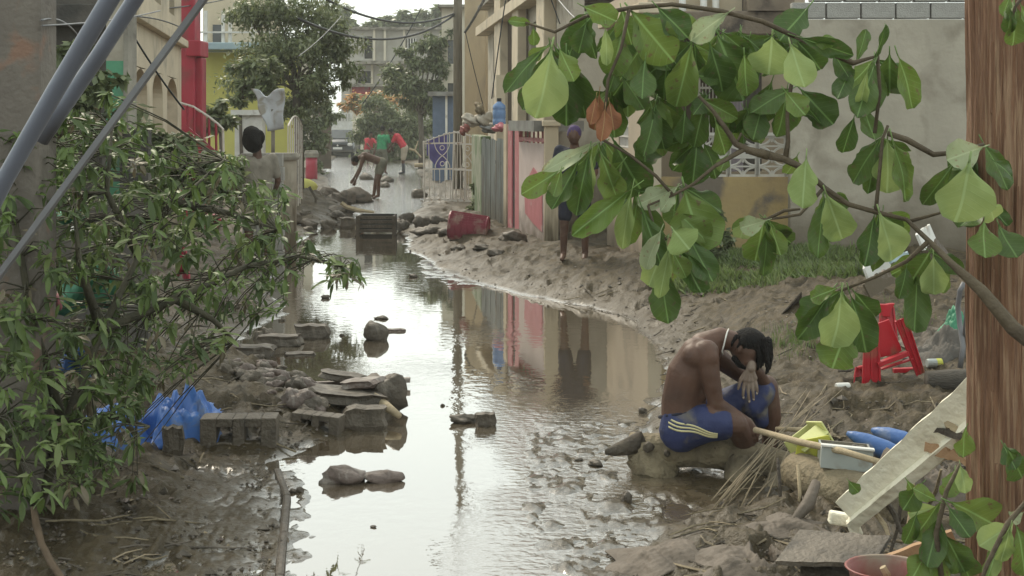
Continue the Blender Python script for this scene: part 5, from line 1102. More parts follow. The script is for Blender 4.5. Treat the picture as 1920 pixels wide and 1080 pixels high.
stone('thin sliver of stone just behind the dark stone in mid water', 715, 599, .13, .08, .03, seed=23)
stone('mauve stone with flat top, left of the pair in the near water', 640, 910, .26, .15, .085, mat=M_STONEP, seed=31, noise=.25)
stone('rounded mauve stone, right of the pair in the near water', 716, 907, .22, .14, .06, mat=M_STONEP, seed=33, noise=.2)
bobj('square stone standing in the water in the middle of the lane', 'stone', 910, 800, .13, .12, .10, R(5), mat=M_STONE, cat='stone', sink=.02)
stone('low crumbly lump left of the square stone in mid lane', 872, 795, .20, .15, .05, seed=41, noise=.4)
stone('brown lump of mud at the right edge of the near water', 1175, 945, .06, .06, .06, seed=43)
for i, (px, py, w_, hh) in enumerate(((1086, 865, .05, .015), (1205, 775, .07, .035), (548, 925, .04, .02), (700, 990, .03, .01), (830, 762, .03, .015), (1118, 875, .09, .03), (640, 630, .05, .02), (560, 925, .05, .03), (610, 560, .1, .04), (775, 520, .12, .04))):
    stone(('dark scrap ' if w_ > .06 else 'tiny dark pebble ')+'sticking out of the water '+('in the far water near the left leaves' if py < 600 else 'in the left near water beside the kerb' if px < 720 and py > 900 else 'in mid lane' if px < 900 else 'near the left end of the log'), px, py, w_, w_*.8, hh, seed=50+i, group='small bits sticking out of the water', name='pebble')
# rubble on the left heap: singly seen lumps plus fine gravel
rg = random.Random(77)
labs = 'lump of rubble on the brown heap at the left bank'
for i in range(60):
    f = rg.random(); px = 400+f*190+rg.uniform(-15, 25); py = 675+f*95+rg.uniform(-22, 22); w_ = rg.uniform(.05, .17)
    mt_ = rg.choice([M_STONE, M_CBLOCK, M_STONEP]); lb = ('large ' if w_ > .12 else 'small ' if w_ < .08 else 'fist sized ')+{'muddy_stone': 'dark brown', 'muddy_block': 'grey brown', 'mauve_stone': 'mauve'}[mt_.name]+' rubble lump '+('high on' if py < 705 else 'at the foot of' if py > 745 else 'halfway up')+' the left brown heap'
    stone(lb, px, py, w_, w_*.9, w_*rg.uniform(.4, .7), mat=mt_, seed=100+i, noise=rg.uniform(.25, .5), group='lumps of rubble on the left heap', name='rubble_lump')
b = MB(); board(P(402, 655, 12.4), P(430, 682, 12.1), .06, .04, .02, (0, 0, 1), .01, 44, b); single(b, 'white_scrap', 'white scrap of board at the top of the left rubble heap', 'board', M_WHITE, P(415, 675, 12.2))
# tarps
rag('blue_tarp', 'bright blue plastic tarp bundled at the edge of the leaves', 335, 800, .50, .6, .22, M_TARP, 9, cat='tarp', yaw=.2)
rag('blue_tarp', 'small torn blue plastic sheet low behind the leaves at the left', 215, 820, .5, .6, .18, M_TARP, 10, cat='tarp')
for i, (x0, y0_, x1, y1, dd, mm, lab, cat_) in enumerate(((105, 505, 215, 582, 9.2, M_CLOTHG, 'green plastic sheet hanging inside the fallen tree', 'sheet'), (95, 395, 160, 425, 9.6, M_CLOTHG, 'upper green cloth caught in the fallen tree', 'cloth'), (118, 655, 165, 702, 8.2, M_TARP, 'blue plastic scrap caught in the leaves', 'plastic scrap'), (333, 462, 352, 520, 10.5, M_RED, 'small red panel showing through the leaves', 'panel'), (98, 552, 112, 580, 8.5, M_PINK, 'pink scrap under the green sheet', 'plastic scrap'), (385, 400, 412, 430, 10.5, M_RED, 'red scrap behind the upper leaves', 'plastic scrap'), (135, 420, 150, 440, 9.4, M_WHITE, 'white scrap by the green cloth', 'plastic scrap'))):
    rg_ = random.Random(i); b = MB(); b.sheet(lambda u_, v_: P(x0+(x1-x0)*(u_+.1*math.sin(v_*5+i)), y0_+(y1-y0_)*(v_+.12*math.sin(u_*6+i)), dd+.08*math.sin(u_*9+v_*4)), 8, 6)
    o = single(b, 'caught_'+('sheet' if cat_ == 'sheet' else 'cloth' if cat_ == 'cloth' else 'scrap'), lab, cat_, mm, P(x0, y1, dd), smooth=True); o.modifiers.new('s', 'SOLIDIFY').thickness = .012
# ---- mid distance heap
M_ROCK = pm('grey_rock', (.19, .155, .125), (.115, .093, .075), scale=3, bump=.6, bscale=12, c3=(.07, .057, .045), s3=3)
for i, (px, py, w_, hh, dd, lab) in enumerate(((617, 368, .62, .48, 37.0, 'jagged brown rock at the left top of the mid lane heap'), (640, 374, .60, .42, 36.0, 'pale cracked rock in the middle of the mid lane heap'), (664, 372, .75, .40, 37.5, 'long smooth boulder the bent man reaches for'), (600, 392, .8, .45, 33.5, 'broad dark rock at the foot of the mid lane heap'), (640, 396, .6, .3, 32, 'low dark rock in front of the pale cracked rock'), (584, 378, .5, .5, 34, 'rough rock beside the yellow sack'))):
    b = MB(); c = Vector((X(px, dd), dd, H-(py-HY)*dd/F)); b.ell(c, (w_/2, w_*.4, hh/2), n=14, m=10, noise=.35, seed=60+i); single(b, 'rock', lab, 'rock', M_ROCK, c, 'rocks of the mid lane heap', smooth=(i == 2))
b = MB(); b.ell(P(574, 350, 36), (.28, .2, .2), n=12, m=8, noise=.2, seed=3); single(b, 'yellow_sack', 'pale yellow striped sack on top of the left side of the heap', 'sack', M_LEMON, P(574, 356, 36), smooth=True)
for i, (pp, r_, lab) in enumerate((([(640, 380), (650, 388), (672, 394), (702, 398)], .05, 'pale bent branch running from the heap to the black crate'), ([(580, 350), (592, 372), (590, 400)], .03, 'thin dark branch hanging over the heap'), ([(560, 345), (552, 370), (566, 392)], .03, 'curved dry branch left of the yellow sack'), ([(610, 395), (640, 388), (665, 402)], .04, 'dark branch across the low rock'))):
    b = MB(); b.tube([P(x_, y_, 31.5+i*.5) for x_, y_ in pp], [r_]*(len(pp)-1)+[r_*.5], 6, wob=.1); single(b, 'branch', lab, 'branch', (M_STICK, M_BARKD, M_BARK, M_BARKD)[i], P(pp[-1][0], pp[-1][1], 31.5), 'broken branches on the heap')
# black crate
c = G(705, 442, 0.0); t = thing('black_crate', 'black open slatted crate standing in the shallow water', 'crate', c); s_ = F/c.y; w_ = 68/s_; h_ = 33/s_
for k in range(4): b = MB(); b.box(c.x-w_/2, c.x+w_/2, c.y, c.y+.03, .06+k*h_/4, .06+(k+.72)*h_/4); b.build('slat', M_BARKD, t)
for sg in (-1, 1):
    b = MB(); b.box(c.x+sg*w_/2-.035, c.x+sg*w_/2+.035, c.y-.03, c.y+.05, -.05, h_+.04); b.build('corner_post', M_BARKD, t)
    b = MB(); b.box(c.x+sg*(w_/2-.01)-.015, c.x+sg*(w_/2-.01)+.015, c.y+.05, c.y+.6, .02, h_+.04); b.build('side_panel', M_BLACK, t)
b = MB(); b.box(c.x-w_/2, c.x+w_/2, c.y+.6, c.y+.63, .02, h_+.04); b.build('back_panel', M_BLACK, t)
bobj('pale broken block left of the black crate', 'block', 650, 428, .28, .3, .22, R(10), mat=M_CBLOCK)
for i, (px, py, w_, hh) in enumerate(((790, 428, .35, .22), (762, 416, .3, .18), (820, 420, .4, .16), (755, 432, .25, .2), (800, 442, .45, .13), (835, 442, .3, .12), (860, 470, .2, .08), (905, 470, .3, .08), (930, 482, .25, .1), (960, 455, .4, .15))):
    stone(('broad' if w_ > .38 else 'middling' if w_ > .28 else 'small')+' muddy lump in the shallows '+('beside the black crate' if px < 800 else 'before the red basket' if px < 870 else 'on the mud right of the red basket')+(', farther back' if py < 430 else ''), px, py, w_, w_*.8, hh, seed=80+i, group='muddy lumps in the mid lane shallows', name='mud_lump')
# crimson basket on its side
c = GT(878, 446); t = thing('red_basket', 'crimson plastic basket lying on its side in the mud by the fence', 'basket', c); s_ = F/c.y
L_ = 70/s_; r0, r1 = 25/s_, 20/s_; cz = c.z+r0*.9; M = Matrix.Translation((c.x-L_*.48, c.y+.15, cz)) @ Matrix.Rotation(R(-8), 4, 'Z') @ Matrix.Rotation(R(94), 4, 'Y')
for k in range(7):
    z_ = L_*k/6; rr = r0+(r1-r0)*k/6; b = MB(); b.tube([M @ Vector((rr*math.cos(a_/20*6.2832), rr*math.sin(a_/20*6.2832), z_)) for a_ in range(21)], .022 if k in (0, 6) else .012, 5, cap=False); b.build('hoop', M_CRATER, t)
for k in range(26):
    a_ = k/26*6.2832; b = MB(); b.bar(M @ Vector((r0*math.cos(a_), r0*math.sin(a_), 0)), M @ Vector((r1*math.cos(a_), r1*math.sin(a_), L_)), .008, .05); b.build('strut', M_CRATER, t)
b = MB(); b.lathe([(.001, L_), (r1, L_)], n=20, M=M, cap=False); b.build('base', M_CRATER, t).modifiers.new('s', 'SOLIDIFY').thickness = .01
# red drum, car
t = thing('red_drum', 'faded red drum with grey lid beside the white railing', 'drum', (X(584, 50), 50, 0)); b = MB(); b.lathe([(.19, -.1), (.2, .2), (.195, .5), (.2, .82)], (X(584, 50), 50, 0), 18); b.build('body', M_RED, t, smooth=True)
b = MB(); b.lathe([(.24, .82), (.25, .95), (.2, 1.05)], (X(584, 50), 50, 0), 18); b.build('lid', M_CONC, t)
def car():
    d_ = 84.0; cx = X(633, d_); t = thing('parked_car', 'dark grey car with white number plate parked at the far end of the lane', 'car', (cx, d_, .0)); t.rotation_euler = (0, 0, 0)
    M_CAR = pm('grey_car_paint', (.035, .038, .042), (.045, .047, .05), rough=.25, rvar=.05, bump=0, spec=.6, metallic=.3, mud=(.1, .5)); z0_ = .18
    def sec(y_, w_, zb, zt): return [(cx-w_/2, y_, zb), (cx-w_/2*1.02, y_, (zb+zt)/2), (cx-w_/2*.93, y_, zt), (cx+w_/2*.93, y_, zt), (cx+w_/2*1.02, y_, (zb+zt)/2), (cx+w_/2, y_, zb)]
    secs = [sec(d_, 1.62, .32, .72), sec(d_+.12, 1.74, .25, .84), sec(d_+1.1, 1.78, .25, 1.0), sec(d_+3.9, 1.76, .25, 1.05), sec(d_+4.3, 1.6, .3, .9)]
    b = MB(); vs = [p for s__ in secs for p in s__]; fs = [tuple(range(5, -1, -1)), tuple(range(24, 30))]+[(i*6+k, i*6+(k+1) % 6, (i+1)*6+(k+1) % 6, (i+1)*6+k) for i in range(4) for k in range(6)]; b.add(vs, fs); b.build('body', M_CAR, t, bevel=.05, smooth=True)
    b = MB(); cab = [(cx-.78, d_+1.05, .98), (cx+.78, d_+1.05, .98), (cx+.6, d_+1.8, 1.5), (cx-.6, d_+1.8, 1.5), (cx-.76, d_+3.7, 1.0), (cx+.76, d_+3.7, 1.0), (cx+.58, d_+3.1, 1.5), (cx-.58, d_+3.1, 1.5)]
    b.add(cab, [(0, 1, 2, 3), (3, 2, 6, 7), (0, 3, 7, 4), (1, 5, 6, 2), (4, 7, 6, 5), (0, 4, 5, 1)]); b.build('cabin', M_CAR, t, bevel=.05)
    b = MB(); b.add([(cx-.68, d_+1.10-.03, 1.03), (cx+.68, d_+1.10-.03, 1.03), (cx+.56, d_+1.74-.03, 1.47), (cx-.56, d_+1.74-.03, 1.47)], [(0, 1, 2, 3)]); b.build('windscreen', M_GLASS, t)
    for sg in (-1, 1):
        b = MB(); b.add([(cx+sg*.795, d_+1.35, 1.03), (cx+sg*.785, d_+3.5, 1.05), (cx+sg*.64, d_+3.0, 1.44), (cx+sg*.64, d_+1.85, 1.44)], [(0, 1, 2, 3)]); b.build('side_window', M_GLASS, t)
        b = MB(); b.ell((cx+sg*.68, d_+.04, .68), (.16, .08, .10), n=10, m=7); b.build('headlight', M_WHITE, t, smooth=True)
        b = MB(); b.box(cx+sg*.92-.08, cx+sg*.92+.08, d_+1.25, d_+1.4, .98, 1.12); b.build('mirror', M_CAR, t, bevel=.02)
        for yy_ in (.75, 3.4):
            b = MB(); b.lathe([(.18, -.1), (.31, -.1), (.33, -.05), (.33, .05), (.31, .1), (.18, .1)], (cx+sg*.8, d_+yy_, .31), 18, M=Matrix.Rotation(R(90), 3, 'Y')); wh = b.build('tyre', M_WIRE, t)
            b = MB(); b.lathe([(.02, -.06), (.19, -.08), (.19, .08), (.02, .06)], (cx+sg*.8, d_+yy_, .31), 12, M=Matrix.Rotation(R(90), 3, 'Y')); b.build('rim', M_TIN, wh)
    b = MB(); b.box(cx-.26, cx+.26, d_-.03, d_-.005, .42, .54); b.build('number_plate', M_WHITE, t)
    b = MB(); b.box(cx-.5, cx+.5, d_-.02, d_+.01, .56, .70); b.build('grille', M_BLACK, t)
    b = MB(); b.lathe([(.05, 0), (.04, .02)], (cx, d_-.03, .64), 12, M=Matrix.Rotation(R(90), 3, 'X')); b.build('badge', M_WHITE, t)
    b = MB(); b.box(cx-.8, cx+.8, d_-.06, d_+.1, .26, .40); b.build('bumper', M_CAR, t, bevel=.03)
car()
# torn white sheet standing at left
b = MB(); pts = [(470, 166), (487, 168), (491, 182), (503, 183), (511, 171), (527, 171), (533, 178), (535, 238), (522, 245), (505, 246), (500, 236), (490, 214), (480, 196)]
dd = 27; b.sheet(lambda u_, v_: P((470+30*v_**.8+3*math.sin(v_*9))*(1-u_)+(533+2*math.sin(v_*7)-10*max(0, v_-.8))*u_, (166+15*math.exp(-((u_-.48)/.17)**2))*(1-v_)+(246-5*u_)*v_, dd+.05*math.sin(u_*3)+.03*math.sin(v_*6)), 18, 14); single(b, 'torn_sheet', 'torn pale grey sheet standing up behind the round pillar', 'sheet', pm('pale_grey_sheet', (.46, .48, .50), (.40, .42, .44), scale=2, bump=.3, bscale=8, c3=(.28, .26, .22), s3=4), P(510, 245, dd), smooth=True).modifiers.new('s', 'SOLIDIFY').thickness = .03
b = MB(); b.bar(P(512, 250, 27.06)-Vector((0, 0, 2.2)), P(512, 205, 27.06), .06, .06); single(b, 'post', 'thin grey post behind the bushy haired man holding up the torn sheet', 'post', M_CONC, P(512, 400, 27.06))
# water bottle and rags on the fence
t = thing('water_bottle', 'big blue water bottle standing upside up on the fence top', 'bottle', P(936, 235, 27)); s_ = F/27; k_ = 12.5/s_
b = MB(); b.lathe([(k_*.9, 0), (k_, .03), (k_, .10), (k_*.93, .12), (k_, .14), (k_, .26), (k_*.93, .28), (k_, .30), (k_*.95, .36), (k_*.35, .42), (k_*.3, .44)], P(936, 235, 27), 18); b.build('body', pm('blue_bottle', (.13, .22, .40), (.17, .27, .45), rough=.15, rvar=.05, bump=0), t, smooth=True)
b = MB(); b.lathe([(k_*.34, .43), (k_*.34, .49)], P(936, 235, 27), 12); b.build('cap', M_WIRE, t)
b = MB(); b.ell(P(938, 240, 26.8), (.11, .08, .07), n=18, m=12, noise=.5, seed=2); single(b, 'red_cloth', 'red and white rag under the blue water bottle', 'cloth', M_PINK, P(938, 240, 26.8), smooth=True)
for i, (px, py, rx, rz, mm, lab) in enumerate(((884, 226, .17, .10, M_CLOTH, 'pale round bundle of cloth at the left end of the fence top'), (908, 223, .13, .13, M_CLOTH, 'pale upright bundle of cloth between the other bundles and the bottle'), (872, 242, .07, .10, M_BASIN, 'dark red rag at the left of the pale bundles'), (916, 240, .16, .08, M_TIN, 'grey rag lying along the fence top'), (900, 205, .10, .12, M_BARK, 'brown straw bundle above the pale bundles'))):
    b = MB(); b.ell(P(px, py, 29), (rx, .1, rz), n=22, m=16, noise=.5, seed=i+4); single(b, 'cloth_bundle', lab, 'cloth', mm, P(px, py+10, 29), 'bundles on the fence top', smooth=True)
b = MB(); b.tube([P(767, 279, 60), P(778, 282, 60), P(790, 295, 60)], [.05, .05, .03], 6); b.tube([P(778, 282, 60), P(784, 264, 60)], [.04, .02], 6); single(b, 'bare_branch', 'pale bare forked branch beside the man in red', 'branch', M_STICK, P(790, 296, 60))
b = MB(); b.tube([P(777, 310, 52), P(797, 309, 52)], .07, 8); single(b, 'pale_log', 'short pale log left of the white gates', 'log', M_STICK, P(787, 314, 52))
for i, (px, py, w_, dd_, lab) in enumerate(((725, 333, .4, 50, 'lump of mud by the boots of the man in red'), (688, 322, .5, 52, 'dark mound left of the lump by the boots'), (722, 350, .3, 46, 'small lump standing in the bright water behind the bent man'), (785, 372, .5, 40, 'dark lump at the foot of the left white gate'))):
    b = MB(); c = Vector((X(px, dd_), dd_, .05)); b.ell(c, (w_/2, w_/2, w_*.35), n=10, m=7, noise=.3, seed=i); single(b, 'mud_lump', lab, 'mud lump', M_STONE, c, smooth=True)
# bottom left: bent pipe, sticks, kerb side litter
b = MB(); b.tube([P(62, 950, 6.9), P(68, 985, 6.9), P(78, 1020, 6.85), P(96, 1055, 6.75), P(125, 1100, 6.6), P(150, 1140, 6.5)], [.013, .017, .016, .018, .017, .016], 10, wob=.12); single(b, 'bent_branch', 'bent brown stem rising from the mud at the bottom left', 'branch', pm('red_brown_stem', (.13, .085, .05), (.08, .055, .035), scale=8, bump=.4), P(120, 1090, 6.6), smooth=True)
rg = random.Random(5)
for i in range(9):
    px = rg.uniform(20, 330); py = rg.uniform(965, 1060); c = GT(px, py); L2 = rg.uniform(.15, .42); an = rg.uniform(-.25, .35); b = MB()
    b.tube([c+Vector((L2*f*math.cos(an), L2*f*math.sin(an), .015+.01*math.sin(f*7+i))) for f in (0, .3, .6, 1)], [.005, .007, .006, .003], 6); single(b, 'mud_stick', ('long ' if L2 > .3 else 'short ')+('brown' if i % 2 else 'dark')+' muddy stick lying flat at the bottom left, '+('near the kerb' if px > 270 else 'under the fallen tree' if py < 1020 else 'by the bent stem'), 'stick', M_BARK if i % 2 else M_STONE, c, 'thin muddy sticks at the bottom left')
# ---- the brown wooden pole at the right
t = thing('brown_pole', 'thick red brown wooden pole with rough grain at the right edge', 'pole', P(1882, 1280, 5.55))
pd = 5.6; b = MB(); rg = random.Random(3); N = 150; rows = 90; _ang = np.arange(150); _gr = [[float(v_) for v_ in row] for row in fbm(np.tile(_ang*.42, (91, 1)), np.tile(np.arange(91)[:, None]*.09, (1, 150))+50, 4)]; vs = []; cx0 = (1886-960)*pd/F; R0 = 72*pd/F
for j in range(rows+1):
    z_ = -.2+4.2*j/rows
    for k in range(N):
        a_ = 2*math.pi*k/N; rr = R0*(1.0+.10*_gr[j][k]+.02*math.sin(a_*3+z_)); vs.append((cx0+rr*math.cos(a_)+.004*(2-z_), pd+rr*math.sin(a_), z_))
fs = [(j*N+k, j*N+(k+1) % N, (j+1)*N+(k+1) % N, (j+1)*N+k) for j in range(rows) for k in range(N)]
b.add(vs, fs); b.build('shaft', M_LBARK, t, smooth=False)
for i in range(16):
    a_ = R(rg.uniform(200, 330)); z_ = rg.uniform(.3, 3.6); L2 = rg.uniform(.15, .45); p0 = Vector((cx0+R0*1.04*math.cos(a_), pd+R0*1.04*math.sin(a_), z_)); b = MB(); b.bar(p0, p0+Vector((rg.uniform(-.01, .01), -.004, L2)), .014, .008); b.build('splinter', M_LBARK, t)
# ---- left: concrete pole and leaning pipes, cables
t = thing('concrete_pole', 'weathered concrete pole at the left edge behind the leaning pipes', 'pole', P(5, 900, 7.6)); b = MB(); b.box((-62-960)*7.6/F, (74-960)*7.6/F, 7.6, 7.9, -.2, 4.5); b.build('shaft', pm('old_concrete', (.17, .145, .12), (.12, .10, .085), scale=3, bump=.4, bscale=24, c3=(.22, .13, .09), s3=4, t3=(.56, .68)), t, bevel=.02)
M_PIPE = pm('blue_grey_pipe', (.155, .165, .205), (.12, .125, .15), scale=4, rough=.35, bump=.05, metallic=.1)
b = MB(); b.tube([P(-440, 1180, 5.2), P(-120, 590, 4.4), P(10, 335, 4.3), P(105, 168, 4.2), P(205, 0, 4.1), P(330, -215, 4.0), P(700, -860, 3.8)], [17*4.3/F]*7, 14); single(b, 'leaning_pipe', 'left of the two thick blue grey pipes slanting across the upper left corner', 'pipe', M_PIPE, P(-120, 590, 4.4), 'thick pipes slanting at the upper left', smooth=True)
b = MB(); b.tube([P(78, 262, 4.9), P(128, 188, 4.85), P(185, 104, 4.8), P(252, 0, 4.7), P(400, -230, 4.5), P(760, -800, 4.2)], [15*4.8/F]*6, 14); single(b, 'leaning_pipe', 'right of the two thick blue grey pipes, ending darkly above the leaves', 'pipe', M_PIPE, P(78, 262, 4.9), 'thick pipes slanting at the upper left', smooth=True)
b = MB(); b.bar(P(-402, 1056.6, 5.2*1.0), P(420, -52, 4.7), .019, .019); single(b, 'thin_rod', 'thin grey square rod slanting from the top to the left edge', 'rod', M_WIREG, P(-30, 555, 5.2))
def sag(name, label, a_, b2, sg, r_, mat=M_WIRE, n=24):
    a_, b2 = Vector(a_), Vector(b2); b = MB(); b.tube([a_.lerp(b2, k/n)-Vector((0, 0, sg*4*(k/n)*(1-k/n))) for k in range(n+1)], r_, 6); return tag(b.build(name, mat, org=a_, smooth=True), label, 'cable', 'overhead cables')
sag('cable', 'upper thick cable sagging over the lane to the utility pole', P(520, -60, 30), P(852, 25, 43), .62, .028)
sag('cable', 'lower thick cable sagging over the lane to the utility pole', P(560, 35, 30), P(852, 28, 43), .55, .03)
sag('cable', 'thin cable crossing from the crimson column to the pole', P(250, 20, 20), P(440, -6, 34), .05, .012)
sag('cable', 'thin cable draped over the cream house front', P(238, 30, 16), P(345, 55, 24), -.05, .010)
sag('cable', 'dark cable hanging from the cream wall into the leaves', P(240, 50, 14), P(345, 205, 15), .03, .010)
sag('cable', 'cable climbing from the tan pillar out of the top of the picture', P(872, 60, 42), P(935, -60, 36), .1, .04)
sag('cable', 'thin cable hanging down the tan pillar', P(873, 62, 42), P(906, 198, 42), .05, .014)
sag('cable', 'thin cable hanging on the pilaster above the water bottle', P(948, 0, 26), P(922, 185, 26), -.05, .012)
sag('cable', 'pale thin cable at the top of the house over the fence', P(1040, -10, 22), P(1092, 46, 20), .03, .010, M_WIREG)
sag('cable', 'black thin cable beside the pale one over the house', P(1030, -10, 22), P(1050, 45, 22), .0, .010)
sag('cable', 'long cable slanting low over the lane in front of the grey far building', P(680, 195, 70), P(790, 15, 70), .2, .03)
sag('cable', 'pale thin cable across the big tree on the left', P(560, 105, 26), P(640, 30, 30), .05, .008, M_WIREG)
sag('cable', 'pair of thin pale wires at the upper left behind the pipes', P(78, 38, 7.5), P(152, 75, 9), -.05, .005, M_WIREG)
sag('cable', 'thin wire hanging in front of the dark house', P(80, 48, 7.5), P(300, 20, 12), .02, .005, M_WIREG)

rg = random.Random(31)
for i in range(34):
    if i < 20: px, py, w_ = rg.uniform(400, 600), rg.uniform(575, 700), rg.uniform(.05, .16); wh = 'among the dark blocks on the left bank'
    else: px, py, w_ = rg.uniform(540, 690), rg.uniform(385, 440), rg.uniform(.12, .34); wh = 'at the foot of the mid lane heap'
    p = GT(px, py)
    if hz(p.x, p.y) < -.05: continue
    mt_ = rg.choice([M_STONE, M_CBLOCK]); lb = ('large ' if w_ > (.11 if i < 20 else .24) else 'small ')+('dark' if mt_ is M_STONE else 'pale')+' broken lump of rubble '+wh
    stone(lb, px, py, w_, w_*.9, w_*rg.uniform(.35, .7), mat=mt_, seed=300+i, noise=rg.uniform(.3, .6), group='broken rubble along the left side', name='rubble_lump')
def twig_litter():
    rg_ = random.Random(19); b = MB(); n_ = 0
    while n_ < 420:
        py = 1090-(rg_.random()**1.2)*560; px = rg_.uniform(150, 1830); p = GT(px, py)
        if hz(p.x, p.y) < .02: n_ += .3; continue
        n_ += 1; L2 = rg_.uniform(.05, .28)*(1+.03*p.y); an = rg_.uniform(0, 3.14); r_ = rg_.uniform(.0025, .006)*(1+.04*p.y); dv = Vector((math.cos(an), math.sin(an), 0)); m_ = rg_.choices([0, 1, 2], [4, 3, 1])[0]
        q0, q1 = p-dv*L2/2, p+dv*L2/2; mid = p+Vector((rg_.uniform(-.02, .02), rg_.uniform(-.02, .02), 0))
        for v_ in (q0, mid, q1): v_.z = max(hz(v_.x, v_.y), 0)+.014+rg_.uniform(0, .012)
        b.tube([q0, mid, q1], [r_, r_, r_*.5], 4, mi=m_)
    o = b.build('twig_litter', [M_BARKD, M_BARK, M_STRAW], fix=False); tag(o, 'twigs and straw trodden into the mud banks', 'litter', kind='stuff')
twig_litter()
# ------------------------------------------------------------------ foliage
def almond_mesh(seed, L=1.0, W=.56):
    """broad leaf, widest towards the tip, 1 m long along +y"""
    rg_ = random.Random(seed); nu, nv = 8, 15; f0, f1 = rg_.uniform(.1, .6), rg_.uniform(-.5, .75); ph = rg_.uniform(0, 6); tw = rg_.uniform(-.7, .7); nick = rg_.uniform(.3, .9); nk = rg_.choice([-1, 1, 0])
    b = MB(); vs = []
    for j in range(nv+1):
        v = j/nv; w_ = W*.5*(math.sin(math.pi/2*min(1.0, v/.66))**1.25)*(math.sqrt(max(0, 1-((v-.64)/.375)**2)) if v > .64 else 1)*(.93+.07*math.sin(v*3)) if v > 0 else 0
        w_ = max(w_, .012); 
        if v == 1: w_ = .02
        for i in range(nu+1):
            u_ = i/nu*2-1; ww = w_*(1+.05*math.sin(v*17+ph+u_))
            if nk and u_*nk > .6 and abs(v-nick) < .10: ww *= .8
            if v > .85 and seed % 3 == 0 and i % 3 == 1: ww *= 1.15
            x_ = u_*ww; y_ = v*L*.97+.03; 
            z_ = abs(u_)*w_*f0*1.2 - f1*v*v*.45 + .05*math.sin(v*10+ph+(2 if u_ > 0 else 0))*abs(u_)**2 + .02*math.sin(u_*5+v*7+ph)+tw*u_*w_*v
            vs.append((x_, y_, z_))
    n1 = nu+1; fs = [(j*n1+i, j*n1+i+1, (j+1)*n1+i+1, (j+1)*n1+i) for j in range(nv) for i in range(nu)]
    b.add(vs, fs); b.tube([(0, -.14, .02), (0, -.03, .004), (0, .05, 0)], [.012, .013, .012], 5)
    me = b.mesh('leaf', fix=False); me.polygons.foreach_set('use_smooth', [True]*len(me.polygons)); return me
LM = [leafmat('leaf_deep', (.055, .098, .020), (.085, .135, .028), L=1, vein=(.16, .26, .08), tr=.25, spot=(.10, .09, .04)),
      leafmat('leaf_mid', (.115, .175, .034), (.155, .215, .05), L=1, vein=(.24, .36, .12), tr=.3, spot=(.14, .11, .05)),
      leafmat('leaf_light', (.245, .32, .10), (.31, .38, .14), L=1, vein=(.36, .46, .2), tr=.35, rough=.6),
      leafmat('leaf_pale', (.33, .38, .21), (.40, .43, .27), L=1, vein=(.45, .5, .3), tr=.3, rough=.7, spot=(.3, .24, .14)),
      leafmat('leaf_brown', (.30, .125, .06), (.20, .08, .045), L=1, vein=(.4, .25, .12), tr=.2, rough=.7)]
AM = []
for k in range(16):
    me = almond_mesh(k); me.materials.append(LM[0]); AM.append(me)
def place_leaf(parent, p0, p1, w_px_ratio, tone, rg_, face=None, mesh=None, wob=.35):
    """leaf from stalk end p0 to tip p1"""
    p0, p1 = Vector(p0), Vector(p1); ax_ = p1-p0; L_ = ax_.length; y = ax_.normalized()
    n_ = Vector((rg_.uniform(-wob, wob), -1, rg_.uniform(-.1, .55))) if face is None else Vector(face)
    z = (n_-y*n_.dot(y)).normalized(); x = y.cross(z); wx = w_px_ratio
    M = Matrix(((x.x*L_*wx, y.x*L_, z.x*L_, p0.x), (x.y*L_*wx, y.y*L_, z.y*L_, p0.y), (x.z*L_*wx, y.z*L_, z.z*L_, p0.z), (0, 0, 0, 1)))
    return matrix_obj(mesh or rg_.choice(AM), 'leaf', M, parent, LM[tone])
# ---- the broad leaved branch hanging across the right of the view
BD = 5.25
M_BUSHT = pm('bush_twig', (.07, .062, .035), (.045, .04, .025), scale=8, bump=.4)
M_TWIG = pm('grey_green_twig', (.12, .09, .055), (.075, .055, .036), scale=8, bump=.5, bscale=30)
br = thing('hanging_branch', 'broken broad leaved almond branch hanging in front of the houses on the right', 'branch', P(1900, 620, 5.0))
def bt(pts, rs, dd=BD):
    b = MB(); b.tube([P(p[0], p[1], (p[2] if len(p) > 2 else dd)) for p in pts], rs, 9, wob=.07); b.build('twig', M_TWIG, br, smooth=True)
bt([(2620, 1190, 4.9), (2300, 960, 4.8), (2010, 700, 4.9), (1900, 615, 5.0), (1840, 545, 5.05), (1785, 495, 5.1), (1742, 452, 5.15), (1700, 412), (1640, 397), (1590, 383), (1545, 352), (1505, 315), (1470, 298), (1440, 291)], [.05, .042, .030, .027, .021, .013, .009, .008, .0085, .009, .010, .012, .014, .016])
bt([(1440, 291), (1405, 282), (1380, 270), (1360, 240), (1335, 205), (1310, 180)], [.018, .013, .011, .009, .007, .006])
bt([(1395, 280), (1340, 312), (1300, 345), (1262, 366), (1215, 385)], [.010, .007, .006, .005, .004])
bt([(1472, 300), (1478, 265), (1476, 215), (1482, 170), (1490, 120), (1480, 70)], [.011, .008, .007, .007, .006, .005])
bt([(1642, 398), (1646, 355), (1655, 260), (1665, 235)], [.008, .007, .006, .005])
bt([(1665, 250), (1700, 262), (1750, 290), (1800, 285), (1845, 270)], [.010, .011, .010, .008, .006])
bt([(1640, 250), (1650, 170), (1645, 105), (1600, 118), (1540, 92), (1490, 68)], [.007, .006, .009, .010, .010, .008])
bt([(1490, 68), (1430, 40), (1350, 20), (1260, 8), (1180, 15), (1100, 30), (1040, 60), (985, 42)], [.009, .009, .009, .008, .008, .007, .006, .004])
bt([(1380, 272), (1390, 250), (1400, 262)], [.006, .005, .003])
bt([(1440, 410), (1470, 395), (1500, 392)], [.006, .007, .004]); bt([(1705, 415), (1760, 400), (1800, 380)], [.007, .005, .003])
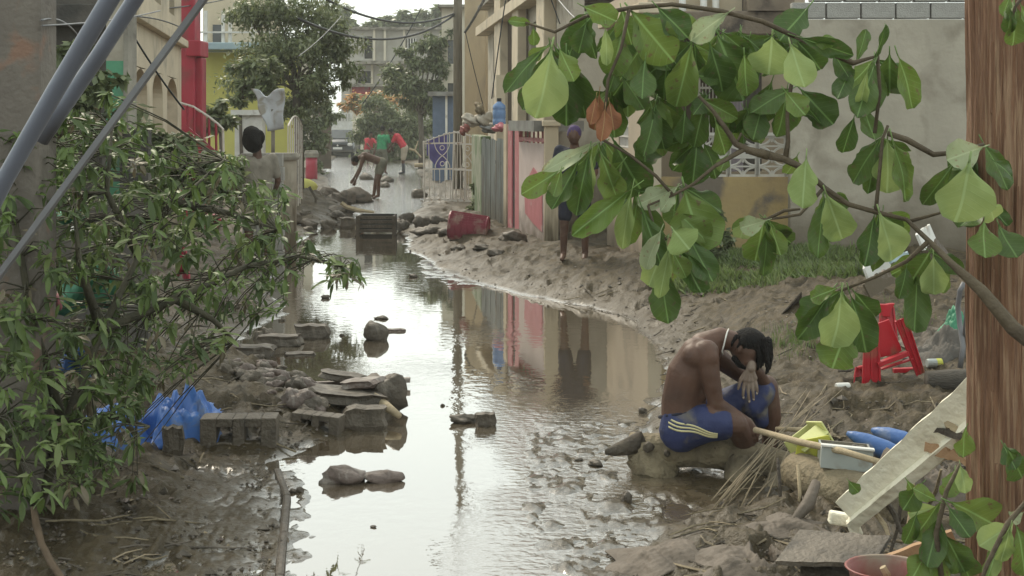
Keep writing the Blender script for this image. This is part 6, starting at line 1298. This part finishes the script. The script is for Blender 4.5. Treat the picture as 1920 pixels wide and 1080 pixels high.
bt([(1545, 352), (1500, 402), (1465, 408), (1425, 412)], [.007, .006, .005, .004]); bt([(1180, 15), (1165, 90), (1140, 150), (1130, 250)], [.007, .006, .006, .005])
bt([(1742, 452, 5.15), (1700, 490), (1640, 520), (1575, 545)], [.009, .007, .006, .006]); bt([(1590, 383), (1560, 370), (1550, 360)], [.007, .006, .005]); bt([(1215, 385), (1225, 420), (1250, 450)], [.005, .005, .004])
bt([(1262, 366), (1230, 330), (1180, 290), (1130, 262)], [.006, .006, .005, .005])
LV = [  # base x, y, tip x, y, width px, tone
 (1035, 88, 1013, 224, 78, 2), (1048, 90, 1078, 152, 44, 1), (1020, 92, 945, 165, 40, 0), (1062, 100, 1062, 235, 62, 0), (1030, 95, 985, 205, 45, 0), (1070, 110, 1100, 225, 55, 0), (1135, 48, 1139, 124, 26, 2), (1168, 58, 1146, 142, 58, 1), (1165, 15, 1182, 80, 46, 1), (1182, 18, 1258, 112, 78, 1),
 (1205, 60, 1262, 130, 60, 0), (1298, 78, 1268, 206, 58, 1), (1368, 22, 1296, 72, 38, 3), (1345, 62, 1392, 184, 92, 0), (1330, 80, 1360, 170, 55, 0), (1448, 66, 1442, 142, 78, 2), (1482, 82, 1508, 164, 60, 2), (1518, 10, 1462, 72, 56, 0), (1492, 68, 1600, 104, 36, 0), (1500, 166, 1562, 232, 64, 0), (1470, 168, 1508, 218, 42, 1),
 (1430, 196, 1412, 262, 44, 0), (1448, 150, 1420, 232, 48, 0), (1605, 118, 1628, 55, 26, 0), (1640, 112, 1664, 48, 22, 0), (1682, 100, 1720, 206, 52, 1), (1668, 98, 1668, 184, 60, 0), (1627, 130, 1611, 210, 22, 2), (1598, 120, 1570, 190, 36, 0), (1640, 120, 1602, 225, 44, 0), (1602, 218, 1580, 286, 36, 0), (1618, 200, 1640, 262, 42, 0), (1650, 262, 1592, 345, 46, 0), (1664, 256, 1664, 362, 58, 2), (1672, 258, 1712, 378, 62, 1), (1642, 262, 1632, 360, 34, 0),
 (1512, 292, 1504, 388, 52, 2), (1496, 290, 1476, 330, 30, 1), (1548, 360, 1582, 455, 60, 2), (1545, 366, 1532, 482, 40, 0), (1648, 396, 1682, 490, 62, 2), (1640, 400, 1622, 500, 44, 0), (1655, 400, 1654, 512, 34, 0), (1818, 300, 1803, 418, 104, 2), (1845, 275, 1772, 300, 60, 3), (1792, 302, 1728, 388, 38, 0), (1842, 265, 1896, 352, 54, 0), (1862, 300, 1902, 330, 34, 0), (1850, 372, 1872, 420, 36, 2), (1846, 412, 1840, 484, 56, 1), (1872, 420, 1902, 486, 54, 0),
 (1745, 470, 1708, 530, 56, 1), (1750, 478, 1752, 556, 50, 2), (1722, 500, 1710, 618, 46, 0), (1700, 498, 1690, 560, 40, 0), (1578, 545, 1568, 656, 70, 2), (1592, 546, 1632, 662, 52, 0), (1562, 540, 1500, 606, 54, 0), (1590, 610, 1560, 692, 74, 1), (1570, 540, 1520, 560, 34, 1), (1600, 545, 1645, 600, 42, 0), (1560, 545, 1500, 640, 44, 0),
 (1440, 412, 1388, 428, 34, 3), (1432, 414, 1416, 494, 54, 1), (1444, 418, 1460, 478, 34, 1), (1436, 420, 1438, 520, 44, 0), (1395, 410, 1390, 450, 30, 2),
 (1128, 262, 1020, 322, 30, 3), (1110, 285, 1097, 388, 28, 2), (1125, 282, 1160, 384, 50, 1), (1150, 262, 1205, 372, 72, 0), (1105, 282, 1078, 405, 48, 0), (1085, 300, 1040, 395, 44, 0), (1048, 320, 985, 362, 40, 1), (1052, 318, 1040, 365, 28, 1), (1190, 350, 1068, 440, 44, 1), (1186, 352, 1158, 472, 32, 2), (1196, 372, 1182, 462, 44, 1), (1212, 372, 1232, 452, 36, 0), (1282, 348, 1312, 468, 92, 1), (1270, 350, 1196, 384, 40, 3), (1270, 350, 1240, 396, 26, 3), (1202, 385, 1242, 500, 46, 0), (1170, 300, 1130, 345, 36, 1),
 (1160, 120, 1140, 172, 30, 0), (1250, 452, 1216, 536, 52, 2), (1258, 452, 1236, 560, 30, 2), (1272, 462, 1306, 545, 42, 0), (1290, 442, 1336, 528, 50, 0), (1236, 478, 1250, 606, 52, 0), (1262, 430, 1292, 466, 60, 2), (1240, 430, 1205, 505, 36, 3), (1260, 470, 1290, 520, 34, 1), (1270, 400, 1330, 450, 50, 1),
 (1124, 172, 1118, 246, 34, 4), (1142, 190, 1152, 238, 32, 4), (1135, 200, 1130, 262, 26, 4), (1118, 180, 1108, 232, 24, 4), (1165, 140, 1208, 205, 44, 0), (1230, 190, 1214, 288, 42, 0), (1222, 200, 1250, 282, 36, 0), (1322, 190, 1300, 276, 44, 0), (1342, 228, 1362, 290, 42, 1), (1310, 182, 1382, 222, 38, 1), (1330, 175, 1300, 215, 30, 0), (1285, 205, 1280, 270, 40, 0), (1250, 130, 1240, 190, 40, 0), (1300, 140, 1340, 150, 34, 0),
 (1100, 40, 1085, 100, 40, 0), (1120, 20, 1070, 70, 44, 0), (1000, 45, 955, 38, 20, 1), (1000, 50, 1002, 86, 20, 1), (1230, 10, 1290, 70, 50, 0), (1090, 10, 1150, 40, 40, 1), (1210, 110, 1200, 190, 40, 0), (1405, 70, 1385, 150, 40, 0), (1560, 95, 1595, 150, 34, 0), (1520, 80, 1565, 78, 30, 1), (1395, 100, 1400, 180, 46, 1), (1365, 290, 1350, 320, 22, 1)]
rg = random.Random(11)
for (x0, y0_, x1, y1, w_, tone) in LV:
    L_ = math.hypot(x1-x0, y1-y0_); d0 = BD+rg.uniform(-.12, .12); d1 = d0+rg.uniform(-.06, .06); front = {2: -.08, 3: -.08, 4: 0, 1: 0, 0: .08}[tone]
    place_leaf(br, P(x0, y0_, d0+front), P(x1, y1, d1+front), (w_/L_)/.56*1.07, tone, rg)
hubs = [(1035, 85), (1165, 40), (1180, 130), (1140, 170), (1230, 180), (1300, 80), (1320, 180), (1350, 60), (1448, 66), (1490, 75), (1480, 170), (1640, 110), (1655, 255), (1545, 362), (1645, 398), (1830, 285), (1850, 380), (1745, 472), (1575, 545), (1435, 412), (1130, 265), (1190, 355), (1275, 355), (1255, 448), (1100, 30), (1250, 30), (1210, 80), (1400, 200), (1310, 260), (1385, 60), (1260, 110), (1210, 240)]
for (hx, hy) in hubs:
    for k in range(5 if 1130 < hx < 1500 and hy < 270 else 4):
        a_ = R(rg.uniform(10, 170)); L_ = rg.uniform(55, 95); x1 = hx+math.cos(a_)*L_*.9; y1 = hy+math.sin(a_)*L_
        d0 = BD+.15+rg.uniform(0, .2); place_leaf(br, P(hx+rg.uniform(-6, 6), hy+rg.uniform(-4, 4), d0), P(x1, y1, d0+rg.uniform(-.08, .08)), rg.uniform(.7, 1.1), rg.choice([0, 0, 1]), rg, wob=.8)
# leaves low at the right around the brown pole, and top right corner
br2 = thing('low_branch', 'leafy broad leaved shoot low at the right in front of the brown pole', 'branch', P(1800, 1080, 5.2))
def bt2(pts, rs, par, dd):
    b = MB(); b.tube([P(p[0], p[1], dd) for p in pts], rs, 8, wob=.06); b.build('twig', M_TWIG, par, smooth=True)
bt2([(1770, 1120), (1755, 1000), (1775, 920), (1800, 870)], [.010, .010, .009, .006], br2, 5.35); bt2([(2400, 1150), (2100, 950), (1960, 900), (1890, 980), (1850, 1060), (1830, 1120)], [.02, .015, .010, .010, .008, .006], br2, 5.0)
for (x0, y0_, x1, y1, w_, tone) in [(1760, 940, 1706, 915, 30, 1), (1762, 950, 1700, 965, 34, 2), (1768, 935, 1712, 1010, 44, 1), (1790, 880, 1778, 930, 38, 1), (1800, 870, 1812, 925, 36, 2), (1778, 940, 1880, 985, 64, 1), (1775, 945, 1815, 1010, 44, 0), (1765, 960, 1735, 1060, 50, 0), (1770, 1000, 1812, 1075, 56, 0), (1752, 1020, 1700, 1085, 48, 1), (1760, 1010, 1765, 1100, 44, 1), (1888, 840, 1926, 905, 56, 0), (1880, 832, 1905, 880, 40, 0),
    (1900, 980, 1845, 1022, 50, 2), (1895, 985, 1878, 1058, 36, 2), (1905, 985, 1932, 1080, 56, 1), (1880, 1000, 1850, 1088, 34, 1), (1920, 960, 1892, 975, 24, 3), (1700, 900, 1722, 940, 30, 1), (1590, 900, 1610, 925, 24, 0), (1812, 800, 1800, 850, 30, 1), (1730, 905, 1690, 950, 44, 0), (1720, 960, 1700, 1020, 40, 0), (1790, 1030, 1830, 1090, 40, 0), (1745, 1060, 1700, 1090, 40, 1)]:
    L_ = math.hypot(x1-x0, y1-y0_); dd = (5.05 if x0 > 1830 else 5.4)+rg.uniform(-.08, .08); place_leaf(br2, P(x0, y0_, dd), P(x1, y1, dd+rg.uniform(-.06, .06)), (w_/L_)/.56, tone, rg)
br3 = thing('top_right_sprig', 'small sprig of broad leaves at the top right corner beside the brown pole', 'branch', P(1900, 0, 5.0))
bt2([(2600, 1100), (2350, 300), (2100, -60), (1960, -60), (1905, 10), (1895, 40)], [.03, .022, .014, .009, .006, .004], br3, 5.0)
for (x0, y0_, x1, y1, w_, tone) in [(1900, 0, 1892, 40, 26, 3), (1902, 10, 1910, 84, 44, 1), (1895, 15, 1890, 62, 28, 0), (1912, 5, 1935, 60, 40, 1), (1895, -10, 1880, 30, 24, 1)]:
    L_ = math.hypot(x1-x0, y1-y0_); place_leaf(br3, P(x0, y0_, 5.0), P(x1, y1, 5.0), (w_/L_)/.56, tone, rg)
# ---- fallen tree on the left: narrow drooping leaves
def narrow_mesh(seed):
    rg_ = random.Random(seed); nv = 7; cv = rg_.uniform(.10, .4); ph = rg_.uniform(0, 6); b = MB(); vs = []
    for j in range(nv+1):
        v = j/nv; w_ = .145*(math.sin(math.pi*min(1, v*.93+.05))**.8); w_ = .006 if v == 1 else max(w_, .01)
        for u_ in (-1, 0, 1): vs.append((u_*w_, v, abs(u_)*w_*.45-cv*v*v*.5+.02*math.sin(v*9+ph)*u_))
    b.add(vs, [(j*3+i, j*3+i+1, j*3+i+4, j*3+i+3) for j in range(nv) for i in range(2)]); me = b.mesh('leaf', fix=False); me.polygons.foreach_set('use_smooth', [True]*len(me.polygons)); return me
NL = [leafmat('narrow_leaf_deep', (.070, .105, .030), (.10, .135, .042), side=False, tr=.3), leafmat('narrow_leaf_mid', (.12, .175, .045), (.165, .22, .066), side=False, tr=.3), leafmat('narrow_leaf_light', (.19, .24, .085), (.21, .24, .10), side=False, tr=.35), leafmat('narrow_leaf_dry', (.16, .13, .08), (.12, .09, .055), side=False, tr=.15)]
NM = []
for k in range(6):
    me = narrow_mesh(k); me.materials.append(NL[0]); NM.append(me)
poly = [(-40, 215), (60, 235), (120, 215), (165, 200), (205, 170), (235, 215), (300, 255), (360, 262), (420, 268), (470, 300), (530, 345), (555, 420), (600, 462), (672, 486), (684, 520), (650, 535), (590, 512), (545, 540), (520, 590), (450, 610), (420, 650), (370, 650), (350, 700), (300, 720), (290, 800), (285, 880), (230, 905), (130, 925), (40, 945), (-40, 960)]
def inside(x_, y_):
    c = False; n_ = len(poly)
    for i in range(n_):
        (x1, y1), (x2, y2) = poly[i], poly[(i+1) % n_]
        if (y1 > y_) != (y2 > y_) and x_ < (x2-x1)*(y_-y1)/(y2-y1)+x1: c = not c
    return c
ft = thing('fallen_tree', 'dense fallen tree with narrow drooping leaves filling the left of the lane', 'tree', G(140, 960))
rg = random.Random(21); nodes_ = []
LIMBS = [[(70, 960, 7.6), (120, 800, 7.8), (190, 620, 8.0), (260, 480, 8.3), (330, 380, 8.8), (420, 300, 9.2)], [(120, 800, 7.8), (60, 600, 7.6), (30, 420, 7.6), (80, 260, 7.8)], [(190, 620, 8.0), (330, 560, 8.6), (460, 500, 9.2), (560, 480, 9.6), (640, 500, 9.8)], [(260, 480, 8.3), (200, 360, 8.2), (210, 240, 8.4)],
         [(330, 560, 8.6), (400, 600, 8.7), (440, 640, 8.8)], [(120, 800, 7.8), (210, 780, 7.7), (280, 800, 7.6)], [(330, 380, 8.8), (430, 400, 9.2), (520, 430, 9.6)], [(190, 620, 8.0), (150, 500, 7.8), (140, 400, 7.8)], [(70, 960, 7.6), (30, 860, 7.4), (-20, 740, 7.3)]]
def dep(px, py):
    return 8.0+.0032*(px-100)+(-.0012)*(py-560)
for lm in LIMBS:
    b = MB(); n_ = len(lm); b.tube([P(*p) for p in lm], [.028*(1-.75*i/(n_-1)) for i in range(n_)], 8, wob=.1); b.build('branch', M_BUSHT, ft, smooth=True)
allp = [P(*p) for lm in LIMBS for p in lm]+[P(*lm[i]).lerp(P(*lm[i+1]), t_) for lm in LIMBS for i in range(len(lm)-1) for t_ in (.33, .66)]
leaves = []; tw = MB(); cnt = 0
while cnt < 840:
    px, py = rg.uniform(-40, 690), rg.uniform(165, 960)
    if cnt > 730: px, py = rg.uniform(-40, 200), rg.uniform(300, 960)
    if not inside(px, py): continue
    if 262 < px < 380 and py > 725 and rg.random() < .9: continue
    if 110 < px < 205 and 510 < py < 575 and rg.random() < .85: continue
    if 420 < py and px > 520 and rg.random() < .3: continue
    cnt += 1
    near = rg.random() < .5; d_ = dep(px, py)+(rg.uniform(-.75, 0) if near else rg.uniform(0, 1.0)); hub = P(px, py, d_)
    j = min(allp, key=lambda p: (p-hub).length); 
    if rg.random() < .75: tw.tube([j, j.lerp(hub, .5)+Vector((0, 0, .04)), hub], [.005, .0035, .002], 4, cap=False)
    base = rg.uniform(0, 6.28); n_ = rg.randint(5, 12); tone = rg.choices([0, 1, 2, 3], [5, 4, 1.0, 1.1])[0]; hs = rg.uniform(.65, 1.15)
    for k in range(n_):
        az = base+k*2.4+rg.uniform(-.9, .9); el = rg.uniform(-1.35, .5); L_ = rg.uniform(.05, .125)*hs
        dr = Vector((math.cos(az)*math.cos(el), math.sin(az)*math.cos(el)*.8, math.sin(el)-.15)).normalized()
        upv = Vector((rg.uniform(-.4, .4), rg.uniform(-.6, .1), 1)); z = (upv-dr*upv.dot(dr)).normalized(); x = dr.cross(z)
        hb_ = hub+Vector((rg.uniform(-.03, .03), rg.uniform(-.03, .03), rg.uniform(-.035, .02)))
        leaves.append((d_, hb_, L_, x, dr, z, tone if rg.random() < .8 else rg.choice([0, 1, 1, 2])))
o = tw.build('twigs', M_BUSHT, ft, smooth=True, fix=False); o['kind'] = 'stuff'
leaves.sort(key=lambda l_: l_[0]); 
vis = leaves[::1]; own = vis[:290]; rest = vis[290:]
for (d_, hub, L_, x, dr, z, tone) in own:
    M = Matrix(((x.x*L_, dr.x*L_, z.x*L_, hub.x), (x.y*L_, dr.y*L_, z.y*L_, hub.y), (x.z*L_, dr.z*L_, z.z*L_, hub.z), (0, 0, 0, 1))); matrix_obj(rg.choice(NM), 'leaf', M, ft, NL[tone])
b = MB(); nmv = [[tuple(v.co) for v in me.vertices] for me in NM]; nmf = [[tuple(p.vertices) for p in me.polygons] for me in NM]
for (d_, hub, L_, x, dr, z, tone) in rest:
    k = rg.randrange(6); b.add([hub+(x*v[0]+dr*v[1]+z*v[2])*L_ for v in nmv[k]], nmf[k], tone)
o = b.build('leaf_mass', NL, ft, smooth=True, fix=False); o['kind'] = 'stuff'
# ---- trees and bushes further off
TL = [leafmat('tree_leaf_deep', (.095, .115, .05), (.125, .15, .066), side=False, tr=.3), leafmat('tree_leaf_mid', (.165, .195, .085), (.21, .235, .11), side=False, tr=.4), leafmat('tree_leaf_light', (.22, .245, .14), (.28, .30, .19), side=False, tr=.35), leafmat('flame_flower', (.62, .20, .06), (.55, .30, .10), side=False, tr=.3)]
M_TRUNK = pm('tree_trunk', (.13, .105, .08), (.08, .065, .05), scale=6, st=(6, 6, .8), bump=.6)
def crown_tree(name, label, dd, clumps, base, leaf, dens, seed, tones=(5, 4, 1), limbs=True, cat='tree', tr=.09, group=None, droop=.3):
    """clumps: (px, py, r px) in depth dd; leaves fill an uneven shell and some of the inside of each clump"""
    rg_ = random.Random(seed); s_ = F/dd; bx_, by_ = base; t_ = thing(name, label, cat, (X(bx_, dd), dd, 0), group); b = MB()
    root = Vector((X(bx_, dd), dd, -.2)); fork = Vector((X(by_[0], dd), dd, max(.3, Z(by_[1], dd))))
    if limbs:
        m = MB(); m.tube([root, root.lerp(fork, .5)+Vector((.05, 0, 0)), fork], [tr, tr*.8, tr*.65], 9, wob=.08); m.build('trunk', M_TRUNK, t_, smooth=True)
        for (cx, cy, r_) in clumps:
            c = P(cx, cy, dd); m = MB(); md = fork.lerp(c, .5)+Vector((rg_.uniform(-.1, .1), rg_.uniform(-.2, .2), .08)); m.tube([fork, md, c], [tr*.4, tr*.24, tr*.1], 6, wob=.1); m.build('limb', M_TRUNK, t_, smooth=True)
    for (cx, cy, r_) in clumps:
        c0 = P(cx, cy, dd); rr = r_/s_; n_ = int(dens*r_*r_/1000)
        subs = [c0+Vector((rg_.gauss(0, .5), rg_.gauss(0, .55), rg_.gauss(0, .42)))*rr for _ in range(max(5, int(r_/4)))]
        for _ in range(n_):
            s0 = rg_.choice(subs); q_ = s0+Vector((rg_.gauss(0, 1), rg_.gauss(0, 1), rg_.gauss(0, .8)))*rr*.22; L_ = leaf*rg_.uniform(.6, 1.3)
            az = rg_.uniform(0, 6.28); el = rg_.uniform(-1.2, .6)-droop; dr = Vector((math.cos(az)*math.cos(el), math.sin(az)*math.cos(el), math.sin(el))); sd = dr.cross(Vector((rg_.uniform(-1, 1), rg_.uniform(-1, 1), 1))).normalized()*L_*.22
            tone = rg_.choices(range(len(tones)), tones)[0]; b.add([q_, q_+dr*L_*.5+sd, q_+dr*L_, q_+dr*L_*.5-sd], [(0, 1, 2, 3)], tone)
    o = b.build('crown', TL, t_, fix=False); o['kind'] = 'stuff'; return t_
crown_tree('broadleaf_tree', 'big grey green tree leaning over the lane from the left', 34, [(460, 20, 42), (520, 20, 58), (580, 45, 58), (545, 100, 66), (600, 110, 52), (628, 70, 40), (500, 110, 38), (590, 170, 42), (640, 150, 26), (650, 100, 20), (560, 190, 34), (500, 160, 30)], (560, (555, 170)), 125e-3, 760, 1, tr=.14, tones=(4, 5, 3))
crown_tree('young_tree', 'light green young tree with yellow stems in front of the yellow house', 31, [(470, 120, 24), (485, 150, 24), (505, 120, 20), (446, 190, 14), (505, 165, 18), (455, 160, 14)], (448, (450, 190)), .15, 1100, 2, tones=(2, 5, 4), tr=.05)
crown_tree('banana_plant', 'green plant with tall yellowish stems beside the crimson column', 30, [(400, 212, 16), (392, 232, 15), (425, 228, 15), (414, 192, 9)], (412, (412, 220)), .2, 900, 12, tones=(3, 5, 3), tr=.05, cat='plant')
crown_tree('dark_tree', 'dark tree right of the lane in front of the grey building and utility pole', 62, [(770, 150, 34), (795, 120, 34), (812, 90, 28), (830, 130, 22), (785, 185, 34), (815, 165, 24), (750, 170, 20), (765, 100, 20), (835, 70, 16), (740, 130, 14), (820, 200, 18)], (790, (788, 215)), .21, 1500, 3, tones=(6, 4, 1.5), tr=.16)
crown_tree('roadside_bush', 'big dark bush behind the men in green and red', 77, [(690, 225, 30), (715, 215, 32), (745, 222, 34), (775, 225, 32), (700, 255, 30), (740, 262, 36), (778, 265, 32), (795, 290, 22), (722, 290, 26), (760, 295, 26), (675, 250, 18), (800, 240, 16)], (740, (740, 300)), .22, 1900, 4, tones=(5, 5, 1), limbs=False, cat='bush')
crown_tree('car_side_bush', 'ragged green bush hanging over the left side of the parked car', 56, [(560, 215, 26), (590, 228, 28), (605, 250, 20), (575, 260, 26), (598, 200, 20), (618, 215, 14), (550, 250, 18), (590, 290, 16), (606, 275, 12), (597, 315, 14)], (590, (588, 300)), .19, 1600, 5, tones=(4, 5, 1), limbs=False, cat='bush')
crown_tree('flame_tree', 'low flame orange flowering bush under the grey building', 84, [(655, 188, 14), (680, 192, 16), (705, 188, 17), (730, 190, 16), (752, 186, 13), (668, 200, 10)], (700, (700, 205)), .35, 2200, 6, tones=(1, 2, 1, 7), limbs=False, cat='bush')
for i, (cl, lab) in enumerate((([(700, 48, 18), (722, 42, 20), (740, 55, 16)], 'hazy green tree left above the far grey building'), ([(762, 36, 18), (785, 28, 17), (806, 36, 16)], 'hazy feathery tree in the middle above the far grey building'), ([(828, 24, 16), (845, 40, 16), (815, 52, 12)], 'hazy green tree right beside the utility pole top'), ([(650, 28, 20), (672, 52, 18), (630, 60, 18)], 'hazy tree left of the far grey building'))):
    crown_tree('far_tree', lab, 135, cl, (cl[1][0], (cl[1][0], cl[1][1]+30)), .8, 1100, 40+i, tones=(2, 4, 4), tr=.3, group='far trees above the roofs')
crown_tree('dark_house_bush', 'dark green bush growing against the shaded house at the upper left', 12.2, [(95, 120, 34), (140, 100, 26), (85, 180, 40), (150, 180, 36), (180, 240, 40), (110, 250, 40), (195, 150, 22)], (130, (130, 300)), .11, 330, 7, tones=(6, 3, .5), cat='bush', tr=.03)
crown_tree('wall_creeper', 'sprawling leafy weeds at the foot of the cream arched house', 14.5, [(250, 250, 34), (300, 270, 34), (350, 300, 34), (400, 300, 30), (430, 330, 28), (300, 330, 40), (380, 350, 36)], (320, (320, 330)), .12, 420, 8, tones=(5, 4, 1), limbs=False, cat='bush')
crown_tree('fence_weed', 'small weed at the foot of the mossy wall end by the white gates', 32, [(893, 350, 9), (897, 370, 10), (890, 385, 8)], (893, (893, 370)), .12, 2600, 9, tones=(3, 4, 1), limbs=False, cat='weed')
crown_tree('corner_creeper', 'dry creeper on the corner between the beige house and yellow parapet', 17.3, [(1340, 420, 26), (1300, 440, 26), (1350, 460, 30), (1310, 400, 18)], (1330, (1330, 450)), .10, 700, 10, tones=(6, 3, 1), limbs=False, cat='weed')
# ---- grass
b = MB(); rg = random.Random(6); n_ = 0
while n_ < 22000:
    x_, d_ = rg.uniform(1.5, 4.3), rg.uniform(14.8, 18.0); pyx = 960+x_*F/d_
    dens = .5+.25*math.sin(x_*5.1+1)*math.cos(d_*3.3)+.25*math.sin(x_*2.3+d_*4.1)
    st_ = lambda a, b_, v: (lambda t: t*t*(3-2*t))(min(max((v-a)/(b_-a), 0), 1))
    edge = st_(15.0, 16.6, d_+dens*.9-.4)*st_(1.55, 2.2, x_)*st_(4.2, 3.3, x_)
    if rg.random() > edge*dens*dens*1.2: 
        n_ += .1; continue
    n_ += 1; z_ = hz(x_, d_); h_ = rg.uniform(.04, .13)*(.5+dens); w_ = rg.uniform(.006, .012); az = rg.uniform(0, 6.28); ln = rg.uniform(.02, .10); dx, dy = math.cos(az), math.sin(az)
    b.add([(x_-dy*w_, d_+dx*w_, z_-.01), (x_+dy*w_, d_-dx*w_, z_-.01), (x_+dx*ln*.4+dy*w_*.7, d_+dy*ln*.4-dx*w_*.7, z_+h_*.6), (x_+dx*ln, d_+dy*ln, z_+h_)], [(0, 1, 2, 3)], rg.choice([0, 1, 1, 2]))
tag(b.build('grass', [TL[0], NL[1], NL[2]], fix=False), 'rough grass growing on the mud of the yard below the grey wall', 'grass', kind='stuff')
b = MB()
for _ in range(900):
    px, py = rg.choice([(1490, 650), (1470, 640), (1520, 640), (1530, 610), (1700, 590)]); c = GT(px+rg.gauss(0, 22), py+rg.gauss(0, 14)); h_ = rg.uniform(.03, .10); w_ = .004; az = rg.uniform(0, 6.28); ln = rg.uniform(.01, .05); dx, dy = math.cos(az), math.sin(az)
    b.add([(c.x-dy*w_, c.y+dx*w_, c.z-.01), (c.x+dy*w_, c.y-dx*w_, c.z-.01), (c.x+dx*ln, c.y+dy*ln, c.z+h_)], [(0, 1, 2)], rg.choice([0, 1, 1]))
tag(b.build('grass_tufts', [TL[0], NL[1], NL[2]], fix=False), 'thin grass tufts on the mud behind the seated man', 'grass', kind='stuff')
# ---- gravel, clods and leaf litter on the mud
def litter():
    rg_ = random.Random(9); b = MB(); n_ = 0
    ico = [(0, 0, 1), (.9, 0, .1), (-.45, .8, .1), (-.45, -.8, .1), (.3, .3, -.7)]; icf = [(0, 1, 2), (0, 2, 3), (0, 3, 1), (1, 4, 2), (2, 4, 3), (3, 4, 1)]
    while n_ < 9000:
        py = 1120-(rg_.random()**1.4)*720; px = rg_.uniform(0, 1850); p = G(px, py); z_ = hz(p.x, p.y)
        if z_ < .012: n_ += .15; continue
        p = GT(px, py, 4)
        if hz(p.x, p.y) < .004: continue
        n_ += 1; s_ = rg_.uniform(.004, .014)*(1+p.y*.03)*(2.2 if rg_.random() < .05 else 1); az = rg_.uniform(0, 6.28); ca, sa = math.cos(az), math.sin(az); k = rg_.choices([0, 1, 2, 3], [6, 3, 1, .4])[0]; hgt_ = s_*rg_.uniform(.4, .9)
        e_ = rg_.uniform(.6, 1.8); b.add([(p.x+(v[0]*ca*e_-v[1]*sa)*s_, p.y+(v[0]*sa*e_+v[1]*ca)*s_, p.z+.004+v[2]*hgt_) for v in ico], icf, k)
    o = b.build('gravel', [M_STONE, M_CBLOCK, M_STONEP, M_STRAW], fix=False); tag(o, 'gravel, clods and bits of straw strewn over the mud', 'gravel', kind='stuff')
litter()

# ---- air: the far end of the lane pales
hm = bpy.data.materials.new('haze'); hm.use_nodes = True; hn = hm.node_tree.nodes; hn.remove(hn['Principled BSDF'])
pv = hn.new('ShaderNodeVolumePrincipled'); pv.inputs['Color'].default_value = (.93, .95, .92, 1); pv.inputs['Density'].default_value = .0009; pv.inputs['Anisotropy'].default_value = .2
hm.node_tree.links.new(pv.outputs[0], hn['Material Output'].inputs['Volume'])
hb_ = MB(); hb_.box(-1600, 1600, -100, 1600, -1.8, 13.5); tag(hb_.build('haze', hm), 'thin pale haze in the air of the lane', kind='stuff')
SC.cycles.volume_bounces = 1; SC.cycles.volume_max_steps = 64; SC.cycles.volume_step_rate = 5
